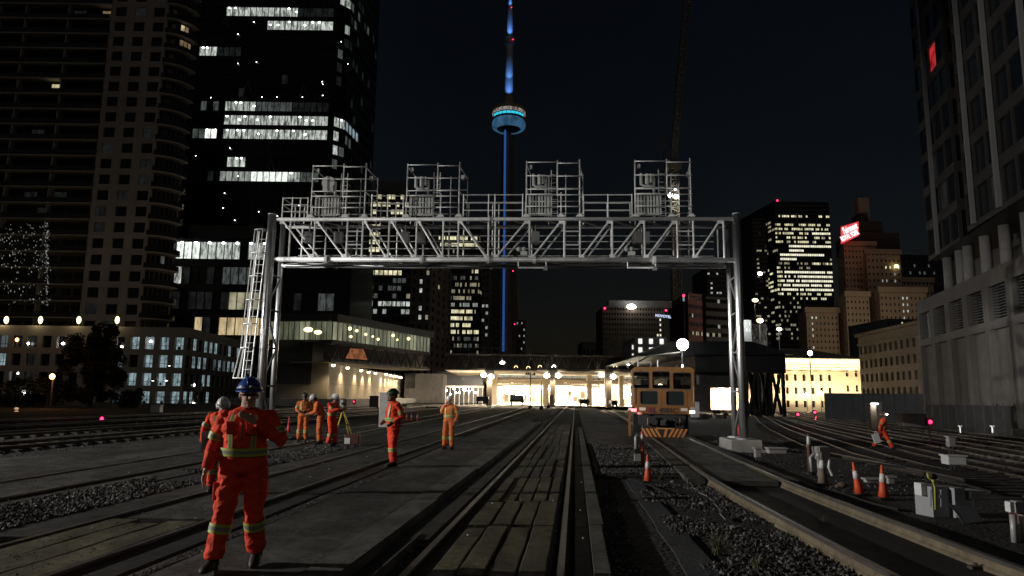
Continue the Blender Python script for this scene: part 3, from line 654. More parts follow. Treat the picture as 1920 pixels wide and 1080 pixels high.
b=simple('dark_midtown_tower','dark tower with scattered white windows behind the right gantry posts',1328,1372,500,480,40,8,22,(.7,.4),[(1328,500,1372,552,'W1',.2)],wall=mat('dark_block'),yb=700); b.finish()
b=simple('dim_glass_tower','dim dark glass tower with faint floors left of the bright office tower',1418,1444,410,560,50,5,40,(.85,.4),[(1418,470,1444,640,'Y2',.25)],wall=BW,yb=740,p=.05,pm='WX'); b.finish()
# bright bank tower
D=620.; b=simple('bright_office_tower','black office tower with many yellow green lit floors, left of the red sign',1461,1566,378,D,70,30,44,(.88,.5),
 [(1455,404,1572,413,'Y1',.55),(1455,416,1572,424,'Y1',.45),(1455,424,1572,434,'Y1',.75),(1524,434,1578,446,'YW',1),(1455,434,1524,446,'Y1',.4),(1455,446,1572,455,'Y1',.65),(1478,458,1578,470,'YW',1),(1462,475,1545,486,'YW',1),(1455,486,1572,506,'Y2',.3),(1510,490,1572,502,'Y1',.4),(1464,508,1564,519,'YW',.85),(1466,519,1564,551,'YW',.88),(1475,551,1560,562,'Y1',.4),(1446,562,1500,640,'Y2',.35),
 (1430,500,1466,551,'Y1',.6),(1430,415,1462,500,'Y2',.2)],wall=BW,side='L',yb=740,cap=98,scols=10); 
P=at(1457.5,376,D); s=MB(); s.ball(P,.9,L_red,6,5); b.part(s,'aircraft_light'); b.finish()
# grand hotel in stepped masses
HW=mat('hotel_stone_brick',(.42,.33,.24),.85,noise_s=.15,noise_a=.15)
D=400.
b=Bld('grand_hotel','huge stepped brownstone hotel with small lit windows under the red rooftop sign','building',(X(1640,600,D),D,0),wall=HW,cap=98)
def mass(x0,x1,yt,D,dep,cols,rows,lit=(),left=0,yb=720,p=.0,lcols=4):
    A=(X(x0,600,D),D);B=(X(x1,600,D),D); z1=Z((x0+x1)/2,yt,D); z0=max(0,Z(x0,yb,D))
    b.facade(A,B,z0,z1,cols,rows,(.34,.4),.3,lit=lit,dark='GH',p=p,pm='Y2'); b.quadwall(B,(B[0],D+dep),z0,z1)
    if left:
        E_=(X(x0-left,600,D+dep),D+dep); b.facade(E_,A,z0,z1,lcols,rows,(.34,.4),.3,lit=(),dark='GH')
    else: E_=(A[0],D+dep); b.quadwall(E_,A,z0,z1)
    b.roof([A,B,(B[0],D+dep),E_],z1); b.quadwall((B[0],D+dep),E_,z0,z1)
    c=MB(); c.bb(A[0]-.8,B[0]+.8,D-.8,D-.05,z1-2.2,z1+.8,HW); c.build('cornice',b.o)
mass(1512,1572,579,D,30,8,9,[(1520,586,1531,670,'W1',.75),(1531,600,1575,640,'W2',.06)],left=16,p=.0,lcols=4,yb=680)
mass(1588,1632,549,D-10,28,6,13,[(1600,555,1625,565,'W2',.7),(1612,580,1625,588,'W1',.6)],left=19,lcols=3,yb=700)
mass(1652,1740,541,D-14,30,11,13,[(1692,550,1703,598,'W1',1),(1690,605,1702,620,'Y1',1)],left=25,lcols=3,yb=700)
mass(1590,1650,455,D+34,40,9,22,[],left=14,lcols=3,yb=700)
mass(1632,1696,470,D+26,30,8,18,[(1640,495,1690,503,'Y1',.55),(1640,505,1690,530,'W2',.3)],left=22,lcols=4,yb=700)
mass(1697,1755,523,D+30,30,8,10,[],yb=700)
zr0=Z(1640,470,D+60); s=MB(); A=X(1608,455,D+40);B=X(1690,455,D+40); zq=Z(1640,455,D+40)
cr_=mat('copper_roof',(.05,.042,.04),.7); s.bb(A,B,D+42,D+70,zq-4,Z(1650,436,D+42),cr_); s.bb(A+4,B-8,D+46,D+66,Z(1650,436,D+42)+.02,Z(1650,415,D+46),cr_); s.bb(A+8,B-15,D+50,D+62,Z(1650,415,D+46)+.02,Z(1650,400,D+50),cr_); b.part(s,'roof')
s=MB(); P=at(1615,400,D+56); s.bb(P.x-3,P.x+4,D+53,D+59,Z(1615,420,D+56),Z(1615,373,D+56),HW); b.part(s,'chimney')
s=MB(); 
for (x,y) in [(1681,499)]: s.ball(at(x,y,D+24),(1.5,.4,1.1),L_y,8,6)
b.part(s,'wall_floodlight')
b.finish()
for (x,y,dd,pw) in ((1540,650,70,60000),(1640,640,80,100000),(1700,560,60,50000),(1600,500,70,50000)): light('POINT',at(x,y,D-dd),pw*.11,(1,.78,.56),2)  # unseen fill lights added to brighten the hotel, no fixtures
# red rooftop sign: white letters, red halo imitated by a glowing panel and outlines
SD=D+28; P0=at(1578,456,SD); P1=at(1611,437,SD)
o=T('rooftop_sign','glowing red and white lettered sign on top of the stepped hotel','sign',at(1594,436,SD))
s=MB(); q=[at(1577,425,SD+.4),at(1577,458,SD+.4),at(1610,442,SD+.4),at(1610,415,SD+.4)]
s.mesh(q+[p+V((0,.5,0)) for p in q],[(0,1,2,3),(7,6,5,4),(0,4,5,1),(1,5,6,2),(2,6,7,3),(3,7,4,0)],lampmat('sign_red_glow',(.85,.0,.02),.7)); s.build('halo_panel',o)
sw=lampmat('sign_white',(1,.9,.88),1.6); sr=lampmat('sign_red_halo',(1,.02,.06),1.0)
tl=math.atan2(19,34)
for (tx,cxp,cyp,sz,sh) in [('Fairmont',1593.5,428.5,2.65,.25),('ROYAL YORK',1593.5,442,1.95,0)]:
    P=at(cxp,cyp,SD)
    text(tx,P+V((0,.25,0)),sz,sr,(PI/2,-tl*.85,0),o,'red_halo_outline',.1,.12,sh,2.2); text(tx,P+V((0,-.05,0)),sz,sw,(PI/2,-tl*.85,0),o,'lettering',.05,.02,sh,2.2)
light('POINT',at(1596,436,SD-14),700,(1,.05,.06),2)
# low dark blocks right of hotel
b=simple('dark_far_block','dark far block with three faint windows right of the hotel',1700,1790,478,520,40,10,16,(.4,.4),[(1705,485,1755,515,'WD',.3)],wall=mat('dark_block'),yb=700); b.finish()
b=simple('dark_lit_block','dark low block with a lit stair window beneath the hotel wing',1662,1730,598,260,30,8,5,(.4,.5),[(1690,602,1700,622,'Y1',1)],wall=mat('dark_block'),yb=720); b.finish()
# ---- floodlit classical building
NC=mat('cream_limestone',(.62,.53,.38),.8,noise_s=.6,noise_a=.12)
D=150.; xa=X(1392,700,D+4); xb=X(1563,700,D); xc=X(1622,700,D+2)
b=Bld('classical_stone_building','floodlit cream classical stone building with three rows of windows','building',((xa+xc)/2,D,0),wall=NC)
zt1=Z(1520,673,D); zrow=Z(1520,696,D); zb1=Z(1520,770,D)
nc=10
b.facade((xa,D),(xb,D),zb1,zrow,nc,3,(.36,.5),.35,dark='GH')
b.quadwall((xa,D),(xb,D),zrow,zt1); b.quadwall((xb,D),(xc,D),zrow+1.2,zt1)
b.facade((xb,D),(xc,D),zb1,zrow+1.2,4,3,(.3,.42),.35,dark='GH',skip=lambda r,c:(c in(0,)))
b.quadwall((xc,D),(xc,D+30),zb1-3,zt1); b.quadwall((xa,D+30),(xa,D),zb1-3,zt1); b.quadwall((xa,D),(xc,D),zb1-3,zb1)
for z_,h_,dd in ((zt1-.15,.4,.7),(zt1-1.35,.16,.3),(zt1-1.95,.22,.45),(zrow-.1,.14,.2)):
    s=MB(); s.bb(xa,xc,D-dd,D-.004,z_-h_/2,z_+h_/2,NC); b.part(s,'cornice')
s=MB(); zq=Z(1600,655,D+14); s.mesh([(xa,D-.2,zt1+.06),(xc,D-.2,zt1+.06),(xc,D+30,zt1+.06),(xa,D+30,zt1+.06),(xc-8,D+14,zq),(xb-5,D+14,zq),(xb-8,D+16,zt1+.1),],[(0,1,4,5),(1,2,4),(2,3,5,4),(3,0,5)],mat('slate_roof',(.05,.05,.055),.7,noise_s=1)); b.part(s,'roof')
b.finish()
for i in range(9):
    xx=xa+(xc-xa)*(i+.5)/9; light('SPOT',(xx,D-2.6,zt1-2.6),1700,(1,.8,.48),.3,spot=1.7,blend=.9,tgt=(xx,D,zt1-.2))
    light('SPOT',(xx,D-5,zb1+.1),3000,(1,.8,.48),.3,spot=1.7,blend=1,tgt=(xx,D,zrow-1))
for x,y in ((1513,741),(1539,737)):
    s=MB(); P=at(x,y,D-3); 
    o=T('wall_lantern','bright lantern at the foot of the classical building, %s'%('left one' if x<1520 else 'right one'),'lamp',P,'lanterns by the classical building'); s.ball(P,(.45,.3,.45),L_station,8,6); s.build('globe',o,True); s=MB(); s.tube([P-V((0,0,4)),P-V((0,0,.4))],.07,M_dsteel); s.build('post',o)
    light('POINT',P+V((0,-.3,.0)),700,(1,.78,.5),.4)
# ---- dark canopy on braced trestles
CB=mat('sooty_timber',(.03,.027,.025),.9,noise_s=1.5)
D=96.; o=T('elevated_shed','big dark raised shed roof standing on crossed timber trestles right of the rail vehicle','shed',(X(1400,700,D),D,0))
zA=Z(1440,699,D); zB=Z(1440,664,D); xa=X(1304,700,D); xb=X(1474,700,D)
s=MB(); s.bb(xa,xb,D,D+45,zA,zB,CB); s.build('side_wall',o)
s=MB(); zC=Z(1380,640,D+12); s.mesh([(xa-8,D-1,zB-.6),(xb+1,D-1,zB),(xb+1,D+46,zB),(xa-8,D+46,zB-.6),(xa,D+14,zC),(X(1415,640,D+12),D+14,zC+.2),(X(1415,640,D+12),D+32,zC+.2),(xa,D+32,zC)],[(0,1,5,4),(1,2,6,5),(2,3,7,6),(3,0,4,7),(4,5,6,7),(3,2,1,0)],mat('bluish_metal_roof',(.035,.04,.055),.45,.2,noise_s=.8)); s.build('roof',o)
pl=[1402,1410,1418,1426,1433,1440,1447,1455,1463,1471]
for i,x in enumerate(pl):
    a=X(x,730,D); s=MB(); s.bb(a-.2,a+.2,D+.2+(i%3)*3,D+.6+(i%3)*3,-.6,zA-.01,CB); s.build('post',o)
s=MB()
for i in range(len(pl)-2):
    a,c=X(pl[i],730,D),X(pl[i+2],730,D)
    s.tube([(a,D+.1+(i%3),-.3),(c,D+.1+(i%3),zA)],.13,CB,5); s.tube([(a,D+.0+(i%3),zA),(c,D+.0+(i%3),-.3)],.13,CB,5)
s.build('cross_brace',o)
s=MB(); s.bb(X(1300,730,D),X(1336,730,D),D+1,D+10,0,zA,mat('soot_brick',(.11,.09,.08),.9,noise_s=1.2,noise_a=.4)); s.build('brick_pier',o)
s=MB(); s.bb(X(1336,715,D),X(1402,715,D),D+1.2,D+1.6,Z(1360,727,D),zA,mat('soot_brick')); s.build('brick_lintel',o)
# brightly lit room beyond
D2=D+22; s=MB(); xa_,xc_=X(1330,740,D2),X(1412,740,D2)
s.bb(xa_,xc_,D2,D2+.3,.0,6,mat('peach_wall',(.7,.5,.38),.8,noise_s=1)); o2=tag(s.build('lit_back_room'),'bright peach lit wall seen under the dark shed','wall')
s=MB()
for x,y,w_,h_ in ((1342,744,.7,1.7),(1351,741,.8,1.6),(1360,743,1.0,.8),(1369,747,.8,1.8),(1379,747,.8,1.8),(1392,744,.9,1.4)): s.box(at(x,y,D2-.06),(w_,.08,h_),mat('shed_kiosk'))
s.build('doorways',o2)
for x in (1350,1375,1395): P=at(x,727,D2-3); light('SPOT',P,5000,(1,.74,.5),.4,spot=2.3,blend=.5,tgt=P+V((0,1.6,-3)))
for i,(x,y,r_) in enumerate([(1306,727,.4),(1311,737,.3),(1329,733,.25),(1352,731,.45),(1372,730,.45),(1401,705,.3),(1407,705,.28),(1427,706,.25),(1424,744,.25)]):
    P=at(x,y,D2-4 if x<1400 else D+8); oo=T('platform_lamp','bright lamp %s'%['beside the rail vehicle at window height','low beside the rail vehicle','between the brick pier and dark post','left under the dark shed','right under the dark shed','high behind the first trestle post','high behind the second trestle post','high behind the middle trestle','low behind the middle trestle'][i],'lamp',P,'lamps beneath the dark shed'); s=MB(); s.ball(P,(r_,r_*.6,r_),L_station,8,6); s.build('globe',oo,True); s=MB(); s.tube([(P.x,P.y+.2,P.z),(P.x,P.y+.2,max(P.z+.5,zA))],.04,M_dsteel); s.build('hanger',oo)
light('POINT',at(1405,740,D+14),900,(1,.8,.5),.4)
# ---- beaux arts stone block (right)
BS=mat('grey_limestone',(.26,.22,.175),.85,noise_s=.7,noise_a=.18)
A=(X(1613,700,118),118.);B=(X(1762,700,92),92.)
b=Bld('stone_office_block','dim grey stone office block with paired windows between the lit building and the dark tower','building',((A[0]+B[0])/2,105,0),wall=BS,cap=90)
z1=Z(1660,622,112)
b.facade(A,B,2,z1-1.6,14,4,(.42,.55),.35,lit=[(1640,640,1740,760,'WX',.35)],dark='GH'); b.quadwall(A,B,-1,2); b.quadwall(A,B,z1-1.6,z1)
b.quadwall((A[0]*1.2,140),A,-1,z1); b.roof([A,B,(B[0]+14,130),(A[0]*1.2,140)],z1)
s=MB(); d=V((B[0]-A[0],B[1]-A[1],0)); L=d.length; d.normalize(); n=V((d.y,-d.x,0)); c=V(((A[0]+B[0])/2,(A[1]+B[1])/2,0))
for z_,h_,pr in ((z1-.2,.5,.6),(z1-1.7,.3,.35),(2.2,.3,.25)): s.box(c+V((0,0,z_))+n*(pr/2),(L,pr,h_),BS,d,n)
b.part(s,'cornice'); b.finish()
# ---- right concrete podium with tower above
PC=mat('podium_concrete',(.165,.155,.145),.85,noise_s=.45,noise_a=.25)
D1=68.; P0=(X(1724,650,D1),D1); dirr=V((math.sin(math.radians(14.9)),math.cos(math.radians(14.9)))); 
P1=(P0[0]-dirr.x*34,P0[1]-dirr.y*34)
b=Bld('concrete_podium','massive concrete podium with louvred bays along the right edge of the yard','building',(P0[0],P0[1],0),wall=PC,cap=90)
z1=Z(1726,568,D1); zw1=Z(1735,590,D1); zw0=Z(1735,640,D1)
b.facade(P0,P1,zw0,zw1,8,1,(.74,.96),.7,dark='G',lit=[(1730,590,1760,640,'WD',.5)]); b.quadwall(P0,P1,zw1,z1)
b.facade(P0,P1,-.6,zw0,8,1,(.78,.86),.35,dark='PANEL' if 'PANEL' in MT else 'G',lit=())
b.quadwall((P0[0]+14,P0[1]+8),P0,-.6,z1); b.roof([P0,P1,(P1[0]+16,P1[1]),(P0[0]+16,P0[1]+8)],z1)
MT['PANEL']=mat('podium_panel',(.15,.138,.122),.85,noise_s=.9,noise_a=.3)
b.win=[(Q,('PANEL' if Q[0].z<zw0-.5 else mm),ar) for Q,mm,ar in b.win]
s=MB()   # louvre slats in bays
d=V((dirr.x,dirr.y,0)); n=V((-d.y,d.x,0)) ; n=V((-1,0.,0)) if n.x>0 else n
Lb=34/8
for c_ in range(8):
    o_=V((P0[0],P0[1],0))-d*(Lb*(c_+.5))
    for q in range(12): s.box(o_+V((0,0,zw0+.15+(zw1-zw0-.3)*q/11))-n*.35,(Lb*.72,.12,.06),M_dsteel,d,n)
b.part(s,'louvre_slats',kind='stuff'); b.finish()
for P in ((P0[0]-2.0,P0[1]-10,.8),(P0[0]-4.5,P0[1]-18,.8)):
    pass
b=Bld('dark_glass_tower','towering dark glass block on round columns above the concrete podium at right','building',(P0[0]+3,P0[1],0),wall=mat('tower_spandrel',(.045,.042,.04),.5,noise_s=.5),cap=95)
zb_=Z(1741,490,D1+1)
Q0=(X(1741,490,D1+1),D1+1.); q=lambda t,w=0:(Q0[0]-dirr.x*t+dirr.y*w, Q0[1]-dirr.y*t-dirr.x*w)
# main recessed body and two projecting volumes
b.facade(q(0),q(9),zb_,zb_+44,4,13,(.9,.74),.15,lit=[(1740,95,1756,140,'R1',1),(1725,310,1800,375,'WX',.6)],p=.02,pm='WX',dark='G')
b.facade(q(9),q(9,3.2),zb_,zb_+44,1,13,(.8,.7),.15); b.facade(q(9,3.2),q(14,3.2),zb_-1,zb_+44,2,14,(.8,.7),.15,lit=[(1808,375,1830,430,'WD',.8)]); b.quadwall(q(14,3.2),q(14,-1),zb_+1,zb_+44)
b.facade(q(14,-1),q(36,-1),zb_-.2,zb_+44,9,13,(.9,.74),.15,lit=[(1845,310,1875,400,'WX',.7)],p=.05,pm='WX')
b.quadwall(q(0,12),q(0),zb_,zb_+44); b.roof([q(0),q(0,12),q(36,12),q(36,-1)],zb_)
cm=mat('tower_round_column',(.30,.29,.28),.6,noise_s=1)
for i,t in enumerate((1.5,5,7.,11,15,19,24,29)):
    P=q(t,1.2); s=MB(); s.tube([(P[0],P[1],z1),(P[0],P[1],zb_)],.42,cm,12); s.build('column',b.o,True)
s=MB()
for t,w in ((3.5,-.15),(16,-1.2),(21,-1.2),(27,-1.2)):
    P=q(t,w); s.box((P[0],P[1],zb_+22),(.3,.3,44),mat('fin_grey',(.25,.245,.24),.6),(dirr.x,dirr.y,0),(dirr.y,-dirr.x,0))
b.part(s,'facade_fin')
s=MB(); s.box(at(1831,158,62),(.5,.1,.25),lampmat('tv_blue',(.1,.45,1),1.2)); s.box(at(1831,151,62),(.35,.1,.15),MT['K1']); b.part(s,'lit_screen')
b.finish()
b=Bld('podium_upper_glass','dark recessed glass storey between podium and tower','building',(P0[0]+6,P0[1],0),wall=mat('tower_spandrel')); b.quadwall(q(-2,4),q(36,4),z1,zb_+.5); b.o['category']='building'; b.finish()
# ---- tower crane
CY=mat('crane_steel',(.19,.165,.13),.6,noise_s=.3); D=400.
o=T('tower_crane','tall lattice tower crane with its raised jib leaving the top of the picture','crane',(X(1270,640,D),D,0))
def lattice(mb,A,B,w,seg,r,m,n4=True,up=None):
    A=V(A);B=V(B); d=(B-A)/seg; dn=d.normalized(); u=dn.cross(V((0,1,0))).normalized(); v=V((0,1,0))
    C=[(-1,-1),(1,-1),(1,1),(-1,1)]
    for a,c in C: mb.tube([A+u*a*w/2+v*c*w/2,B+u*a*w/2+v*c*w/2],r,m,4)
    for i in range(seg):
        P=A+d*i;Q=P+d
        for k in range(4):
            a,c=C[k];e,f=C[(k+1)%4]
            if i%2: a,c,e,f=e,f,a,c
            mb.tube([P+u*a*w/2+v*c*w/2,Q+u*e*w/2+v*f*w/2],r*.6,m,4); mb.tube([P+u*a*w/2+v*c*w/2,P+u*e*w/2+v*f*w/2],r*.6,m,4)
s=MB(); xcr=X(1270,640,D); lattice(s,(xcr,D,20),(xcr,D,Z(1264,318,D)),4.6,34,.42,CY); s.build('mast',o)
ztop=Z(1264,318,D); s=MB(); A=at(1262,306,D); B=at(1293,-60,D-30); lattice(s,A,B,3.2,34,.26,CY); s.build('jib',o)
s=MB(); s.bb(xcr-5,xcr+4,D-3,D+3,ztop,ztop+3,CY); s.tube([(xcr-3,D,ztop+3),at(1243,252,D)],.3,CY,4); s.tube([at(1240,300,D),at(1240,250,D)],.25,CY,4); s.tube([at(1248,300,D),at(1249,252,D)],.25,CY,4); s.build('slewing_deck',o)
s=MB()
for x,y,r_ in ((1257,366,1.4),(1268,368,1.3),(1266,355,.6)): s.ball(at(x,y,D-4),r_,L_w,8,6)
s.build('work_light',o)
for y in (374,395): light('POINT',at(1263,y,D-6),1500,(1,1,.85),.5)
# ---- street and yard lamps on masts
def mastlamp(x,y,D,r,lab,m,pw=0,col=(1,1,1),base=0.,flat=1,arm=0):
    P=at(x,y,D); o=T('street_lamp',lab,'lamp',(P.x,P.y,base),'lamps on tall masts')
    s=MB(); s.ball(P,(r,r*.5,r*flat),m,12,8); s.build('lamp_head',o,True)
    s=MB(); s.tube([(P.x,P.y+r*.55,base),(P.x,P.y+r*.55,P.z+r*.2)],.09,M_dsteel,6); s.build('pole',o)
    if pw: light('POINT',P+V((0,-r*.9,0)),pw,col,.3)
mastlamp(1280,646,88,.72,'brilliant white floodlight on a mast above the orange rail vehicle',lampmat('flood_white',(.95,.98,1),30),1300,(.9,.96,1))
s=MB(); P=at(1280,646,88); s.tube([at(1190,683,86),at(1215,668,87),P+V((0,.6,-.9))],.12,mat('old_pipe',(.06,.05,.035),.8),6); tag(s.build('long_service_pipe'),'long slanting pipe arm rising to the brilliant floodlight','pipe')
mastlamp(942,680,120,.42,'white oval lamp on the bridge truss left of centre',L_w,400,flat=.6,base=8)
mastlamp(1178,682,120,.36,'white lamp just left of the rail vehicle roof',L_w,300,flat=.6,base=6)
mastlamp(1425,513,260,.9,'highest white lamp, before the dim glass tower',L_w,0,flat=.7)
mastlamp(1416,563,240,1.1,'pale yellow lamp half way up, left of the bright tower',L_y,2000,(1,1,.8),flat=.6)
mastlamp(1425,601,220,1.1,'wide yellow white lamp above the dark shed',L_y,3000,(1,1,.8),flat=.7)
mastlamp(1461,617,220,.75,'oval white lamp above the shed ridge',L_w,1000,flat=.7)
mastlamp(1519,662,146,.5,'white lamp at the roof of the classical building',L_w,700)
mastlamp(98,706,72,.28,'orange street lamp by the left tree',lampmat('sodium',(1,.42,.1),10),220,(1,.45,.15))
mastlamp(32,637,110,.3,'small orange lamp on the garage wall at far left',L_or,60,(1,.5,.2),base=8)
b=simple('white_lit_gable','small brightly floodlit pale gable left of the yellow white lamp',1392,1408,600,215,10,3,2,(.4,.5),[(1385,590,1412,630,'W0',1)],wall=mat('pale_render'),yb=625,rec=.2); b.finish()
light('POINT',at(1400,600,210),3000,(1,1,.85),.4)
b=simple('grey_lit_block','plain grey block lit by the yellow white lamp',1410,1437,607,230,20,5,3,(.3,.3),[],wall=mat('grey_block2',(.25,.24,.24),.8),yb=660); b.finish()
# ================================================================== SIGNAL GANTRY
GA=V((-8.98,26,0)); GB=V((8.02,25,0)); gd=(GB-GA).normalized(); gn=V((gd.y,-gd.x,0)) # toward camera
def GP(x,y,back=0.):
    r=ray(x,y); A=GA-gn*back; t=((A-V((0,0,CH))).dot(gn))/r.dot(gn); return V((0,0,CH))+r*t
def GQ(x,y,back=0.):  # same world x as the front-plane point but moved back
    return GP(x,y)-gn*back
zTop=GP(940,411).z; zBot=GP(940,487).z
o=T('signal_gantry','galvanised truss signal gantry spanning the tracks with four cages on top','signal gantry',(GA+GB)/2)
def AX(x,y=450): P=GP(x,y); return (P-GA).dot(gd)
Lg=(GB-GA).length
def gp(a,z,b=0.): P=GA+gd*a-gn*b; return V((P.x,P.y,z))
DEP=1.15
for (nm,z,b_,r,a0_,a1_) in [('top_chord',zTop,0,.072,0,Lg),('top_chord',zTop-.02,DEP,.062,0,Lg),('bottom_chord',zBot,0,.09,-.0,Lg),('bottom_chord',zBot-.02,DEP,.09,0,Lg)]:
    s=MB(); s.tube([gp(a0_,z,b_),gp(a1_,z,b_)],r,M_steel,12); s.build(nm,o,True)
for a_ in (AX(614),AX(792),AX(916),AX(1002),AX(1226)):
    for b_ in (0,DEP): s=MB(); s.tube([gp(a_-.05,zBot,b_),gp(a_+.05,zBot,b_)],.16,M_steel,12); s.build('flange',o)
s=MB()
s.tube([gp(AX(916)-.03,zTop,0),gp(AX(916)+.03,zTop,0)],.14,M_steel,12); s.build('flange',o)
vx=[544,590,651,680,729.5,781,831,859.5,916,928.5,993,1058,1087.5,1148,1208.5,1270,1300,1357]
for x in vx:
    a_=AX(x,440); s=MB(); s.tube([gp(a_,zBot,0),gp(a_,zTop,0)],.035,M_steel,7); s.build('upright',o)
    s=MB(); s.tube([gp(a_+.05,zBot,DEP),gp(a_+.05,zTop,DEP)],.03,M_steel,6); s.build('upright',o)
dl=[(530,583),(594,645),(684,724),(734,775),(785,825),(863,912)]
dr=[(988,930),(1053,998),(1143,1090),(1204,1148),(1265,1212),(1350,1303)]
for x,y in dl+dr:
    s=MB(); s.tube([gp(AX(x,415),zTop-.05,0),gp(AX(y,480),zBot+.08,0)],.037,M_steel,7); s.build('diagonal',o)
    s=MB(); s.tube([gp(AX(x,415)+.1,zTop-.05,DEP),gp(AX(y,480)+.1,zBot+.08,DEP)],.035,M_steel,6); s.build('diagonal',o)
s=MB()
for p_,q_ in ((651,680),(831,859.5),(1058,1087.5),(1270,1300)):
    for z_ in (zBot+.55,zBot+1.05): s.tube([gp(AX(p_,440),z_,-.02),gp(AX(q_,440),z_,-.02)],.028,M_steel,6)
s.build('cage_rung',o)
for i in range(14):
    s=MB(); a_=Lg*(i+.3)/14; s.tube([gp(a_,zTop-.02,.05),gp(a_+.9,zTop-.02,DEP-.05)],.03,M_steel,5); s.build('lacing',o); s=MB(); s.tube([gp(a_,zBot-.02,.05),gp(a_+.9,zBot-.02,DEP-.05)],.03,M_steel,5); s.build('lacing',o)
s=MB()
for z_ in (zBot+.35,zBot+.62,zBot+.9,zBot+1.12): s.tube([gp(AX(542),z_,DEP-.12),gp(AX(1350),z_,DEP-.12)],.016,M_steel,5)
s.build('inner_handrail',o)
s=MB()
for i in range(60): a_=AX(540)+(AX(1355)-AX(540))*i/60; s.box(gp(a_,zBot+.12,DEP/2),(.03,DEP-.3,.03),M_steel,gd,gn)
s.box(gp(Lg/2,zBot+.10,.2),(Lg-.8,.05,.06),M_steel,gd,gn); s.box(gp(Lg/2,zBot+.10,DEP-.2),(Lg-.8,.05,.06),M_steel,gd,gn); s.build('walkway_grating',o)
for x,y in dl+dr:   # gusset plates at the truss nodes
    s=MB(); s.box(gp(AX(x,415),zTop-.11,-.015),(.20,.02,.13),M_steel,gd,gn); s.build('gusset_plate',o); s=MB(); s.box(gp(AX(y,480),zBot+.13,-.015),(.20,.02,.13),M_steel,gd,gn); s.build('gusset_plate',o)
for z_,b_ in ((zBot-.14,.25),(zBot-.17,.5)):
    s=MB(); s.tube([gp(a_,z_+.025*math.sin(a_*1.9+b_*7),b_) for a_ in [Lg*i/40 for i in range(1,40)]],.028,M_black,5); s.build('cable_run',o)
# guard rails on top between cages
for (xa,xb,ytop,posts) in [(530,578,372,(530,548,563,577)),(697,757,368,(697,727,756)),(868,980,366,(869,916,928,980)),(1094,1186,366,(1094,1140,1185))]:
    zt_=GP(xa,ytop).z; hs=[zTop+.09+(zt_-zTop)*q for q in (.36,.68,1.)]
    for b_ in (0,DEP):
        s=MB()
        for h_ in hs: s.tube([gp(AX(xa,390),h_-.08,b_),gp(AX(xb,390),h_-.08,b_)],.02,M_steel,5)
        for x in posts: s.tube([gp(AX(x,390)+b_*.05,zTop,b_),gp(AX(x,390)+b_*.05,hs[-1]-.05,b_)],.024,M_steel,6)
        s.build('guard_rail',o)
    if xa==530: s=MB(); s.tube([gp(AX(530,390),hs[-1]-.08,0),gp(AX(530,390),hs[-1]-.08,DEP)],.02,M_steel,5); s.tube([gp(AX(530,390),hs[-2]-.08,0),gp(AX(530,390),hs[-2]-.08,DEP)],.02,M_steel,5); s.build('end_rail',o)
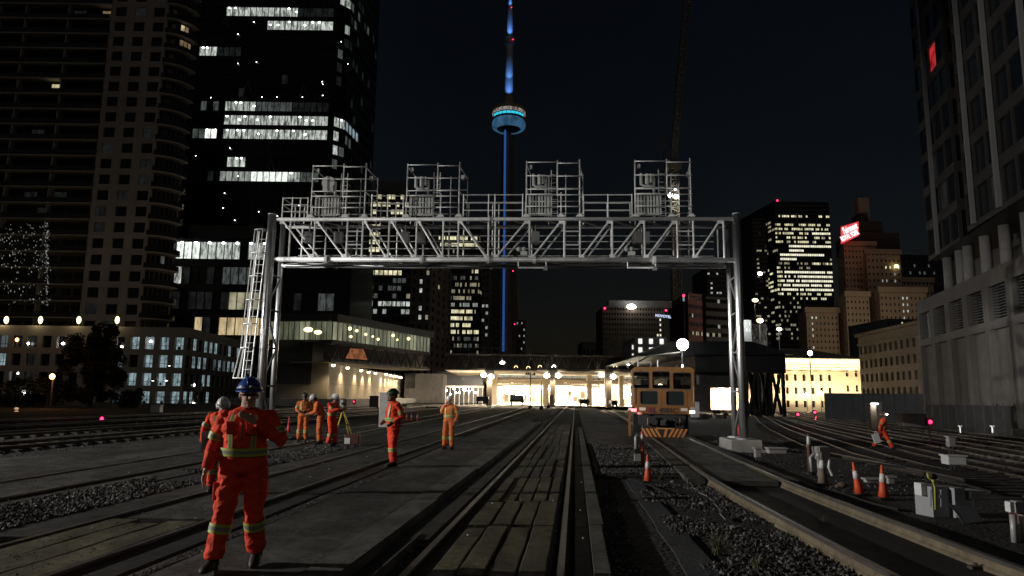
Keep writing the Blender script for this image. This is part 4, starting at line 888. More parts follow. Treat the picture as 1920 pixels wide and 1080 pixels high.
# four signal cages
for ci,(xa,xm,xb,yt) in enumerate([(585,643,685,312),(763,820,861,310),(987,1045,1087,305),(1191,1251,1295,303)]):
    a0_,am,a1_=AX(xa,360),AX(xm,360),AX(xb,360); zt_=GP(xa,yt).z; h=zt_-zTop
    fr=MB(); R3=.027
    for a_,z0_,z1_ in ((a0_,zTop,zt_+.06),(am,zTop+h*.44,zt_+.09),(am+.14,zTop,zTop+h*.47),(a1_,zTop,zt_+.12)): fr.tube([gp(a_,z0_,0),gp(a_,z1_,0)],R3,M_steel,8)
    for q in (1.,.76,.52,.43,.22): fr.tube([gp(a0_,zTop+h*q,-.04),gp(am+.12,zTop+h*q,-.04)],.020,M_steel,7)
    for q in (.98,.75,.52,.42,.215): fr.tube([gp(am-.02,zTop+h*q,-.045),gp(a1_+.05,zTop+h*q,-.045)],.020,M_steel,7)
    for a_ in (a0_+.12,a0_+(a1_-a0_)*.42,a0_+(a1_-a0_)*.75,a1_+.16): fr.tube([gp(a_,zTop,DEP),gp(a_,zt_-.1,DEP)],.021,M_steel,6)
    for q in (.93,.7,.46,.24): fr.tube([gp(a0_+.1,zTop+h*q,DEP),gp(a1_+.18,zTop+h*q,DEP)],.02,M_steel,6)
    for a_ in (a0_,a1_):
        for q in (.97,.52): fr.tube([gp(a_,zTop+h*q,0),gp(a_+.14,zTop+h*(q-.05),DEP)],.022,M_steel,6)
    cg=fr.build('signal_cage',o,True)
    s=MB()
    for a_ in (a0_,am+.14,a1_): s.box(gp(a_,zTop+.1,0),(.26,.16,.05),M_steel,gd,gn); s.box(gp(a_,zTop+.15,0),(.16,.12,.06),M_steel,gd,gn)
    subbuild(s,'base_plate',cg)
    s=MB(); la=a0_+(am-a0_)*.80
    for da in (0,.24): s.tube([gp(la+da,zTop+.1,.5),gp(la+da,zt_-.12,.5)],.02,M_steel,5)
    for q in range(11): z_=zTop+.25+(h-.4)*q/11; s.tube([gp(la,z_,.5),gp(la+.24,z_,.5)],.013,M_steel,5)
    subbuild(s,'ladder',cg)
    s=MB(); sg=mat('signal_case',(.32,.33,.32),.5,.2); ca=a0_+(am-a0_)*.42; zc_=zTop+h*.74
    if ci==0:
        s.tube([gp(ca,zc_,.3),gp(ca,zc_,.62)],.25,sg,14); s.box(gp(ca,zc_-.2,.45),(.4,.28,.3),sg,gd,gn)
    else:
        s.tube([gp(ca-.22,zc_+.22,.35),gp(ca-.22,zc_-.2,.35),gp(ca-.1,zc_-.27,.35),gp(ca+.25,zc_-.27,.35)],.06,sg,8)
        s.tube([gp(ca,zc_+.2,.35),gp(ca,zc_-.2,.35)],.08,sg,8); s.tube([gp(ca+.14,zc_+.2,.35),gp(ca+.14,zc_-.14,.35)],.06,sg,8)
    subbuild(s,'signal_head',cg); s=MB(); s.box(gp(a0_+.15,zt_-.14,.1),(.1,.1,.14),sg,gd,gn); subbuild(s,'corner_box',cg); s=MB(); s.box(gp(a1_+.05,zt_-.3,.6),(.12,.2,.14),sg,gd,gn); subbuild(s,'corner_box',cg); s=MB()
    s.tube([gp(am-.42,zTop+.05,.4),gp(am-.42,zt_-.45,.4)],.05,sg,8)
    subbuild(s,'signal_stem',cg)
    s=MB()   # shrouds: vertical fins in lower left
    z0_,z1_=zTop+h*.1,zTop+h*.46; f0=a0_+.12; f1=am-.22
    for q in range(8): a_=f0+(f1-f0)*q/7; s.box(gp(a_,(z0_+z1_)/2,.2),(.06 if q%3 else .09,.05,z1_-z0_),sg,gd,gn)
    s.tube([gp(f0,z1_,.2),gp(f1,z1_,.2)],.04,sg,6); s.tube([gp(f0,z0_,.2),gp(f1,z0_,.2)],.035,sg,6)
    subbuild(s,'signal_backing',cg)
# signal units hung in truss and brackets beneath
for x in (580,635,760,790,1004,1195,1210):
    s=MB(); P=GP(x,446,.55); s.rbox(P,(.3,.25,.45),0,M_dsteel); s.tube([P+V((0,0,.2)),(P.x,P.y,zTop)],.03,M_dsteel,6); s.build('signal_unit',o,bevel=.02)
for x in (978,1180):
    s=MB(); P=GP(x,470,-.05); s.ball(P+V((-.1,0,.05)),.09,mat('signal_case'),8,6); s.ball(P+V((.08,0,.06)),.09,mat('signal_case'),8,6); s.box(P+V((.08,0,-.1)),(.25,.12,.14),mat('signal_case')); s.build('signal_unit',o)
for xa,xb in ((972,1024),(1177,1229)):
    s=MB(); z_=GP(xa,502).z; a_,c_=AX(xa,500),AX(xb,500); s.tube([gp(a_,zBot,0),gp(a_,z_,0),gp(c_,z_,0),gp(c_,zBot,0)],.035,M_steel,6); s.box(gp(c_-.02,z_-.02,0),(.14,.1,.16),M_dsteel,gd,gn); s.build('hanging_bracket',o)
# posts
def post(x,y,r,name='post'):
    P=GP(x,y); a_=(P-GA).dot(gd); return a_
for side,aF,rF in (('L',0,.155),('R',Lg,.135)):
    sgn=-1 if side=='L' else 1
    s=MB(); s.tube([gp(aF,-.3 if side=='L' else .28,0),gp(aF,zTop+.18,0)],rF,M_post,24); s.build('post',o,True)
    s=MB(); s.tube([gp(aF,zTop+.18,0),gp(aF,zTop+.2,0)],rF+.012,M_steel,20); s.build('post_cap',o)
    s=MB(); s.tube([gp(aF-.02,-.3 if side=='L' else .28,DEP),gp(aF-.02,zTop+.1,DEP)],.10,M_post,20); s.build('post',o,True)
    s=MB(); zz_=[.5,1.9,3.3,4.7,6.0]
    for i in range(4):
        b0,b1=(0,DEP) if i%2 else (DEP,0); s.tube([gp(aF,zz_[i],b0),gp(aF,zz_[i+1],b1)],.045,M_dsteel,6); s.tube([gp(aF,zz_[i+1],0),gp(aF,zz_[i+1],DEP)],.04,M_dsteel,6)
    s.build('post_bracing',o)
    s=MB()
    for b_ in (0,DEP): s.tube([gp(aF,.28,b_),gp(aF,.33,b_)],rF+.14,M_steel,16)
    s.build('base_flange',o)
# ladder with safety cage at left
ag=-.12
s=MB()
def lp(t,w,b_): # t 0 bottom..1 top
    return gp(-.62+t*.28+w,2.15+t*(7.55-2.15),b_)
for w in (0,.3): s.tube([lp(0,w,-.25),lp(1,w,-.25)],.025,M_steel,6)
for i in range(18): t=i/17; s.tube([lp(t,0,-.25),lp(t,.3,-.25)],.014,M_steel,5)
s.build('ladder',o)
s=MB()
for i,t in enumerate((0,.2,.36,.52,.68,.84,1)):
    f=1.45 if t==0 else 1.; P=[lp(t,.3,-.25)]+[lp(t,.15-.32*f*math.sin(q),-.25-.32*f*(1-math.cos(q))*0-(.32*f*math.cos(q))) for q in (-.9,-.3,.3,.9,1.5,2.1)]+[lp(t,0,-.25)]
    s.tube(P,.018,M_steel,5)
for q in (-.3,.3,.9,1.5,2.1): s.tube([lp(0,.15-.32*1.45*math.sin(q),-.25-.32*1.45*math.cos(q)),lp(.2,.15-.32*math.sin(q),-.25-.32*math.cos(q)),lp(1,.15-.32*math.sin(q),-.25-.32*math.cos(q))],.014,M_steel,5)
s.build('ladder_cage',o)
s=MB(); s.tube([lp(0,-.2,0),lp(0,.6,0)],.03,M_steel,6); s.tube([lp(.0,-.2,-.4),lp(0,.6,-.1)],.03,M_steel,6); s.tube([lp(0,-.1,0),gp(0,1.7,0)],.03,M_steel,6); s.build('ladder_bracket',o)
# concrete footings
for side,aF in (('L',0),('R',Lg)):
    c=gp(aF,0,DEP/2); t=T('gantry_footing','pale concrete footing under the %s gantry posts'%('left' if side=='L' else 'right'),'footing',c,'gantry footings')
    s=MB(); s.box((c.x,c.y-.05,.07),(1.05,1.75,.42),M_conc,gd,gn); s.build('block',t,bevel=.02); s=MB(); s.box((c.x,c.y-.05,-.1),(1.2,1.9,.12),M_conc,gd,gn); s.build('plinth',t)
# ================================================================== GROUND
gm=bpy.data.materials.new('ballast_ground'); gm.use_nodes=True; nt=gm.node_tree;N=nt.nodes;Lk=nt.links;p=N['Principled BSDF']
tc=N.new('ShaderNodeTexCoord'); vo=N.new('ShaderNodeTexVoronoi'); vo.inputs['Scale'].default_value=16; Lk.new(tc.outputs['Object'],vo.inputs['Vector'])
nz=N.new('ShaderNodeTexNoise'); nz.inputs['Scale'].default_value=.35; nz.inputs['Detail'].default_value=6; Lk.new(tc.outputs['Object'],nz.inputs['Vector'])
cr=N.new('ShaderNodeValToRGB'); cr.color_ramp.elements[0].color=(.012,.011,.010,1); cr.color_ramp.elements[1].color=(.07,.066,.06,1); cr.color_ramp.elements[0].position=.2
mm=N.new('ShaderNodeMath'); mm.operation='MULTIPLY'; Lk.new(vo.outputs['Color'],mm.inputs[0]); Lk.new(nz.outputs['Fac'],mm.inputs[1]); Lk.new(mm.outputs[0],cr.inputs['Fac']); Lk.new(cr.outputs['Color'],p.inputs['Base Color'])
bp=N.new('ShaderNodeBump'); bp.inputs['Strength'].default_value=.8; bp.inputs['Distance'].default_value=.04; Lk.new(vo.outputs['Distance'],bp.inputs['Height']); Lk.new(bp.outputs[0],p.inputs['Normal']); p.inputs['Roughness'].default_value=.95
xs=[-3000,-800,-200,-80,-40,-20,-12,-6,-2,2,6,8,9,10,11,12,13,14,15,18,24,40,80,200,800,3000]; ys=[-60,-20,-5,0,3,6,9,12,16,20,26,34,45,60,80,110,150,220,400,900,3000]
s=MB(); s.mesh([(x,y,hgt(x,y)-.13) for y in ys for x in xs],[(j*len(xs)+i,j*len(xs)+i+1,(j+1)*len(xs)+i+1,(j+1)*len(xs)+i) for j in range(len(ys)-1) for i in range(len(xs)-1)],gm)
g=s.build('ground',smooth=True); g['kind']='structure'; g['label']='dark ballast ground of the rail yard'
def surf(name,col,sc,a,bump,rough=.8,bs=60,sp=.5):
    """worn surface: noise at two scales, cracks and stains"""
    m=bpy.data.materials.new(name); m.use_nodes=True; nt=m.node_tree;N=nt.nodes;L=nt.links;p=N['Principled BSDF']; MT[name]=m
    tc=N.new('ShaderNodeTexCoord')
    def ns(scale,det=8,str_=(1,1,1)):
        mp=N.new('ShaderNodeMapping'); mp.inputs['Scale'].default_value=str_; L.new(tc.outputs['Object'],mp.inputs['Vector'])
        n=N.new('ShaderNodeTexNoise'); n.inputs['Scale'].default_value=scale; n.inputs['Detail'].default_value=det; n.inputs['Roughness'].default_value=.7; L.new(mp.outputs[0],n.inputs['Vector']); return n.outputs['Fac']
    def mr(x,a0,a1,b0,b1):
        r=N.new('ShaderNodeMapRange'); r.inputs['From Min'].default_value=a0; r.inputs['From Max'].default_value=a1; r.inputs['To Min'].default_value=b0; r.inputs['To Max'].default_value=b1; L.new(x,r.inputs['Value']); return r.outputs[0]
    def mul(x,y):
        q=N.new('ShaderNodeMath'); q.operation='MULTIPLY'; L.new(x,q.inputs[0]); L.new(y,q.inputs[1]); return q.outputs[0]
    f=mul(mul(mr(ns(sc),.3,.7,1-a,1+a),mr(ns(.45,4,(1,.25,1)),.35,.65,1-a,1+a*.7)),mr(ns(bs*1.5,2),.3,.75,.75,1.3))
    v=N.new('ShaderNodeTexVoronoi'); v.feature='DISTANCE_TO_EDGE'; v.inputs['Scale'].default_value=.9
    w=N.new('ShaderNodeVectorMath'); w.operation='ADD'; n3=N.new('ShaderNodeTexNoise'); n3.inputs['Scale'].default_value=3; L.new(tc.outputs['Object'],n3.inputs['Vector']); L.new(tc.outputs['Object'],w.inputs[0]); L.new(n3.outputs['Color'],w.inputs[1]); L.new(w.outputs[0],v.inputs['Vector'])
    f=mul(f,mr(v.outputs['Distance'],0,.012,.45,1)); f=mul(f,mr(ns(1.7,6,(1,.5,1)),.42,.6,.55,1.1))
    h=N.new('ShaderNodeVectorMath'); h.operation='SCALE'; h.inputs[0].default_value=col; L.new(f,h.inputs['Scale']); L.new(h.outputs[0],p.inputs['Base Color'])
    p.inputs['Specular IOR Level'].default_value=sp; L.new(mr(ns(sc*.7),.3,.7,rough-.15,rough+.1),p.inputs['Roughness'])
    b=N.new('ShaderNodeBump'); b.inputs['Strength'].default_value=bump; b.inputs['Distance'].default_value=.012; L.new(ns(bs,6),b.inputs['Height']); L.new(b.outputs[0],p.inputs['Normal'])
    return m
ASP=surf('asphalt',(.085,.083,.077),5,.55,.9,.88,sp=.25); CSL=surf('concrete_strip',(.125,.122,.11),6,.28,.5,.85,sp=.3); TIM=surf('worn_timber',(.125,.115,.07),7,.4,.9,.85,25,.25); TIM2=surf('grey_timber',(.115,.108,.085),7,.4,.9,.85,25,.25); RUB=surf('dark_crossing_panel',(.05,.048,.045),8,.25,.5,.8,sp=.25)
def interp(P,y):
    n=len(P)
    if n==2 or y<=P[0][1] or y>=P[-1][1]: return interp_l(P,y)
    for i in range(n-1):
        if y<=P[i+1][1]: break
    def sl(k):
        if k<=0: return (P[1][0]-P[0][0])/(P[1][1]-P[0][1])
        if k>=n-1: return (P[-1][0]-P[-2][0])/(P[-1][1]-P[-2][1])
        return (P[k+1][0]-P[k-1][0])/(P[k+1][1]-P[k-1][1])
    h=P[i+1][1]-P[i][1]; t=(y-P[i][1])/h; m0,m1=sl(i)*h,sl(i+1)*h
    return (2*t**3-3*t*t+1)*P[i][0]+(t**3-2*t*t+t)*m0+(-2*t**3+3*t*t)*P[i+1][0]+(t**3-t*t)*m1
def interp_l(P,y):
    for a,b in zip(P,P[1:]):
        if y<=b[1] or b is P[-1]:
            t=(y-a[1])/(b[1]-a[1]); return a[0]+(b[0]-a[0])*t
YS=[1.5,2.5,3.5,4.5,5.5,6.5,8,9.5,11,13,15,18,21,25,30,36,44,54,68,86,110,140]
# main track centre line fitted to the rails in the photograph (x at distance y), right rail
RR=[(.49-5.5*.0895,1.5),(.49+133*.0895,140)]
def rr_(y,off=0): return interp(RR,y)+off
def strip(name,fl,fr,y0,y1,z,th,m,step=None,label=None,cat=None,kind='structure',parent=None,rag=0,zf=None):
    ys_=[y0]+[y for y in YS if y0<y<y1]+[y1]
    if rag:
        n_=max(2,int((y1-y0)/rag)); ys_=[y0+(y1-y0)*i/n_ for i in range(n_+1)]
    rg=random.Random(len(name)+int(y0*7)); s=MB(); rings=[]
    for y in ys_:
        j=rg.uniform(-.02,.02) if rag else 0; j2=rg.uniform(-.02,.02) if rag else 0
        a,c=fl(y)+j,fr(y)+j2; zz_=z+(hgt((a+c)/2,y) if zf else 0)
        rings.append([V((a,y,zz_-th)),V((c,y,zz_-th)),V((c,y,zz_)),V((a,y,zz_))])
    s.rings(rings,m,True); o=s.build(name,parent)
    if not parent:
        if kind:o['kind']=kind
        if label:o['label']=label
        if cat:o['category']=cat
    return o
SLL=[(-1.86-5.7*.078,1.5),(-1.86+52.8*.078,60)]
SLR=[(-1.55-5.7*.087,1.5),(-1.55+52.8*.087,60)]
DD=[(-3.05-7.85*.082,1.5),(-3.05+50.65*.082,60)]
CC=[(-4.07-4.64*.0735,2),(-4.07+103.4*.0735,110)]
i_=lambda P,d=0:(lambda y:interp(P,y)+d)
strip('asphalt_path',i_(DD,.03),i_(SLL,-.02),1.5,60,0,.12,ASP,label='wide worn asphalt path left of the middle track',rag=1.1)
for k,(y0,y1) in enumerate([(1.5,6.9),(6.93,11.7),(11.73,16.6),(16.63,22),(22.03,28),(28.03,36),(36.03,48)]):
    strip('concrete_strip',i_(SLL,0),i_(SLR,.03*(k%2)),y0,y1,.006+.004*(k%3),.13,CSL,label='pale concrete edging strip along the asphalt')
strip('asphalt_path',i_(CC,.62),i_(DD,-.03),1.5,60,-.02,.1,ASP,label='narrow asphalt shoulder beside the left track',rag=.7)
# far asphalt apron towards the station
strip('asphalt_apron',lambda y:rr_(y,.55),lambda y:rr_(y,3.4),27,118,-.03,.08,ASP,label='asphalt apron between the middle track and the rail vehicle track')
strip('asphalt_apron',lambda y:interp(SLR,60)+(y-60)*.07,lambda y:rr_(y,-2.1),60,118,-.03,.08,ASP,label='far asphalt apron before the station')
# timber crossing planks between the main rails
mt=T('railway_track','middle railway track with worn timber planks between its rails','railway track',(0,7,0))
RP=[(.035,-.0),(.035,-.03),(.012,-.045),(.012,-.11),(.065,-.13),(.065,-.15),(-.065,-.15),(-.065,-.13),(-.012,-.11),(-.012,-.045),(-.035,-.03),(-.035,0)]
RB=[(.036,-.0),(.036,-.035),(.024,-.05),(.024,-.11),(.05,-.13),(.05,-.17),(-.05,-.17),(-.05,-.13),(-.024,-.11),(-.024,-.05),(-.036,-.035),(-.036,0)]
def rail(fx,y0,y1,z,parent,side=None,wf=1.,hf=1.,zf=False,mt_=None):
    ys_=[y0]+[y for y in YS if y0<y<y1]+[y1]; s=MB(); rings=[]
    for y in ys_:
        x=fx(y); rings.append([V((x+a*wf,y,z+b_*hf+(hgt(x,y) if zf else 0))) for a,b_ in (RB if mt_ else RP)])
    s.rings(rings,mt_ or M_railside,True); n=len(RP)
    # the running surface is polished
    s.m=[ (s.mi(M_rail) if (i%n in (n-1,0,n-2)) and i<n*(len(rings)-1) else s.m[i]) for i in range(len(s.m))]
    return s.build('rail',parent)
rail(lambda y:rr_(y,0),1.5,140,.015,mt); rail(lambda y:rr_(y,-1.42),1.5,140,.015,mt)
strip('under_panel',lambda y:rr_(y,-1.30),lambda y:rr_(y,-.10),1.5,44,-.05,.05,RUB,parent=mt)
rg=random.Random(21)
zy=1.5
bounds=[1.5,3.6,6.75,9.4,11.6,15.1,19.5,25,33,44]
for j in range(len(bounds)-1):
    y0,y1=bounds[j]+.03,bounds[j+1]-.03; ncol=[4,4,4,4,5,5,5,4,3][j]; edges=[-1.25+ (1.25-.12)*q/ncol+ (rg.uniform(-.035,.035) if 0<q<ncol else 0) for q in range(ncol+1)]
    for q in range(ncol):
        s=MB(); z=rg.uniform(-.02,.012); n_=max(3,int((y1-y0)/.35)); rings=[]; g0,g1=rg.uniform(.008,.025),rg.uniform(.008,.025); ph=rg.random()*9
        ye0,ye1=y0+rg.uniform(0,.08),y1-rg.uniform(0,.08)
        for t in range(n_+1):
            y=ye0+(ye1-ye0)*t/n_
            a=rr_(y,edges[q]+g0+.014*noise.noise(V((ph,y*1.7,0)))+(.05*max(0,1-t*.35/.5) if q==2 and j in(1,4) else 0)); c=rr_(y,edges[q+1]-g1+.014*noise.noise(V((ph+5,y*1.9,3))))
            zz_=z+.006*noise.noise(V((ph,y*2,7)))
            rings.append([V((a,y,zz_-.1)),V((c,y,zz_-.1)),V((c,y,zz_-.01)),V((c-.012,y,zz_)),V((a+.012,y,zz_)),V((a,y,zz_-.01))])
        s.rings(rings,TIM if j<5 else TIM2,True); s.build('crossing_plank',mt)
for (y0,y1) in [(1.5,6.),(6.04,9.6),(9.64,13.3),(13.34,18),(18.04,25),(25.04,40)]:
    strip('edge_board',lambda y:rr_(y,.13),lambda y:rr_(y,.30),y0,y1,-.045,.08,RUB,parent=mt); strip('edge_board',lambda y:rr_(y,.315),lambda y:rr_(y,.50 if y0>9 else .47),y0,y1,.0,.1,CSL,parent=mt)
strip('edge_board',lambda y:rr_(y,-1.78),lambda y:rr_(y,-1.56),8.6,40,-.02,.08,RUB,parent=mt); strip('edge_board',lambda y:rr_(y,-1.72),lambda y:rr_(y,-1.70),6.3,8.9,0,.1,CSL,parent=mt)
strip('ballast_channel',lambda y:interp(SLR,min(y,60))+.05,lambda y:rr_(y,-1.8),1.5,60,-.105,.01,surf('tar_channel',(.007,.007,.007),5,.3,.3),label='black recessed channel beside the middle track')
# left tracks
t2=T('railway_track','left railway track with yellowish timber decking near the camera','railway track',(-4.5,12,0))
BBp=[(-5.43-4.64*.0735,2),(-5.43+103.4*.0735,110)]
rail(i_(CC),2,110,.012,t2); rail(i_(BBp),2,110,.012,t2)
for (y0,y1,a,c) in [(3,9.6,.08,.45),(3,9.3,.47,.86),(3,9.5,.88,1.26)]:
    strip('timber_deck',i_(BBp,a),i_(BBp,c),y0,y1,-.004-.004*(a>.5),.1,TIM,parent=t2,rag=.5)
strip('timber_deck',i_(BBp,.08),i_(BBp,1.24),9.75,60,-.02,.1,ASP,parent=t2,rag=.8); strip('timber_deck',i_(CC,.1),i_(CC,.5),2,30,-.03,.09,RUB,parent=t2)
t3=T('railway_track','second left railway track beyond the ballast band','railway track',(-8,14,0))
AA=[(-7.72-7*.055,4),(-7.72+109*.055,120)]
rail(i_(AA),6,120,.012,t3); rail(i_(AA,-1.47),6,120,.012,t3)
strip('asphalt_path',i_(AA,-1.4),i_(AA,-.08),8,48,-.012,.1,ASP,parent=t3,rag=.9)
strip('asphalt_path',i_(AA,-5.0),i_(AA,-1.6),9,60,-.01,.11,ASP,label='asphalt road patch beyond the second left track',rag=1.3)
strip('asphalt_path',i_(AA,.1),i_(AA,.9),8,50,-.03,.09,ASP,label='narrow asphalt margin by the ballast band',rag=.6)
strip('asphalt_path',i_(BBp,-.75),i_(BBp,-.08),8.5,60,-.03,.09,ASP,label='asphalt margin left of the decked track',rag=.6)
for k,off in enumerate((-6.6,-10.4,-14.5,-19)):
    t=T('railway_track',['third left railway track in the dark ballast','fourth left railway track in the dark ballast','fifth left railway track, before the tree','sixth left railway track, farthest before the tree'][k],'railway track',(off-8,30,0),'tracks in the dark left yard')
    fo=lambda y,off=off:interp(AA,y)+off-(0 if y>60 else (60-y)*.02*(k+1)); rail(fo,10,120,.03,t); rail(lambda y,f=fo:f(y)-1.47,10,120,.03,t)
    s=MB()
    for j in range(70):
        y=10.5+j*.75; 
        if y<60: s.box((fo(y)-.73,y,-.11),(2.5,.24,.1),mat('sleeper_wood',(.03,.027,.024),.9,noise_s=6))
    s.build('sleepers',t,kind='stuff')
# rail vehicle track
RL=[(3.45,2),(3.58,7.07),(3.69,8.98),(4.05,14.24),(4.4,17.5),(5.2,24),(5.85,29.7),(7.7,45),(10.3,68),(14,110)]
t4=T('railway_track','railway track carrying the orange rail vehicle, its near end standing over a black pit','railway track',(4.5,10,0))
rail(i_(RL),2,110,.04,t4,mt_=M_railtan); rail(i_(RL,1.43),2,110,.04,t4,mt_=M_railtan)
for (y0,y1) in [(14.9,17.6),(17.63,20.5),(20.53,24),(24.03,28),(28.03,33),(33.03,39)]: 
    strip('crossing_panel',i_(RL,.09),i_(RL,1.34),y0,y1,-.005,.1,CSL,parent=t4); 
for (y0,y1) in [(15.2,17.0),(17.03,19.5),(19.53,24),(24.03,34)]:
    strip('crossing_panel',i_(RL,1.52),i_(RL,1.85),y0,y1,-.01,.1,CSL,parent=t4); strip('crossing_panel',i_(RL,-.45),i_(RL,-.09),y0,y1,-.01,.1,CSL,parent=t4)
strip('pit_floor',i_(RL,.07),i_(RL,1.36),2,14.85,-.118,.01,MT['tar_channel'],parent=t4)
s=MB()
for y in [4.2+i*.62 for i in range(7)]:
    for dx in (.10,1.33):
        x=interp(RL,y)+dx; s.box((x,y,-.105),(.13,.09,.04),M_railside); s.tube([(x,y,-.09),(x,y,-.055)],.018,M_railside,6)
s.build('rail_clips',t4,kind='stuff')
s=MB()
for y in [15.4,16.2,17.1,17.9]:
    x=interp(RL,y); s.box((x-.3,y,-.07),(.25,.35,.14),CSL)
s.build('sleeper_ends',t4,kind='stuff')
# right yard tracks
T3=[(12.0,12),(13.1,19),(14.1,24.4),(14.9,28.4),(17,36.4),(23,59),(34,95),(48,140)]
for k,(off,lab) in enumerate([(0,'shiny curving railway track right of the gantry'),(2.6,'railway track beyond the shiny curving one'),(5.6,'railway track the walking man crosses'),(9.2,'railway track before the grey relay cabinet'),(13.5,'farthest right railway track under the podium wall'),(-2.7,'dull railway track just right of the gantry footing')]):
    t=T('railway_track',lab,'railway track',(14+off,30,0))
    f=lambda y,off=off:interp(T3,y)+off*(1-.25*min(1,max(0,(y-25)/60.))); rail(f,12 if off>-1 else 16,130,.03,t,zf=True); rail(lambda y,f=f:f(y)+1.45,12 if off>-1 else 16,130,.03,t,zf=True)
    s=MB()
    for j in range(80):
        y=12.5+j*.7; x=f(y)+.72; s.box((x,y,hgt(x,y)-.10),(2.5,.24,.1),mat('sleeper_wood'))
    s.build('sleepers',t,kind='stuff')
strip('ballast_bed',i_(BBp,-2.25),i_(BBp,-.7),7,50,-.045,.05,gm,label='raised band of ballast between the left tracks',rag=.4)
strip('ballast_bed',lambda y:rr_(y,.6),lambda y:interp(RL,y)-.45,16.2,27.5,-.07,.05,gm,label='ballast patch right of the middle track',rag=.4)
# ---- loose stones
def stones(name,zones,label,m1,seed=1):
    zones=[z if len(z)==5 else z+(-.125,) for z in zones]
    rg=random.Random(seed); s=MB()
    base=[V((1,0,0)),V((-1,0,0)),V((0,1,0)),V((0,-1,0)),V((0,0,1)),V((0,0,-1)),]
    F=[(0,2,4),(2,1,4),(1,3,4),(3,0,4),(2,0,5),(1,2,5),(3,1,5),(0,3,5)]
    for (fn,n,smin,smax,zo) in zones:
        for _ in range(n):
            q=fn(rg)
            if q is None: continue
            x,y=q; r=rg.uniform(smin,smax); z=hgt(x,y)+zo+r*.35
            M_=Matrix.Rotation(rg.uniform(0,6.3),3,(rg.random()+.01,rg.random(),rg.random())); sc=(r,r*rg.uniform(.6,1),r*rg.uniform(.5,.9))
            s.mesh([V((x,y,z))+M_@V((v.x*sc[0],v.y*sc[1],v.z*sc[2])) for v in base],F,rg.choice(m1))
    o=s.build(name); o['kind']='stuff'; o['label']=label; return o
_a=mat('stone_grey',(.11,.107,.10),.85); _b=mat('stone_dark',(.035,.034,.032),.9); _c=mat('stone_pale',(.19,.187,.175),.8); ST=[_a,_b,_b,_a,_b,_b,_a,_b,_c]
def zone(fl,fr,y0,y1,pw=1.6,edge=0,clump=None):
    def fn(rg):
        y=y0+(y1-y0)*rg.random()**pw; t=rg.random(); x=fl(y)+(fr(y)-fl(y))*t
        if clump is not None and noise.noise(V((x*clump,y*clump*.6,3)))<-.15: return None
        return x,y
    return fn
stones('gravel',[(zone(i_(BBp,-2.2),i_(BBp,-.75),7,24,1.3,clump=.7),9500,.016,.042,-.035),(zone(i_(CC,.12),i_(CC,.55),6,24,1.3,clump=1.2),1500,.012,.03),
 (zone(lambda y:rr_(y,.75),lambda y:interp(RL,y)-.5,16.5,27,1.2),5500,.018,.038,-.06),(zone(lambda y:interp(RL,y)-1.6,lambda y:interp(RL,y)-.1,2.5,15,1.2,clump=1.1),7500,.008,.034,-.10),
 (zone(lambda y:rr_(y,.52),lambda y:rr_(y,.85),4,15,1.2,clump=1.6),1400,.01,.028),(zone(lambda y:4.5+interp(RL,y)-3,lambda y:11.5,14,34,1.4,clump=.5),2500,.012,.03),
 (zone(lambda y:-24,lambda y:-9,18,40,1.2,clump=.3),2500,.02,.04),(zone(lambda y:10,lambda y:24,13,40,1.3,clump=.4),4500,.02,.045),(zone(i_(SLR,.1),i_(SLR,.5),7,24,1.2,clump=1.4),700,.01,.025)],'loose grey ballast stones strewn between the tracks',ST)
for k_,(pts_,r_,lab_) in enumerate([([(1130,905),(1175,897),(1225,912),(1260,930),(1290,925)],.012,'thin black cable trailing past the orange cone foot'),([(1440,880),(1480,892),(1530,915),(1580,925),(1640,945),(1700,958)],.02,'black hose lying between the cones and the point machine'),([(1560,860),(1640,868),(1720,880),(1800,905),(1880,930)],.025,'thick cable lying along the right tracks'),([(1240,860),(1275,880),(1300,915),(1340,940),(1365,985)],.012,'thin grey cable in the near gravel')]):
    s=MB(); P_=[G(x,y,-.09) for x,y in pts_]; Q_=[]
    for a_,b_ in zip(P_,P_[1:]):
        for t_ in range(5): q_=a_.lerp(b_,t_/5.); Q_.append(q_+V((.05*noise.noise(q_*2),.05*noise.noise(q_*3),0)))
    s.tube(Q_,r_,M_black if k_<3 else M_concD,6); tag(s.build('ground_cable'),lab_,'cable')
stones('fine_grit',[(zone(i_(DD,.05),i_(SLL,0),3,30,1.3,clump=.8),1300,.004,.012,0.0),(zone(i_(CC,.65),i_(DD,0),4,25,1.3,clump=.8),1200,.005,.018,-.02),(zone(lambda y:rr_(y,-1.3),lambda y:rr_(y,-.1),3,25,1.4,clump=.7),500,.003,.01,0.0),(zone(i_(AA,-4.8),i_(AA,.8),9,30,1.3,clump=.5),1800,.006,.02,-.01),(zone(i_(BBp,.1),i_(CC,-.1),4,25,1.3,clump=.6),900,.004,.014,0.),(zone(i_(RL,.1),i_(RL,1.3),15,30,1.2,clump=.7),400,.006,.016,0.)],'fine grit scattered over the asphalt and timber',[_a,_b,_c,_a],4)
rg=random.Random(33)
def chips(n):
    s=MB(); pts=[(1142,1023),(685+0,0)]
    for (x,y) in [(242,887),(1088,0),(366,973),(173,992),(1037,940),(923,945),(877,1005),(1088,958),(1093,1011),(1090,905),(1128,0),(820+0,0),(397,980),(617,880),(605,870),(582,895),(688,857)]:
        if y: P=G(x,y,0); s.ball((P.x,P.y,.012),(.012,.012,.01),L_w if False else mat('glint_white',(.9,.9,.88),.3),6,4)
    return s
o_=chips(1).build('glint_specks'); o_['kind']='stuff'  # white specks coloured to imitate glints on the ground
s=MB(); 
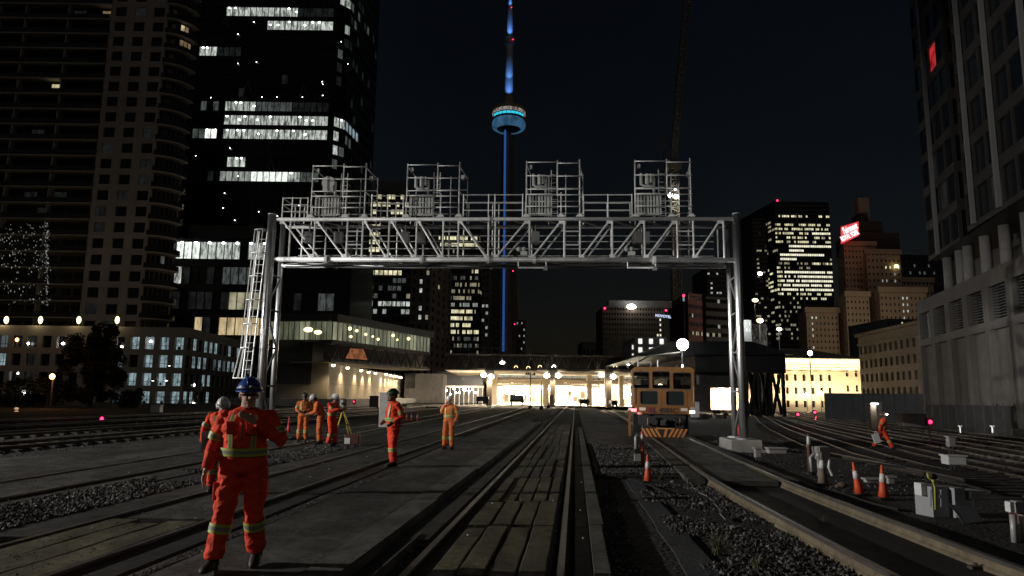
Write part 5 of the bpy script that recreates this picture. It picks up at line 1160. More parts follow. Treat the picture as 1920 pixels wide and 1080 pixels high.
for (x,y,r) in [(1376,991,.045),(1318,946,.05),(1303,947,.04),(1332,880,.04),(1262,905,.05)]:
    P=G(x,y,-.1); s.ball((P.x,P.y,-.1+r*.4),(r*1.3,r,r*.6),_c,7,5)
o_=s.build('pale_rocks'); o_['kind']='stuff'
# dark conveyor-like mat strip in the ballast (right of the middle track)
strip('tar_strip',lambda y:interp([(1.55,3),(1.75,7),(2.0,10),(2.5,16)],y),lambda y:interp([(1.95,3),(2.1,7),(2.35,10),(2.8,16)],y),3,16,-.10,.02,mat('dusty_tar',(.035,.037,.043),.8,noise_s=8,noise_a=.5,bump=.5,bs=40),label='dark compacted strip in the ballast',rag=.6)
# weeds
def weed(x,y,h,n,lab,m):
    P=G(x,y,-.12); s=MB(); rg=random.Random(x)
    for _ in range(n):
        a=rg.uniform(0,6.3); l=rg.uniform(.4,1)*h; b_=P+V((rg.uniform(-.05,.05),rg.uniform(-.05,.05),0)); pts=[b_]
        for q in range(4):
            t=(q+1)/4; pts.append(b_+V((math.cos(a)*l*.45*t**1.5,math.sin(a)*l*.45*t**1.5,l*t*(1-.3*t))))
        w=rg.uniform(.004,.009); d=V((-math.sin(a),math.cos(a),0))*w
        for q in range(4):
            f0,f1=1-q/4.,1-(q+1)/4.; s.poly([pts[q]-d*f0,pts[q]+d*f0,pts[q+1]+d*f1,pts[q+1]-d*f1],m)
    tag(s.build('weed_clump'),lab,'weed')
WG=mat('dry_weed',(.10,.10,.05),.8); WG2=mat('green_weed',(.05,.07,.025),.8)
weed(1345,1040,.42,70,'large straggly weed clump in the near gravel',WG); weed(1240,900,.22,60,'green weed clump beside the orange cone',WG2); weed(1540,980,.14,16,'small weed tuft in the black pit',WG); weed(1262,870,.3,40,'thin weed clump behind the orange cone',WG); weed(1072,975,.1,14,'tiny weed tuft beside the right rail of the middle track',WG)
weed(1420,1070,.3,40,'low weed clump at the bottom edge beside the large one',WG)
# ---- tree and hedge at left
def tree(name,lab,x,y,D,W,H,trunk,seed,nleaf,m,shape=1.):
    rg=random.Random(seed); P=at(x,y,D); P.z=-.1; o=T(name,lab,'tree' if H>4 else 'shrub',P)
    s=MB(); s.tube([P,P+V((.05,0,trunk)),P+V((.1,0,H*.6))],[.22,.16,.06],mat('bark',(.06,.045,.035),.9),8)
    cl=[]
    for _ in range(int(34*W*H/40)+8):
        a=rg.uniform(0,6.28); r=rg.random()**.6; t=rg.random(); rad=W/2*(1-.55*t**2)*(.55+.45*min(1,t*3)); c=P+V((math.cos(a)*r*rad,math.sin(a)*r*rad,trunk+(H-trunk)*t)); cl.append((c,rg.uniform(.35,.85)*min(1,W/5)))
        s.tube([P+V((.05,0,trunk+(H-trunk)*t*.5)),c],[.05,.015],mat('bark'),5)
    s.build('trunk',o)
    s=MB()
    for _ in range(nleaf):
        c,r=rg.choice(cl); q=V((rg.gauss(0,1),rg.gauss(0,1),rg.gauss(0,.8))); q=c+q.normalized()*r*rg.random()**.4*1.1
        n=V((rg.gauss(0,1),rg.gauss(0,1),rg.gauss(0,1))).normalized(); u,v=frame_for(n); l=rg.uniform(.07,.16)
        s.poly([q-u*l,q-v*l*.6,q+u*l,q+v*l*.6],m)
    s.build('crown',o); return o
LF=mat('dark_leaves',(.014,.02,.011),.8)
tree('broadleaf_tree','dark round leafy tree in front of the beige garage',168,772,78,7.4,8.6,1.2,5,26000,LF)
tree('broadleaf_bush','low dark bush left of the leafy tree',85,775,76,5,3.0,.3,6,4000,LF)
tree('broadleaf_bush','low dark bush at the left edge of the picture',20,775,76,6,2.6,.3,8,4000,LF)
tree('broadleaf_bush','low dark bush right of the leafy tree',245,775,80,4,2.0,.3,9,2500,LF)
# fence along the garage
o=T('chain_fence','low dark chain link fence in front of the garage','fence',at(300,765,84))
s=MB(); xa=X(-40,760,84); xb=X(520,760,90)
for i in range(26): x=xa+(xb-xa)*i/25; y=84+6*i/25; s.tube([(x,y,-.2),(x,y,1.15)],.035,M_dsteel,5)
s.build('posts',o,kind='stuff'); s=MB(); 
for z_ in (.2,.65,1.12): s.tube([(xa,84,z_),(xb,90,z_)],.02,M_dsteel,4)
s.build('rails',o)
s=MB(); P=at(293,780,62); 
o=T('relay_cabinet','pale grey cabinet in front of the garage openings','cabinet',(P.x,P.y,-.1)); s.bb(P.x-.4,P.x+.4,P.y-.3,P.y+.3,-.1,Z(293,760,62),M_white); s.build('case',o,bevel=.03); s=MB(); s.bb(P.x-.43,P.x+.43,P.y-.33,P.y+.33,Z(293,760,62),Z(293,760,62)+.06,M_white); s.build('lid',o)
# ground signals
def gsig(x,y,D,lab,r=.11,boxh=.35,legs=3,pole=.5):
    P=at(x,y,D); o=T('ground_signal',lab,'signal',(P.x,P.y,hgt(P.x,P.y)-.12))
    s=MB(); s.ball(P+V((0,-.12,0)),(r,.05,r),L_red,12,8); s.build('red_lens',o,True)
    s=MB(); s.bb(P.x-.17,P.x+.17,P.y-.1,P.y+.12,P.z-.2,P.z+.2,M_black); s.build('signal_case',o,bevel=.02)
    s=MB(); s.tube([(P.x,P.y+.02,hgt(P.x,P.y)-.12),(P.x,P.y+.02,P.z-.2)],.05,M_dsteel); s.build('pole',o)
    light('POINT',P+V((0,-.35,0)),5,(1,.02,.08),.1); return P
P=gsig(193,785,44,'glowing red ground signal with a white plate in the left yard')
s=MB(); s.bb(P.x-.13,P.x+.13,P.y-.16,P.y-.13,P.z-.42,P.z-.22,M_white); 
for dx in (-.05,.32,.72): s.tube([(P.x+dx,P.y-.1,P.z-.62),(P.x+dx,P.y-.1,P.z-1.1)],.055,M_white,8)
tag(s.build('marker_posts'),'three short white marker posts under the left red signal','marker')
gsig(1495,777,62,'left red ground signal of the pair before the classical building'); P=gsig(1527,773,66,'right red ground signal of the pair before the classical building')
s=MB(); s.ball(P+V((0,-.15,-.62)),.05,L_red,6,5); s.ball(P+V((.05,-.15,-.45)),.05,L_red,6,5); tag(s.build('repeater_lights'),'two tiny red lights under the right red signal','signal')
gsig(1742,791,40,'red ground signal right of the grey relay box')
gsig(664,753,70,'tiny red signal right of the survey tripod',.07)
s=MB(); P=at(30,772,60)
for k_ in range(3): s.ball(at(31,766+k_*6,60),(.2,.08,.1),lampmat('amber_dim',(1,.6,.35),.5),8,5)
s.tube([(P.x,P.y+.1,-.1),(P.x,P.y+.1,P.z+.4)],.06,M_dsteel); o=s.build('stacked_signal'); tag(o,'three stacked dull amber lights at the far left','signal')
# ================================================================== PEOPLE
OR=mat('hi_vis_orange',(.88,.075,.03),.75,noise_s=5,noise_a=.35,bump=.9,bs=9,spec=.2)
OR2=mat('faded_orange_coverall',(.62,.16,.05),.8,noise_s=14,noise_a=.2,bump=.35,bs=14,spec=.2)
YG=mat('yellow_green_tape',(.5,.58,.08),.5); SV=mat('silver_tape',(.26,.27,.25),.4)
SKN=mat('skin',(.48,.28,.2),.6); SKD=mat('dark_skin',(.16,.09,.06),.6); BOOT=mat('boot_leather',(.02,.018,.016),.6,noise_s=20)
HT={'blue':mat('helmet_blue',(.02,.07,.30),.3),'white':mat('helmet_white',(.72,.74,.75),.35),'green':mat('helmet_green',(.02,.06,.04),.35),'red':mat('helmet_brown_red',(.18,.06,.04),.4)}
HAIR=mat('hair',(.05,.035,.025),.8)
def lerp(a,b,t): return a+(b-a)*t
def ell_rings(P,Q,R,n=14,ref=None,cap=True):
    """tapered limb from P to Q, R=list of (t, ru, rv)"""
    d=(Q-P); dn=d.normalized(); ref=ref or V((0,-1,0)); u=ref-dn*ref.dot(dn)
    if u.length<1e-3: u=V((1,0,0))-dn*dn.x
    u.normalize(); v=dn.cross(u); out=[]
    for t,ru,rv in R: out.append([P+d*t+u*(math.cos(2*PI*j/n)*ru)+v*(math.sin(2*PI*j/n)*rv) for j in range(n)])
    return out
def limb(mb,P,Q,r0,r1,m,n=14,bulge=0.,e0=.6,e1=.6,mid=None):
    L=(Q-P).length; R=[]
    for t in (-e0*r0/L,-.45*e0*r0/L): R.append((t,r0*(.35 if t<-.5*e0*r0/L else .8),)*1+(r0*(.35 if t<-.5*e0*r0/L else .8),))
    for t in (0,.2,.4,.6,.8,1): r=lerp(r0,r1,t)+bulge*math.sin(PI*t); R.append((t,r,r))
    for f in (.45,1.): r=r1*(.8 if f<.9 else .35); R.append((1+f*e1*r1/L,r,r))
    mb.rings(ell_rings(P,Q,R,n),m,True)
def remesh(mb,vox,name,parent,m,disp=0.,smooth=4,seed=0,fr=9.):
    o=mb.build('tmp'); md=o.modifiers.new('r','REMESH'); md.mode='VOXEL'; md.voxel_size=vox; md.use_smooth_shade=True
    sm=o.modifiers.new('s','SMOOTH'); sm.factor=.5; sm.iterations=smooth
    bpy.context.view_layer.update(); dg=bpy.context.evaluated_depsgraph_get(); me=bpy.data.meshes.new_from_object(o.evaluated_get(dg))
    bpy.data.objects.remove(o)
    if disp:
        me.update(); ns=[v.normal.copy() for v in me.vertices]
        for v,nn in zip(me.vertices,ns):
            c=v.co; k=noise.noise(V((c.x*fr+seed,c.y*fr,c.z*fr*1.5)))+.5*noise.noise(V((c.x*fr*2.3,c.y*fr*2.3+seed,c.z*fr*3.5)))
            v.co=c+nn*(k*disp)
    me.materials.clear(); me.materials.append(m); me.polygons.foreach_set('use_smooth',[True]*len(me.polygons)); me.update()
    q=bpy.data.objects.new(name,me); S.collection.objects.link(q); q.parent=parent; return q
def person(label,P,rz,sc,J,helmet='white',cloth=OR,skin=SKN,vox=.012,open_jacket=False,bands=True,muffs=False,glasses=False,group=None,head_yaw=0.,head_pitch=0.,grip=False,fat=1.,detail=1.,beard=False):
    """J: joints in the figure's own space, facing -y, feet at z 0"""
    o=T('person',label,'person',P,group); o.rotation_euler=(0,0,rz); o.scale=(sc,)*3
    LOC[o.name]=V((0,0,0))
    j={k:V(v) for k,v in J.items()}
    pel=j['pel']; nk=j['neck']; sp=(nk-pel)
    side=(j['shR']-j['shL']).normalized()    # toward -x = person's right hand
    hd=j['head']
    RH=Matrix.Rotation(head_yaw,3,'Z')@Matrix.Rotation(head_pitch,3,'X')
    def H(v): return hd+RH@V(v)
    # ---------- body (skin): one continuous surface
    b=MB()
    def torso(mb,off,prof,m):
        rg=[]; dn=sp.normalized(); sd=(side-dn*side.dot(dn)).normalized(); fw=sd.cross(dn).normalized()
        for t,ru,rv,fo in prof:
            c=pel+sp*t+fw*fo; n=22
            rg.append([c+sd*(math.cos(2*PI*q/n)*(ru+off))+fw*(math.sin(2*PI*q/n)*(rv+off)) for q in range(n)])
        mb.rings(rg,m,True)
    PR=[(-.22,.10,.08,0),(-.12,.165,.115,0),(0,.178*fat,.12*fat,0),(.2,.172*fat,.125*fat*fat,0),(.42,.172*fat,.13*fat*fat,0),(.62,.188*fat,.13*fat,0),(.8,.195,.12,0),(.92,.165,.10,0),(1.0,.09,.075,0),(1.06,.06,.06,0)]
    torso(b,-.02,PR,SKN)
    limb(b,nk-sp.normalized()*.05,lerp(nk,hd,.62),.062,.056,SKN)
    b.ball(H((0,.008,.035)),(.078,.098,.105),SKN,16,12); b.ball(H((0,-.025,-.035)),(.062,.072,.085),SKN,14,10)
    b.ball(H((0,-.072,-.085)),(.032,.028,.026),SKN,10,8)
    b.mesh([H((-.010,-.088,.03)),H((.010,-.088,.03)),H((-.019,-.094,-.03)),H((.019,-.094,-.03)),H((0,-.124,-.024)),H((0,-.085,-.04))],[(0,1,4),(0,4,2),(1,3,4),(2,4,5),(4,3,5),(0,2,5,3,1)],SKN)
    b.tube([H((-.024,-.092,-.058)),H((0,-.101,-.057)),H((.024,-.092,-.058))],.008,SKN,6)
    for sx in(-1,1): b.ball(H((sx*.078,.012,0)),(.013,.02,.032),SKN,8,6)
    for sd_ in 'RL':
        limb(b,j['sh'+sd_],j['el'+sd_],.05,.042,SKN); limb(b,j['el'+sd_],j['wr'+sd_],.042,.027,SKN)
        limb(b,j['hip'+sd_],j['kn'+sd_],.078,.055,SKN); limb(b,j['kn'+sd_],j['an'+sd_],.055,.04,SKN)
        # hand: palm, four unequal fingers and a thumb
        w=j['wr'+sd_]; fd=(w-j['el'+sd_]).normalized()
        if ('hd'+sd_) in j: fd=j['hd'+sd_].normalized()
        pn=V(J.get('pn'+sd_,(1 if sd_=='R' else -1,0,0))); pn=(pn-fd*pn.dot(fd)).normalized(); ac=fd.cross(pn)
        if sd_=='L': ac=-ac
        # ac points to thumb side (forward)
        c=w+fd*.045
        rg=ell_rings(w-fd*.01,w+fd*.095,[(0,.026,.019),(.35,.036,.018),(.75,.043,.017),(1,.04,.014)],12,ref=ac); b.rings(rg,SKN,True)
        curl=1.5 if grip==sd_ else .45
        for q,(oo_,ln) in enumerate([(.031,.072),(.011,.082),(-.010,.076),(-.030,.06)]):
            a=w+fd*.088+ac*oo_; pts=[a]; dr=fd.copy()
            for sgm in (.45,.32,.23):
                dr=(Matrix.Rotation(curl*(.55+.1*q),3,(-ac if sd_=='R' else ac)*(1))@dr) if False else (dr*math.cos(curl*.5)+pn*math.sin(curl*.5)).normalized()
                pts.append(pts[-1]+dr*ln*sgm)
            b.tube(pts,[.0095,.009,.0085,.0075],SKN,7)
        a=w+fd*.028+ac*.03; b.tube([a,a+(ac*.8+fd*.6+pn*.2).normalized()*.034,a+(ac*.8+fd*.6+pn*.2).normalized()*.034+(fd+pn*.5).normalized()*.032],[.013,.0115,.009],SKN,7)
    body=remesh(b,.0065 if detail>.9 else .0085,'body',o,skin,0,2)
    # ---------- clothing
    b=MB(); k_=.018
    torso(b,.012,[p for p in PR if p[0]>-.2 and p[0]<1.01],cloth)
    for sd_ in 'RL':
        el,wr=j['el'+sd_],j['wr'+sd_]; sh=j['sh'+sd_]
        limb(b,sh,el,.074,.062,cloth); limb(b,el,lerp(el,wr,.93),.061,.047,cloth,e1=.15)
        limb(b,j['hip'+sd_]+V((0,0,.02)),j['kn'+sd_],.112*fat,.086,cloth); an=j['an'+sd_]; limb(b,j['kn'+sd_],lerp(j['kn'+sd_],an,.93),.086,.082,cloth,e1=.1,bulge=.004)
    limb(b,nk-sp.normalized()*.06,nk+V((0,0,.015)),.085,.074,cloth,e1=.1)
    if open_jacket: torso(b,.04,[(-.16,.165,.11,0),(-.05,.178,.125,0),(.15,.165,.115,0),(.3,.17,.12,0)],cloth)
    cl=remesh(b,vox,'coverall',o,cloth,.017,3,seed=P[0]*3.1)
    # ---------- reflective bands
    if bands:
        def band(A,B,t,r,name='leg_band',hw=.042):
            L=(B-A).length
            for lo,hi,m in ((-hw,-hw*.42,YG),(-hw*.42,hw*.42,SV),(hw*.42,hw,YG)):
                s=MB(); rr=r+(.003 if m is SV else 0); s.rings(ell_rings(A,B,[(t+lo/L,rr,rr),(t+hi/L,rr,rr)],18),m,False); bs=s.build(name,o,True); bs.parent=o
        for sd_ in 'RL':
            band(j['kn'+sd_],j['an'+sd_],.28,.098); band(j['sh'+sd_],j['el'+sd_],.68,.077,'sleeve_band',.034)
        dn=sp.normalized(); sd3=(side-dn*side.dot(dn)).normalized(); fw=sd3.cross(dn).normalized()
        def tp(t,a,off):
            for p,q in zip(PR,PR[1:]):
                if t<=q[0]:
                    f=(t-p[0])/(q[0]-p[0]); ru,rv=lerp(p[1],q[1],f),lerp(p[2],q[2],f); break
            return pel+sp*t+sd3*(math.cos(a)*(ru+off))+fw*(math.sin(a)*(rv+off))
        wt=.22
        for lo,hi,m in ((-.075,-.03,YG),(-.03,.03,SV),(.03,.075,YG)):
            s=MB(); n=28; s.rings([[tp(wt+lo,2*PI*q/n,.028) for q in range(n)],[tp(wt+hi,2*PI*q/n,.028) for q in range(n)]],m,False); s.build('waist_band',o,True)
        for aa in (PI*.5-.62,PI*.5+.62,-PI*.5-.5,-PI*.5+.5):
            for lo,hi,m in ((-.12,-.05,YG),(-.05,.05,SV),(.05,.12,YG)):
                s=MB(); K=9
                for q in range(K):
                    t0,t1=wt+.08+(.9-wt-.08)*q/K,wt+.08+(.9-wt-.08)*(q+1)/K
                    s.poly([tp(t0,aa+lo,.027),tp(t0,aa+hi,.027),tp(t1,aa+hi,.027),tp(t1,aa+lo,.027)],m)
                s.build('brace_band',o,True)
    if detail>.9:   # pockets, storm flap and zip of the near suit
        dn=sp.normalized(); sd3=(side-dn*side.dot(dn)).normalized(); fw=sd3.cross(dn).normalized()
        sg=1 if fw.y<0 else -1
        for sx in(-1,1):
            s=MB(); c=pel+sp*.66+sd3*(sx*.085)+fw*(sg*.158*fat); s.box(c,(.105,.014,.11),cloth,sd3,fw,dn); s.box(c+dn*.05+fw*(sg*.006),(.112,.014,.03),cloth,sd3,fw,dn); pk=s.build('chest_pocket',o,bevel=.005)
            s=MB(); c=lerp(j['hip'+('R' if sx>0 else 'L')],j['kn'+('R' if sx>0 else 'L')],.5)+side*(sx*.02)+V((side*sx*.085)); s.box(c,(.03,.13,.16),cloth); s.build('thigh_pocket',o,bevel=.01)
        s=MB(); s.tube([pel+sp*t+fw*(sg*(.148*fat if t<.8 else .12)) for t in (.3,.45,.6,.75,.9)],.006,M_dsteel,5); s.build('zip',o)
    # ---------- helmet
    hm=HT[helmet]; s=MB(); n=24; rg=[]
    for q in range(9):
        a=PI/2*q/8; r=math.cos(a); rg.append([H((math.cos(2*PI*i/n)*.112*max(r,.03),math.sin(2*PI*i/n)*.138*max(r,.03)+.012,.058+.112*math.sin(a))) for i in range(n)])
    s.rings(rg,hm,True)
    rg=[]
    for (e,z) in ((1.0,.062),(1.1,.052),(1.12,.046),(.98,.05)): rg.append([H((math.cos(2*PI*i/n)*.113*e,(math.sin(2*PI*i/n)*.14*e*(1.13 if math.sin(2*PI*i/n)<0 else 1))+.012,z-(.012 if math.sin(2*PI*i/n)<0 else 0))) for i in range(n)])
    s.rings(rg,hm,False)
    for dx in (-.03,0,.03): s.tube([H((dx,.012-.135*math.cos(PI*q/10),.06+.115*math.sin(PI*q/10)*(1-.3*abs(dx)*10*.2))) for q in range(1,10)],.009,hm,6)
    s.build('hard_hat',o,True)
    s=MB(); s.ball(H((0,-.135,.085)),(.02,.01,.014),SV,8,6); s.rings([[H((math.cos(2*PI*i/n)*.1165,math.sin(2*PI*i/n)*.1425+.012,z)) for i in range(n)] for z in (.068,.08)],SV,False); s.build('helmet_band',o,True)
    s=MB()
    for sx in(-1,1): s.ball(H((sx*.028,-.088,.006)),(.013,.008,.007),mat('eye_dark',(.02,.015,.012),.2),8,6); s.tube([H((sx*.013,-.094,.024)),H((sx*.045,-.084,.026))],.0045,HAIR,5)
    s.build('eyes',o,True)
    s=MB(); s.ball(H((0,.035,.01)),(.082,.085,.075),HAIR,14,10)
    if beard: s.ball(H((0,-.045,-.075)),(.06,.055,.05),HAIR,14,10)
    s.build('hair',o,True)
    if glasses:
        s=MB(); s.tube([H((-.08,-.02,.01)),H((-.06,-.085,.01)),H((0,-.107,.012)),H((.06,-.085,.01)),H((.08,-.02,.01))],.007,M_black,5); s.build('safety_glasses',o)
    if muffs:
        s=MB()
        for sx in(-1,1): s.ball(H((sx*.097,.012,.0)),(.028,.04,.052),HT['white'],12,8)
        s.build('ear_muffs',o,True)
    # ---------- boots
    for sd_ in 'RL':
        a=j['an'+sd_]; fdv=V(J.get('ft'+sd_,(0,-1,-.0))).normalized(); s=MB(); up=V((0,0,1)); side_=fdv.cross(up).normalized(); up=side_.cross(fdv)
        rg=[]
        for t,w_,h_ in ((-.085,.03,.03),(-.06,.042,.06),(0,.048,.075),(.07,.05,.055),(.13,.05,.042),(.175,.042,.032),(.195,.025,.018)):
            c=a+fdv*t+up*(-.085+h_*.9); rg.append([c+side_*math.cos(2*PI*q/12)*w_+up*math.sin(2*PI*q/12)*h_*.9 for q in range(12)])
        s.rings(rg,BOOT,True); s.tube([a-up*.03,a+up*.08],[.056,.058],BOOT,12); s.build('boot',o,True)
    return o
def stand(**k):
    J=dict(pel=(0,0,.97),neck=(0,.01,1.475),head=(0,-.01,1.60),shR=(-.185,0,1.415),shL=(.185,0,1.415),elR=(-.25,.03,1.12),elL=(.25,.03,1.12),wrR=(-.26,-.06,.87),wrL=(.26,-.06,.87),
           hipR=(-.09,0,.93),hipL=(.09,0,.93),knR=(-.10,-.02,.50),knL=(.10,-.02,.50),anR=(-.11,.02,.09),anL=(.11,.02,.09)); J.update(k); return J
# near man walking towards the camera
Pf=G(444,1066,0); 
J=stand(pel=(0,0,.95),neck=(.0,-.03,1.45),head=(.02,-.06,1.565),shR=(-.19,-.03,1.39),shL=(.195,-.01,1.39),elR=(-.285,.0,1.10),wrR=(-.30,-.13,.89),elL=(.34,-.06,1.15),wrL=(.12,-.23,1.33),
  hipR=(-.095,0,.91),hipL=(.10,0,.91),knR=(-.13,-.10,.49),anR=(-.185,-.12,.09),knL=(.115,.02,.50),anL=(.13,.16,.105),ftR=(-.15,-1,.1),ftL=(.1,-1,-.15),hdL=(-.75,-.2,.55),pnL=(-.3,.6,-.5))
person('nearest worker walking forward in orange suit and blue hard hat, hand raised to his chest',Pf,.12,1.02,J,'blue',OR,SKN,.0105,open_jacket=True,glasses=True,head_yaw=.35,fat=1.1,detail=1,group='rail workers in orange')
Pm=G(418,826,0); Pm=at(413,826,12.2); Pm.z=0
J=stand(neck=(0,-.06,1.46),head=(.02,-.12,1.57),elR=(-.30,.0,1.14),wrR=(-.30,-.05,.90),elL=(.26,.0,1.14),wrL=(.12,-.22,1.05))
person('worker with white hard hat and ear muffs behind the nearest man, looking down',Pm,.25,.89,J,'white',OR,SKN,.013,muffs=True,head_pitch=.35,detail=.8,group='rail workers in orange')
pp=Pm+V((-.08,-.12,0)); s=MB(); s.box(Pm+V((-.20,-.12,.83)),(.03,.22,.3),mat('folder_grey',(.35,.38,.42),.6),(math.cos(.3),math.sin(.3),0)); tag(s.build('document_folder'),'grey folder held at the hip of the man in ear muffs','folder')
# surveyors group
P1=G(567,829,0); J=stand(elR=(-.27,.02,1.16),wrR=(-.17,-.2,1.08),elL=(.27,.02,1.16),wrL=(.12,-.24,1.10),anR=(-.14,.02,.09),knR=(-.125,-.0,.5))
person('worker in dark green hard hat and faded orange suit, left of the group of three',P1,.15,.95,J,'green',OR2,SKD,.016,detail=.7,head_pitch=.3,bands=True,group='rail workers in orange')
P2=G(598,833,0); J=stand(pel=(0,.03,.96),neck=(0,-.14,1.43),head=(0,-.25,1.52),shR=(-.18,-.12,1.37),shL=(.18,-.12,1.37),elR=(-.24,-.18,1.10),wrR=(-.1,-.38,1.02),elL=(.24,-.18,1.1),wrL=(.08,-.40,1.02),anR=(-.1,.06,.09),anL=(.1,.0,.09))
person('worker with white hard hat leaning forward, middle of the group of three',P2,-1.25,.96,J,'white',OR2,SKD,.016,detail=.7,head_pitch=.6,bands=False,group='rail workers in orange')
P3=G(620,837,0); J=stand(neck=(0,-.05,1.46),head=(0,-.1,1.585),elR=(-.22,-.18,1.20),wrR=(-.1,-.42,1.26),elL=(.22,-.18,1.2),wrL=(.08,-.42,1.28),knR=(-.09,-.06,.5),anR=(-.1,.05,.09),anL=(.08,-.1,.09),knL=(.09,-.1,.5))
person('worker in white hard hat operating the survey instrument on the tripod',P3,1.15,.93,J,'white',OR,SKD,.016,detail=.7,head_pitch=.2,group='rail workers in orange')
P4=G(735,875,0); J=stand(neck=(0,-.02,1.47),head=(0,-.05,1.595),elR=(-.23,.1,1.14),wrR=(-.21,-.12,1.02),elL=(.25,.12,1.14),wrL=(.23,-.1,1.0),knL=(.07,-.02,.5),anL=(.08,.0,.09),knR=(-.07,.0,.5),anR=(-.08,.06,.09),pel=(0,0,.96))
person('stout worker in bright orange suit and dark green hard hat standing sideways, middle left',P4,-1.05,1.0,J,'green',OR,SKD,.013,fat=1.13,detail=.8,group='rail workers in orange')
P5=G(841,843,0); J=stand(elR=(-.27,-.02,1.2),wrR=(-.10,-.15,1.47),elL=(.27,.03,1.13),wrL=(.23,-.08,.9),anR=(-.15,.02,.09),knR=(-.13,-.02,.5),anL=(.12,.0,.09),hdR=(.3,-.1,1),pnR=(.5,.5,0))
person('worker in white hard hat with one hand raised to his face, beside the left rail',P5,-.25,.93,J,'white',OR2,SKN,.016,detail=.7,group='rail workers in orange')
P6=at(1656,843,33.5); P6.z=hgt(P6.x,33.5)-.05
J=stand(pel=(0,0,.90),neck=(0,-.09,1.39),head=(0,-.13,1.51),shR=(-.17,-.09,1.32),shL=(.17,-.05,1.32),elR=(-.22,.1,1.08),wrR=(-.24,.16,.84),elL=(.22,-.1,1.05),wrL=(.2,-.3,.95),hipR=(-.08,0,.86),hipL=(.08,0,.86),knR=(-.09,-.2,.50),anR=(-.09,-.38,.10),knL=(.09,.13,.46),anL=(.09,.40,.13),ftL=(0,-1,-.45))
person('striding worker in orange carrying a white bag across the right tracks',P6,1.35,1.0,J,'red',OR,SKD,.018,detail=.7,group='rail workers in orange')
P=at(1643,822,33.4); s=MB(); s.box(P,(.3,.08,.42),M_white,(math.cos(.3),0,math.sin(.3)),None,(-math.sin(.3),0,math.cos(.3))); s.tube([P+V((-.08,0,.2)),P+V((0,0,.34)),P+V((.08,0,.2))],.012,M_white,5); tag(s.build('carry_bag'),'white bag hanging from the striding worker\'s hand','bag')
s=MB(); P=at(1663,777,33.3); s.ball(P,(.05,.04,.03),L_w,8,6); tag(s.build('head_torch'),'tiny bright head torch on the striding worker\'s helmet','torch')
# survey tripod
tA=G(620,833,0); tB=G(657,828,0); top=at(643,768,(tA.y+tB.y)/2); TY=mat('tripod_yellow',(.75,.62,.06),.5); 
o=T('survey_tripod','yellow survey tripod carrying a pale surveying instrument','tripod',(top.x,top.y,0))
for q,(f,r) in enumerate([(tA,.035),(tB,.018),(V((top.x+.3,top.y+.75,-.1)),.02)]):
    f=V((f.x,f.y,-.05)); s=MB(); m_=lerp(f,top,.55); s.tube([f,m_],r,TY,6); s.tube([lerp(f,top,.5)+V((.02,0,0)),top],r*.8,TY,6); s.box(m_,(.07,.07,.05),M_black); s.build('leg',o)
s=MB(); s.lathe(top,[(.09,-.03),(.1,0),(.07,.02)],M_black,14); s.build('tripod_head',o)
s=MB(); s.bb(top.x-.1,top.x-.04,top.y-.06,top.y+.06,top.z+.03,top.z+.34,mat('instrument_white',(.6,.63,.62),.4)); s.bb(top.x+.04,top.x+.1,top.y-.06,top.y+.06,top.z+.03,top.z+.34,M_black); s.tube([(top.x,top.y-.12,top.z+.2),(top.x,top.y+.1,top.z+.2)],.04,M_black,10); s.lathe(top,[(.08,.02),(.09,.05),(.05,.07)],M_black,14); s.tube([(top.x-.09,top.y,top.z+.36),(top.x+.09,top.y,top.z+.36)],.015,M_black,6); s.build('instrument',o,bevel=.006)
P=G(657,834,0); o=T('tool_case','dark red tool case with pale label at the tripod foot','case',P); s=MB(); s.bb(P.x-.22,P.x+.28,P.y,P.y+.3,0,.34,mat('case_red',(.09,.03,.025),.5)); s.build('case',o,bevel=.03); s=MB(); s.bb(P.x-.2,P.x-.02,P.y-.012,P.y-.003,.03,.22,M_white); s.build('label_plate',o); s=MB(); s.tube([(P.x-.05,P.y+.15,.34),(P.x-.05,P.y+.15,.42),(P.x+.12,P.y+.15,.42),(P.x+.12,P.y+.15,.34)],.012,M_black,6); s.build('handle',o)
# grey cabinet behind stout worker
P=G(721,800,0); o=T('relay_cabinet','tall pale grey cabinet behind the stout worker','cabinet',P); z1=Z(721,738,P.y); s=MB(); s.bb(P.x-.32,P.x+.32,P.y,P.y+.5,-.1,z1,M_concD if False else mat('cabinet_grey',(.42,.40,.39),.6,noise_s=2)); s.build('case',o,bevel=.02); s=MB(); s.bb(P.x-.37,P.x+.37,P.y-.05,P.y+.55,z1,z1+.06,mat('cabinet_grey')); s.build('lid',o); s=MB(); s.bb(P.x+.1,P.x+.28,P.y-.012,P.y-.004,z1-.4,z1-.1,M_dsteel); s.build('vent',o)
s=MB(); P=at(704,750,95); s.bb(P.x-.8,P.x+.4,95,96,0,Z(704,742,95),M_dsteel); tag(s.build('dark_locker',bevel=.02),'dark locker at the platform edge before the lit wall','locker')
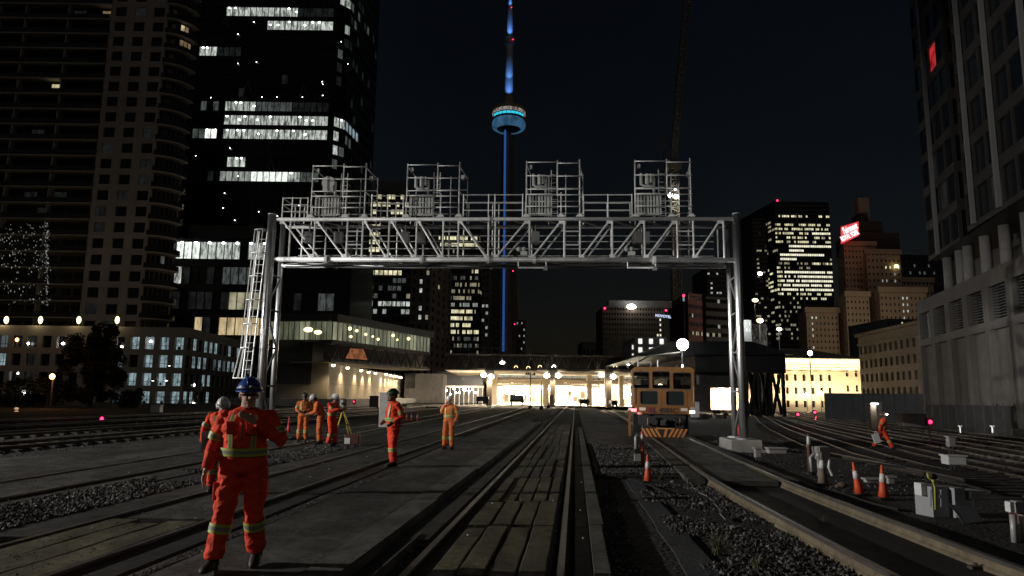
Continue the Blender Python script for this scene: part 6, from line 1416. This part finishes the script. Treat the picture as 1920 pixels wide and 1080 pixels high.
# ================================================================== CONES AND POSTS
def cone(x,y,hpx,lab,tilt=0,col=M_orange,wcol=M_refl,z=None,D=None,h=.9):
    P=G(x,y,z) if D is None else at(x,y,D); 
    D_=P.y; hh=hpx/FX*D_*1.02; r=hh*.155
    o=T('traffic_cone',lab,'cone',P,'traffic cones'); o.rotation_euler=(0,tilt,0); LOC[o.name]=V((0,0,0))
    s=MB(); s.lathe((0,0,0),[(r*1.0,.03),(r*.75,hh*.28),(r*.58,hh*.5),(r*.40,hh*.74),(r*.2,hh*.985),(r*.12,hh)],col,20); s.build('cone_body',o,True)
    s=MB(); s.lathe((0,0,0),[(r*.62,hh*.5),(r*.44,hh*.74)],wcol,20); s.build('reflective_collar',o,True)
    s=MB(); s.box((0,0,.02),(r*2.7,r*2.7,.04),M_black if hh>.5 else col); s.build('base',o,bevel=.01); return o
cone(1215,905,50,'orange cone with white collar on the gravel beside the slim orange post',z=-.12)
cone(1613,928,58,'leaning orange cone with white collar, left one of the right pair',tilt=-.17,z=-.12)
cone(1657,936,60,'upright orange cone with white collar, right one of the right pair',z=-.12)
cone(1386,838,38,'dark red cone standing before the right gantry footing',col=mat('cone_red',(.45,.03,.03),.5),wcol=mat('cone_red'),z=-.1)
cone(1543,909,58,'dull grey brown cone with white top beside the valve stand',col=mat('cone_grey',(.20,.15,.12),.7),z=-.12)
cone(541,812,30,'small red orange cone behind the nearest man\'s shoulder',col=mat('cone_red'),wcol=mat('cone_red'),z=0)
for k,x in enumerate((762,771,782)): cone(x,790,15,'tiny pale red cone between the standing workers, %s of three'%('left','middle','right')[k],z=0)
def delineator(x,y,hpx,lab,m,w=.055):
    P=G(x,y,-.1); hh=hpx/FX*P.y; o=T('delineator_post',lab,'post',P); LOC[o.name]=V((0,0,0)); s=MB(); s.lathe((0,0,0),[(w,0),(w*.9,hh*.72),(w*.6,hh*.93),(w*.85,hh*.96),(w*.5,hh)],m,14); s.build('post',o,True); s=MB(); s.lathe((0,0,0),[(w*.97,hh*.72),(w*.7,hh*.93)],M_refl,14); s.build('reflective_sleeve',o,True)
    s=MB(); s.lathe((0,0,0),[(w*2.6,-.02),(w*2.4,.03),(w,.05)],M_black,14); s.build('base',o)
delineator(1205,880,68,'slim orange post with white band left of the orange cone',M_orange,.045)
delineator(1519,888,72,'slim brown post with white band behind the valve stand',mat('post_brown',(.16,.07,.045),.7),.05)
# galvanised pipe stand beside slim post
P=G(1193,868,-.1); o=T('pipe_stand','short galvanised pipe on a black foot beside the slim orange post','pipe',P); s=MB(); s.tube([P+V((0,0,.25)),P+V((0,0,.68)),P+V((.04,0,.74))],.05,M_steel,12); s.build('pipe',o,True); s=MB(); s.bb(P.x-.06,P.x+.16,P.y-.1,P.y+.1,-.12,.27,M_black); s.bb(P.x-.08,P.x+.12,P.y-.16,P.y-.1,-.12,.15,M_conc); s.build('foot',o,bevel=.015)
# valve / switch stand
P=G(1536,893,-.1); o=T('valve_stand','cluster of galvanised fittings with a lever and grey box','switch stand',P)
s=MB(); s.tube([P+V((-.16,0,.1)),P+V((-.18,0,.42)),P+V((-.1,0,.5)),P+V((.05,0,.5))],.04,M_steel,10); s.tube([P+V((-.1,0,.5)),P+V((-.12,0,.68))],.02,M_steel,8); s.ball(P+V((0,-.03,.48)),.08,M_steel,12,8); s.tube([P+V((0,0,0)),P+V((0,0,.45))],.045,M_steel,10); s.build('pipe_fittings',o,True)
s=MB(); s.rbox(P+V((.14,.1,.52)),(.28,.2,.3),.2,M_steel); s.build('grey_box',o,bevel=.015); s=MB(); s.tube([P+V((.30,0,.02)),P+V((.22,-.02,.2)),P+V((.26,0,.42))],.03,M_white,8); s.build('lever',o)
# relay boxes: big tilted cover at right
GB_=mat('grey_box_paint',(.33,.34,.36),.55,noise_s=3,noise_a=.15)
Pa=G(1740,968,-.12); Y0=Pa.y
o=T('switch_machine','pale grey point machine boxes with a leaning dark lid and yellow pipe at right','switch machine',Pa)
def bq(x0,y0,x1,y1,D,th,m,name,sk=0):
    a=at(x0,y0,D); c=at(x1,y1,D); s=MB(); s.box(((a.x+c.x)/2,D+th/2,(a.z+c.z)/2),(abs(c.x-a.x),th,abs(a.z-c.z)),m,(math.cos(sk),math.sin(sk),0),(-math.sin(sk),math.cos(sk),0)); return s.build(name,o,bevel=.008)
bq(1738,912,1785,985,Y0,.35,GB_,'case',.25); bq(1724,906,1740,930,Y0+.05,.15,M_white,'side_box',.2); bq(1782,915,1812,990,Y0-.05,.35,GB_,'case',.25)
s=MB(); q=[at(1784,946,Y0-.35),at(1826,950,Y0-.2),at(1862,1006,Y0-.55),at(1822,1001,Y0-.7)]; dn=V((0,.03,-.02)); s.mesh(q+[p_+dn for p_ in q],[(0,1,2,3),(7,6,5,4),(0,4,5,1),(1,5,6,2),(2,6,7,3),(3,7,4,0)],mat('dark_lid',(.42,.43,.44),.6,noise_s=3)); s.build('leaning_lid',o)
s=MB(); q=[at(1780,943,Y0-.42),at(1798,966,Y0-.5),at(1816,999,Y0-.68)]; s.tube(q,.018,M_black,6); s.build('lid_edge_trim',o)
s=MB(); YM=mat('yellow_pipe',(.45,.45,.10),.5); s.tube([at(1739,887,Y0-.12),at(1741,896,Y0-.12),at(1749,900,Y0-.12),at(1753,915,Y0-.14),at(1754,956,Y0-.14)],.016,YM,8); s.ball(at(1750,902,Y0-.12),.03,YM,8,6); s.build('yellow_pipe',o,True)
s=MB()
for x in (1745,1764): s.tube([at(x,918,Y0-.1),at(x,950,Y0-.1)],.012,M_steel,6)
s.tube([at(1764,928,Y0-.12),at(1764,934,Y0-.12)],.022,M_white,8); s.build('bolts',o)
bq(1812,920,1846,938,Y0+.3,.3,mat('dark_lid'),'rear_box',.2)
for x in (1796,1819,1824):
    s=MB(); P=at(x,928 if x<1822 else 944,Y0-.02); s.tube([P+V((0,0,-.05)),P+V((0,0,.05))],.018,M_white,8); s.build('stud',o)
# far right fittings
Pz=G(1905,1016,-.12); o=T('pipe_stand','white and chrome pipe fitting at the right edge of the picture','pipe',Pz); D=Pz.y
s=MB(); s.tube([at(1899,965,D),at(1903,1017,D)],.04,M_steel,12); s.tube([at(1916,965,D),at(1921,1019,D)],.035,M_steel,12); s.build('pipe',o,True); s=MB(); a=at(1893,950,D-.1); s.box(a,(.06,.1,.13),M_white); a=at(1907,950,D); s.box(a,(.1,.12,.15),GB_); s.build('fitting_box',o,bevel=.008)
# cabinets mid right
def cab(x0,y0,x1,y1,D,lab,m,nm='equipment_box',th=.5,door=True,cat='box',legs=False):
    a=at(x0,y0,D);c=at(x1,y1,D); zb_=min(c.z,c.z); o=T(nm,lab,cat,((a.x+c.x)/2,D,zb_)); s=MB(); s.bb(a.x,c.x,D,D+th,zb_,a.z,m); s.build('case',o,bevel=.02)
    s=MB(); s.bb(a.x-.03,c.x+.03,D-.03,D+th+.03,a.z+.002,a.z+.04,m); s.build('lid',o)
    if legs:
        s=MB()
        for xx in (a.x+.05,c.x-.05): s.tube([(xx,D+th/2,hgt(xx,D)-.13),(xx,D+th/2,zb_)],.03,M_dsteel,6)
        s.build('legs',o)
    return o
cab(1632,758,1646,806,36,'tall narrow lit locker behind the striding worker',mat('locker_cream',(.5,.42,.33),.6,noise_s=2),th=.4,cat='locker'); P=at(1640,757,35.9); s=MB(); s.box(P,(.3,.1,.05),L_w); tag(s.build('locker_lamp'),'small strip lamp on top of the tall narrow locker','lamp'); light('POINT',P+V((0,-.25,-.1)),4,(1,.9,.8),.1)
cab(1646,754,1656,800,36.6,'dim grey locker right behind the lit locker',mat('cabinet_grey'),th=.5,cat='locker')
cab(1692,777,1738,800,41,'wide grey relay box left of the red signal',mat('relay_grey',(.24,.24,.24),.6,noise_s=2),th=.8,legs=True); 
cab(1778,856,1813,872,22,'low white box among the right tracks',M_white,th=.4); cab(1779,820,1793,838,24,'small chrome signal housing above the low white box',M_steel,th=.2,legs=True)
cab(1665,896,1679,908,15.5,'small pale box behind the right cone pair',mat('cabinet_grey'),th=.2); cab(1624,900,1664,906,16,'flat pale plank behind the right cone pair',mat('cabinet_grey'),th=.15,cat='plank')
cab(1416,842,1428,858,20.5,'grey bent conduit box right of the gantry footing',mat('cabinet_grey'),th=.15,legs=True); cab(1442,842,1476,851,22,'pale grey cable joint lying right of the gantry footing',mat('cabinet_grey'),th=.3)
s=MB(); P=at(1580,909,14.6); s.ball(P,(.1,.09,.06),mat('dusty_orange',(.10,.07,.05),.9,noise_s=9,noise_a=.5),10,7); s.ball(P+V((-.09,.03,-.03)),(.06,.07,.04),mat('dusty_orange'),8,6); tag(s.build('crumpled_bag',smooth=True),'dusty orange brown crumpled lump beside the grey cone','bag')
cab(1908,955,1922,985,D+.4,'dark red box at the right edge',mat('case_red'),th=.2)
cab(1298,755,1312,783,40,'grey cabinet right of the rail vehicle',mat('cabinet_grey'),th=.5); cab(1860,800,1864,812,30,'short pale stake in the right yard',M_white,th=.06,cat='stake'); cab(1800,800,1803,812,30,'short pale stake left of the other one in the right yard',M_white,th=.06,cat='stake')
cab(850,777,858,790,36,'small pale grey box on a post beside the left tracks',mat('cabinet_grey'),th=.2); 
# grey site hoarding and fence at right
HG=mat('grey_hoarding',(.105,.105,.11),.8,noise_s=1.0,noise_a=.2); D=88.; o=T('site_hoarding','long plain grey hoarding in front of the stone office block','hoarding',at(1640,755,D))
a=at(1545,737,D); c=at(1738,739,D-8)
for k in range(10):
    p0_=lerp(a,c,k/10.);p1_=lerp(a,c,(k+1)/10.); s=MB(); dd=(p1_-p0_); dd.z=0; L=dd.length; dd.normalize(); mid=(p0_+p1_)/2; s.box((mid.x,mid.y,(mid.z-.6)/2),(L-.03,.12,mid.z+.6),HG,dd,V((-dd.y,dd.x,0))); s.build('panel',o)
FG=mat('dark_fence',(.035,.035,.035),.8,noise_s=2); o=T('yard_fence','dark yard fence with vegetation in front of the podium wall','fence',at(1760,775,58))
a=at(1735,768,60); c=at(1990,742,44)
for k in range(14):
    p0_=lerp(a,c,k/14.);p1_=lerp(a,c,(k+1)/14.); dd=(p1_-p0_); dd.z=0; L=dd.length; dd.normalize(); mid=(p0_+p1_)/2; s=MB(); s.box((mid.x,mid.y,.35),(L-.05,.05,2.2),FG,dd,V((-dd.y,dd.x,0))); s.build('panel',o); s=MB(); s.tube([(p0_.x,p0_.y,-.6),(p0_.x,p0_.y,1.6)],.04,M_dsteel,6); s.build('post',o)
# ================================================================== RAIL VEHICLE
Yv=31.2; cxv=X(1241,760,Yv); RO=mat('vehicle_orange',(.15,.066,.014),.6,noise_s=1.8,noise_a=.35); 
o=T('rail_vehicle','boxy orange rail maintenance vehicle with three upper cab windows and a striped plough','rail vehicle',(cxv,Yv,0))
x0_,x1_=X(1186,750,Yv),X(1301,750,Yv); zt_=Z(1241,688,Yv); zb_=Z(1241,763,Yv); W=x1_-x0_
GV=mat('cab_glass',(.015,.02,.02),.06)
holes=[]
for (a,c,t,b2,nm) in [(1189,1219,697,729,'cab_window'),(1224,1257,696,729,'cab_window'),(1262,1296,698,730,'cab_window'),(1201,1234,733,759,'lower_window'),(1249,1282,733,760,'lower_window')]:
    holes.append((X(a,745,Yv),X(c,745,Yv),Z(1241,b2,Yv),Z(1241,t,Yv),nm))
xs_=sorted(set([x0_,x1_]+[h[0] for h in holes]+[h[1] for h in holes])); zs_=sorted(set([zb_,zt_-.12]+[h[2] for h in holes]+[h[3] for h in holes]))
s=MB()
for a,b2 in zip(xs_,xs_[1:]):
    for c,d in zip(zs_,zs_[1:]):
        mx,mz=(a+b2)/2,(c+d)/2
        if any(h[0]<mx<h[1] and h[2]<mz<h[3] for h in holes): continue
        s.poly([(a,Yv,c),(b2,Yv,c),(b2,Yv,d),(a,Yv,d)],RO)
for h in holes:
    a,b2,c,d,_=h; r=.08
    s.poly([(a,Yv,c),(a,Yv+r,c),(a,Yv+r,d),(a,Yv,d)],RO); s.poly([(b2,Yv,c),(b2,Yv,d),(b2,Yv+r,d),(b2,Yv+r,c)],RO); s.poly([(a,Yv,c),(b2,Yv,c),(b2,Yv+r,c),(a,Yv+r,c)],RO); s.poly([(a,Yv,d),(a,Yv+r,d),(b2,Yv+r,d),(b2,Yv,d)],RO)
    for sx,xx in ((1,a),(-1,b2)):
        for sz,zz2 in ((1,c),(-1,d)): s.poly([(xx,Yv-.002,zz2),(xx+sx*.09,Yv-.002,zz2),(xx+sx*.026,Yv-.002,zz2+sz*.026),(xx,Yv-.002,zz2+sz*.09)],RO)
# chamfered roof and side skins
s.poly([(x0_,Yv,zt_-.12),(x1_,Yv,zt_-.12),(x1_-.14,Yv+.02,zt_),(x0_+.14,Yv+.02,zt_)],RO); s.poly([(x0_+.14,Yv+.02,zt_),(x1_-.14,Yv+.02,zt_),(x1_-.14,Yv+3.6,zt_),(x0_+.14,Yv+3.6,zt_)],RO)
for xx,xi in ((x0_,x0_+.14),(x1_,x1_-.14)):
    s.poly([(xx,Yv,zt_-.12),(xi,Yv+.02,zt_),(xi,Yv+3.6,zt_),(xx,Yv+3.6,zt_-.12)],RO); s.poly([(xx,Yv,zb_),(xx,Yv,zb_+.75),(xx,Yv+3.6,zb_+.75),(xx,Yv+3.6,zb_)],RO)
    s.poly([(xx,Yv,zt_-.3),(xx,Yv,zt_-.12),(xx,Yv+3.6,zt_-.12),(xx,Yv+3.6,zt_-.3)],RO)
    for yy in (0,1.2,2.4,3.4): s.poly([(xx,Yv+yy,zb_+.75),(xx,Yv+yy+.2,zb_+.75),(xx,Yv+yy+.2,zt_-.3),(xx,Yv+yy,zt_-.3)],RO)
s.poly([(x0_,Yv+3.6,zb_),(x1_,Yv+3.6,zb_),(x1_,Yv+3.6,zb_+1.0),(x0_,Yv+3.6,zb_+1.0)],RO); s.poly([(x0_,Yv+3.6,zt_-.3),(x1_,Yv+3.6,zt_-.3),(x1_,Yv+3.6,zt_),(x0_,Yv+3.6,zt_)],RO)
s.bb(x0_+.02,x1_-.02,Yv+.1,Yv+3.5,zb_+.02,zb_+.08,M_dsteel); s.build('body',o)
clr=bpy.data.materials.new('clear_glass'); clr.use_nodes=True; nt=clr.node_tree; nt.nodes.clear(); ou=nt.nodes.new('ShaderNodeOutputMaterial'); mx_=nt.nodes.new('ShaderNodeMixShader'); tr=nt.nodes.new('ShaderNodeBsdfTransparent'); tr.inputs[0].default_value=(.22,.25,.24,1); gl=nt.nodes.new('ShaderNodeBsdfGlossy'); gl.inputs['Roughness'].default_value=.03; mx_.inputs[0].default_value=.12; nt.links.new(tr.outputs[0],mx_.inputs[1]); nt.links.new(gl.outputs[0],mx_.inputs[2]); nt.links.new(mx_.outputs[0],ou.inputs[0])
for h in holes:
    a,b2,c,d,nm=h; s=MB(); s.poly([(a,Yv+.06,c),(b2,Yv+.06,c),(b2,Yv+.06,d),(a,Yv+.06,d)],clr if nm=='cab_window' else GV); w=s.build(nm,o)
    s=MB(); 
    for q in ((a,b2,c,c+.035),(a,b2,d-.035,d),(a,a+.035,c+.036,d-.036),(b2-.035,b2,c+.036,d-.036)): s.bb(q[0],q[1],Yv+.02,Yv+.075,q[2],q[3],M_black)
    subbuild(s,'gasket',w)
s=MB(); 
for q in (-.55,.6): s.bb(cxv+q-.3,cxv+q+.3,Yv+1.2,Yv+1.5,zb_+.1,zb_+1.2,mat('seat_dark',(.05,.03,.03),.8)); s.bb(cxv+q-.3,cxv+q+.3,Yv+.8,Yv+1.4,zb_+.1,zb_+.6,mat('seat_dark'))
s.bb(x0_+.1,x1_-.1,Yv+.15,Yv+.5,zb_+.7,zb_+.95,M_black); s.build('seats',o,bevel=.03)
xb_=[X(q,770,Yv) for q in (1178,1199,1212,1276,1290,1301)]; z_a,z_b=Z(1241,762,Yv),Z(1241,776,Yv)
s=MB(); s.bb(X(1192,770,Yv),X(1292,770,Yv),Yv-.22,Yv-.003,z_b,z_a-.01,RO); s.build('bumper',o,bevel=.02)
s=MB(); s.bb(X(1212,770,Yv),X(1226,770,Yv),Yv-.235,Yv-.222,z_b+.03,z_a-.04,mat('bumper_dark_red',(.16,.02,.015),.6)); s.build('red_panel',o)
for xx in (1205,1281): s=MB(); s.bb(X(xx-6,770,Yv),X(xx+6,770,Yv),Yv-.25,Yv-.222,Z(1241,770,Yv),Z(1241,764.5,Yv),mat('plate_pale',(.6,.5,.42),.5)); s.build('plate',o)
P=V((X(1243,770,Yv),Yv-.235,Z(1241,770,Yv))); text('RL 4501C',P,.29,mat('number_dark',(.03,.02,.02),.6),(PI/2,0,0),o,'number',.004,.005)
s=MB(); s.bb(X(1184,770,Yv),X(1194,770,Yv),Yv-.28,Yv-.225,Z(1241,772,Yv),Z(1241,766.5,Yv),lampmat('tail_red',(1,.05,.08),3.2)); s.build('tail_light',o)
s=MB(); s.bb(X(1291,770,Yv),X(1300,770,Yv),Yv-.28,Yv-.225,Z(1241,774,Yv),Z(1241,769,Yv),lampmat('head_pinkwhite',(1,.82,.82),5)); s.build('head_light',o)
s=MB(); s.ball((X(1200,776,Yv),Yv-.26,Z(1241,775.5,Yv)),(.12,.05,.06),mat('lamp_pink',(.6,.25,.2),.4,emit=(1,.3,.25),es=.3),8,6); s.build('marker_light',o,True)
light('POINT',(X(1189,770,Yv),Yv-.6,Z(1241,769,Yv)),.8,(1,.1,.1),.05)
for yy in (.7,2.8):
    s=MB(); zz2=.36
    for sx in (-.74,.74): s.tube([(cxv+sx-.06,Yv+yy,zz2),(cxv+sx+.06,Yv+yy,zz2)],.33,M_dsteel,20); s.tube([(cxv+sx-.09,Yv+yy,zz2),(cxv+sx-.06,Yv+yy,zz2)],.36,M_dsteel,20)
    s.tube([(cxv-.8,Yv+yy,zz2),(cxv+.8,Yv+yy,zz2)],.08,M_dsteel,10); s.build('wheel_set',o,True)
s=MB(); s.bb(cxv-1.0,cxv+1.0,Yv+.05,Yv+3.4,.5,.93,M_black); s.bb(cxv-1.2,cxv+1.2,Yv+1.2,Yv+3,.12,.95,M_black); s.tube([(cxv-.35,Yv-.12,.66),(cxv-.35,Yv+.3,.66)],.16,M_black,14); s.tube([(cxv+.1,Yv-.2,.66),(cxv+.1,Yv+.3,.66)],.09,M_dsteel,12); s.tube([(cxv-.6,Yv-.1,.8),(cxv-.62,Yv-.15,.45),(cxv-.5,Yv-.2,.3)],.035,M_orange if False else RO,6); s.tube([(cxv+.75,Yv-.1,.8),(cxv+.72,Yv-.15,.45),(cxv+.62,Yv-.2,.3)],.035,RO,6); s.build('underframe',o)
# striped plough
zA_,zB_,zC_=Z(1241,802,Yv-.3),Z(1241,820,Yv-.3),Z(1241,795,Yv-.3)
pts=[(X(1208,800,Yv),zC_),(X(1216,812,Yv),(zA_+zB_)/2+.05),(X(1230,803,Yv),zA_),(X(1263,803,Yv),zA_),(X(1271,798,Yv),zC_-.05),(X(1280,800,Yv),zA_+.05),(X(1274,819,Yv),zB_+.03),(X(1222,820,Yv),zB_)]
s=MB(); F_=[V((x,Yv-.5,z)) for x,z in [(pts[0][0],pts[0][1]),(pts[2][0],zA_),(pts[3][0],zA_),(pts[5][0],zC_),(X(1277,819,Yv),zB_),(X(1216,820,Yv),zB_)]]
s.mesh(F_+[p_+V((0,.08,0)) for p_ in F_],[(5,4,3,2,1,0),(6,7,8,9,10,11)]+[(i,(i+1)%6,(i+1)%6+6,i+6) for i in range(6)],mat('plough_black',(.03,.02,.015),.6)); pl_=s.build('plough',o)
s=MB(); SO=mat('stripe_orange',(.55,.22,.06),.6)
n_=9
for k in range(n_):
    t=k/(n_-1)*2-1; xa=cxv+t*.72+.06; xb=cxv+t*1.0*.95+.03; w=.055; lean=.22*(1 if t>0 else -1) if abs(t)>.1 else .1
    s.poly([(xa-w,Yv-.504,zB_+.02),(xa+w,Yv-.504,zB_+.02),(xa+w+lean*.9,Yv-.504,zA_-.03),(xa-w+lean*.9,Yv-.504,zA_-.03)],SO)
s.poly([(pts[2][0],Yv-.506,zA_-.05),(pts[3][0],Yv-.506,zA_-.05),(pts[3][0],Yv-.506,zA_-.001),(pts[2][0],Yv-.506,zA_-.001)],SO)
subbuild(s,'stripes',pl_)
s=MB()
for xx in (-.6,.6): s.tube([(cxv+xx,Yv-.45,.2),(cxv+xx*.9,Yv+.1,.6)],.04,M_dsteel,6)
s.build('plough_bracket',o)
s=MB(); a=X(1179,790,Yv); s.bb(a,a+.12,Yv+.3,Yv+.5,.0,1.2,RO); s.bb(a,a+.14,Yv+.25,Yv+.5,1.1,1.22,M_white); s.build('side_step',o)
s=MB()
for xx in (x0_+.05,x1_-.05): s.tube([(xx,Yv-.06,zb_+.1),(xx,Yv-.08,zb_+.2),(xx,Yv-.08,zb_+.8),(xx,Yv-.06,zb_+.9)],.016,M_dsteel,6)
s.build('grab_rail',o)
s=MB()
for xx in (x0_+.42,cxv,x1_-.42): s.tube([(xx-.1,Yv-.015,zt_-.16),(xx+.12,Yv-.015,zt_-.5)],.008,M_black,4)
s.build('wipers',o)
s=MB(); s.bb(x0_+.02,x1_-.02,Yv-.004,Yv-.001,Z(1241,731.2,Yv)-.006,Z(1241,731.2,Yv)+.006,M_black)
for xx in (x0_+.3,x1_-.3,cxv): s.bb(xx-.005,xx+.005,Yv-.004,Yv-.001,zb_,Z(1241,732,Yv),M_black)
s.build('panel_seams',o)
s=MB(); s.tube([(cxv,Yv-.5,.62),(cxv,Yv,.62)],.07,M_dsteel,8); s.box((cxv,Yv-.5,.62),(.2,.12,.22),M_dsteel)
for q in (-.3,.32,.5): s.tube([(cxv+q,Yv-.1,.85),(cxv+q+.03,Yv-.3,.6),(cxv+q+.06,Yv-.3,.45),(cxv+q,Yv-.1,.4)],.02,M_black,6)
s.build('coupler',o)
s=MB()
for q in (1198,1222): s.tube([(X(q,690,Yv),Yv+.6,zt_),(X(q,690,Yv),Yv+.6,zt_+.22)],.015,M_steel,5)
s.tube([(X(1198,690,Yv),Yv+.6,zt_+.22),(X(1222,690,Yv),Yv+.6,zt_+.22)],.015,M_steel,5); s.tube([(X(1235,690,Yv),Yv+.6,zt_),(X(1235,690,Yv),Yv+.6,zt_+.32)],.025,M_steel,6); s.tube([(X(1198,690,Yv),Yv+1.2,zt_),(X(1198,690,Yv),Yv+1.2,zt_+.4)],.03,M_steel,6); s.build('roof_rail',o)
for q in (1204,1279,1269): s=MB(); s.ball((X(q,690,Yv),Yv+.1,zt_+.05),(.04,.04,.05),M_dsteel if q!=1279 else L_w,8,6); s.build('roof_lamp',o)
s=MB(); s.bb(x1_+.1,x1_+.2,Yv-.1,Yv-.06,zt_-.75,zt_-.35,M_dsteel); s.tube([(x1_,Yv+.1,zt_-.4),(x1_+.15,Yv-.05,zt_-.4)],.012,M_dsteel,5); s.build('mirror',o)
o.rotation_euler=(0,0,-.15)
# ================================================================== DISTANT TRUCKS AND SIGNAL MASTS
def truck(xa,xb,yt,yb,D,lab,name='parked_truck',tall=True):
    a,c=X(xa,750,D),X(xb,750,D); z1=Z(950,yt,D); z0=Z(950,yb,D); o=T(name,lab,'truck',((a+c)/2,D,z0)); m=mat('truck_black',(.02,.02,.022),.5); s=MB(); s.bb(a+.1,c-.1,D,D+3.4,z0+.45,z1,m); s.bb(a,c,D-.1,D+.1,z0+.5,z0+.75,m); s.build('body',o,bevel=.08)
    for xx in (a+.3,c-.3): s=MB(); s.tube([(xx-.12,D+.3,z0+.35),(xx+.12,D+.3,z0+.35)],.36,M_black,14); s.build('wheel',o)
    s=MB(); s.bb(a+.4,c-.4,D-.02,D-.005,z1-.75,z1-.2,glass); s.build('rear_window',o)
truck(955,983,740,759,112,'dark box truck silhouetted against the bright shed, left of the signal mast'); truck(1086,1106,746,759,112,'dark low pickup silhouetted right of the middle track')
truck(892,917,744,758,118,'dark loaded wagon left of the first bridge column',name='parked_wagon'); truck(1146,1160,748,760,118,'small dark crate wagon left of the rail vehicle',name='parked_wagon')
def mast(x,yt,yb,D,lab,arm=None):
    P=G(x,yb,0); D=P.y; z1=Z(x,yt,D); o=T('signal_mast',lab,'mast',P); s=MB(); s.tube([(P.x,P.y,0),(P.x,P.y,z1)],.05 if D<80 else .09,M_black,6); s.build('pole',o); s=MB(); s.lathe((P.x,P.y,-.1),[(.32,0),(.28,.35),(.1,.6)],M_black,10); s.build('foot',o)
    if arm:
        s=MB(); s.tube([at(arm[0],arm[2],D),at(arm[1],arm[2]+1,D)],.06,M_black,5); 
        for q in (.15,.35,.9): pp=lerp(at(arm[0],arm[2],D),at(arm[1],arm[2]+1,D),q); s.box(pp+V((0,0,.12)),(.25,.1,.3),M_black)
        s.build('cross_arm',o)
mast(994,699,766,70,'tall thin dark mast with a cross arm before the bright shed',(984,1004,702)); mast(1015,718,767,70,'shorter dark mast right of the cross armed one'); mast(1028,735,764,80,'lowest dark mast left of the middle bridge column')
s=MB(); P=G(1034,764,0); s.bb(P.x-.3,P.x+.3,P.y,P.y+.4,0,Z(1034,741,P.y),mat('cabinet_grey')); tag(s.build('standing_cabinet',bevel=.03),'grey cabinet at the foot of the middle bridge column','cabinet')
# scattered far trackside bits
for (x,y,w,h,lab) in [(808,765,.5,.25,'low dark timber stack beyond the rail behind the phoning worker'),(1330,785,1.6,.5,'dark machinery heap behind the right gantry posts'),(1360,778,1.8,.6,'second dark machinery heap touching the right gantry posts'),(745,762,1.5,.4,'low dark debris heap right of the cabinet')]:
    P=G(x,y,0); rg=random.Random(x); s=MB()
    for k in range(9): s.rbox(P+V((rg.uniform(-w,w),rg.uniform(-.4,.4),h*rg.uniform(.2,.8)-.1)),(rg.uniform(.3,.9),rg.uniform(.1,.4),rg.uniform(.15,.4)),rg.uniform(0,3),M_dsteel)
    tag(s.build('scrap_heap',bevel=.01),lab,'heap')
# ================================================================== LIGHT
w=bpy.data.worlds.new('World'); S.world=w; w.use_nodes=True; nt=w.node_tree; N=nt.nodes; L=nt.links; bg=N['Background']
sky=N.new('ShaderNodeTexSky'); sky.sky_type='NISHITA'; sky.sun_disc=False; sky.sun_elevation=math.radians(30); sky.sun_rotation=math.radians(-150); sky.altitude=50; sky.air_density=1.6; sky.dust_density=.5; sky.ozone_density=4
tm=N.new('ShaderNodeVectorMath'); tm.operation='MULTIPLY'; tm.inputs[1].default_value=(1.25,1.0,.95); L.new(sky.outputs[0],tm.inputs[0]); cn=N.new('ShaderNodeTexNoise'); cn.inputs['Scale'].default_value=2.2; cn.inputs['Detail'].default_value=5; wc=N.new('ShaderNodeTexCoord'); L.new(wc.outputs['Generated'],cn.inputs['Vector']); cm2=N.new('ShaderNodeMapRange'); cm2.inputs['From Min'].default_value=.3; cm2.inputs['From Max'].default_value=.7; cm2.inputs['To Min'].default_value=.7; cm2.inputs['To Max'].default_value=1.3; L.new(cn.outputs['Fac'],cm2.inputs['Value']); t2_=N.new('ShaderNodeVectorMath'); t2_.operation='SCALE'; L.new(tm.outputs[0],t2_.inputs[0]); L.new(cm2.outputs[0],t2_.inputs['Scale']); L.new(t2_.outputs[0],bg.inputs['Color']); bg.inputs['Strength'].default_value=SKY
sl=light('SUN',(0,0,50),SUN,(1,.92,.84),math.radians(12),rot=(math.radians(52),0,math.radians(12)),name='sun')
# off-frame work light: a mobile lighting tower at the left of the yard
def tower(P,lab,tgt,pw,col,sp=1.6,rad=.25):
    o=T('lighting_tower',lab,'lighting tower',(P.x,P.y,0)); s=MB(); s.tube([(P.x,P.y,0),(P.x,P.y,P.z-.2)],.07,M_steel,8); s.build('mast',o); s=MB(); s.bb(P.x-.9,P.x+.9,P.y-.6,P.y+.6,.2,1.2,M_white); s.build('generator',o,bevel=.05)
    s=MB(); d=(V(tgt)-P).normalized()
    for q in (-.45,.45): s.box(P+V((0,q,0))-d*.12,(.15,.5,.4),M_dsteel)
    s.build('lamp_head',o); light('SPOT',P+d*.2,pw,col,rad,spot=sp,blend=.4,tgt=tgt)
tower(V((-42,8.5,9)),'mobile lighting tower outside the left edge of the view',(0,17,1),KEY,(1,.96,.9),1.25,.15)
tower(V((4,-12,7)),'mobile lighting tower behind the viewer',(-.5,25,9.5),KEY2,(1,.97,.93),.55,.3)

for tg,pw,sp_ in (((8.02,25.5,3.6),260000,.14),((-8.98,26.5,4.4),90000,.2)):
    light('SPOT',(-41.7,11.2,5.5),pw,(1,.98,.95),.25,spot=sp_,blend=.7,tgt=tg)  # unseen narrow spots added to put highlights on the gantry posts
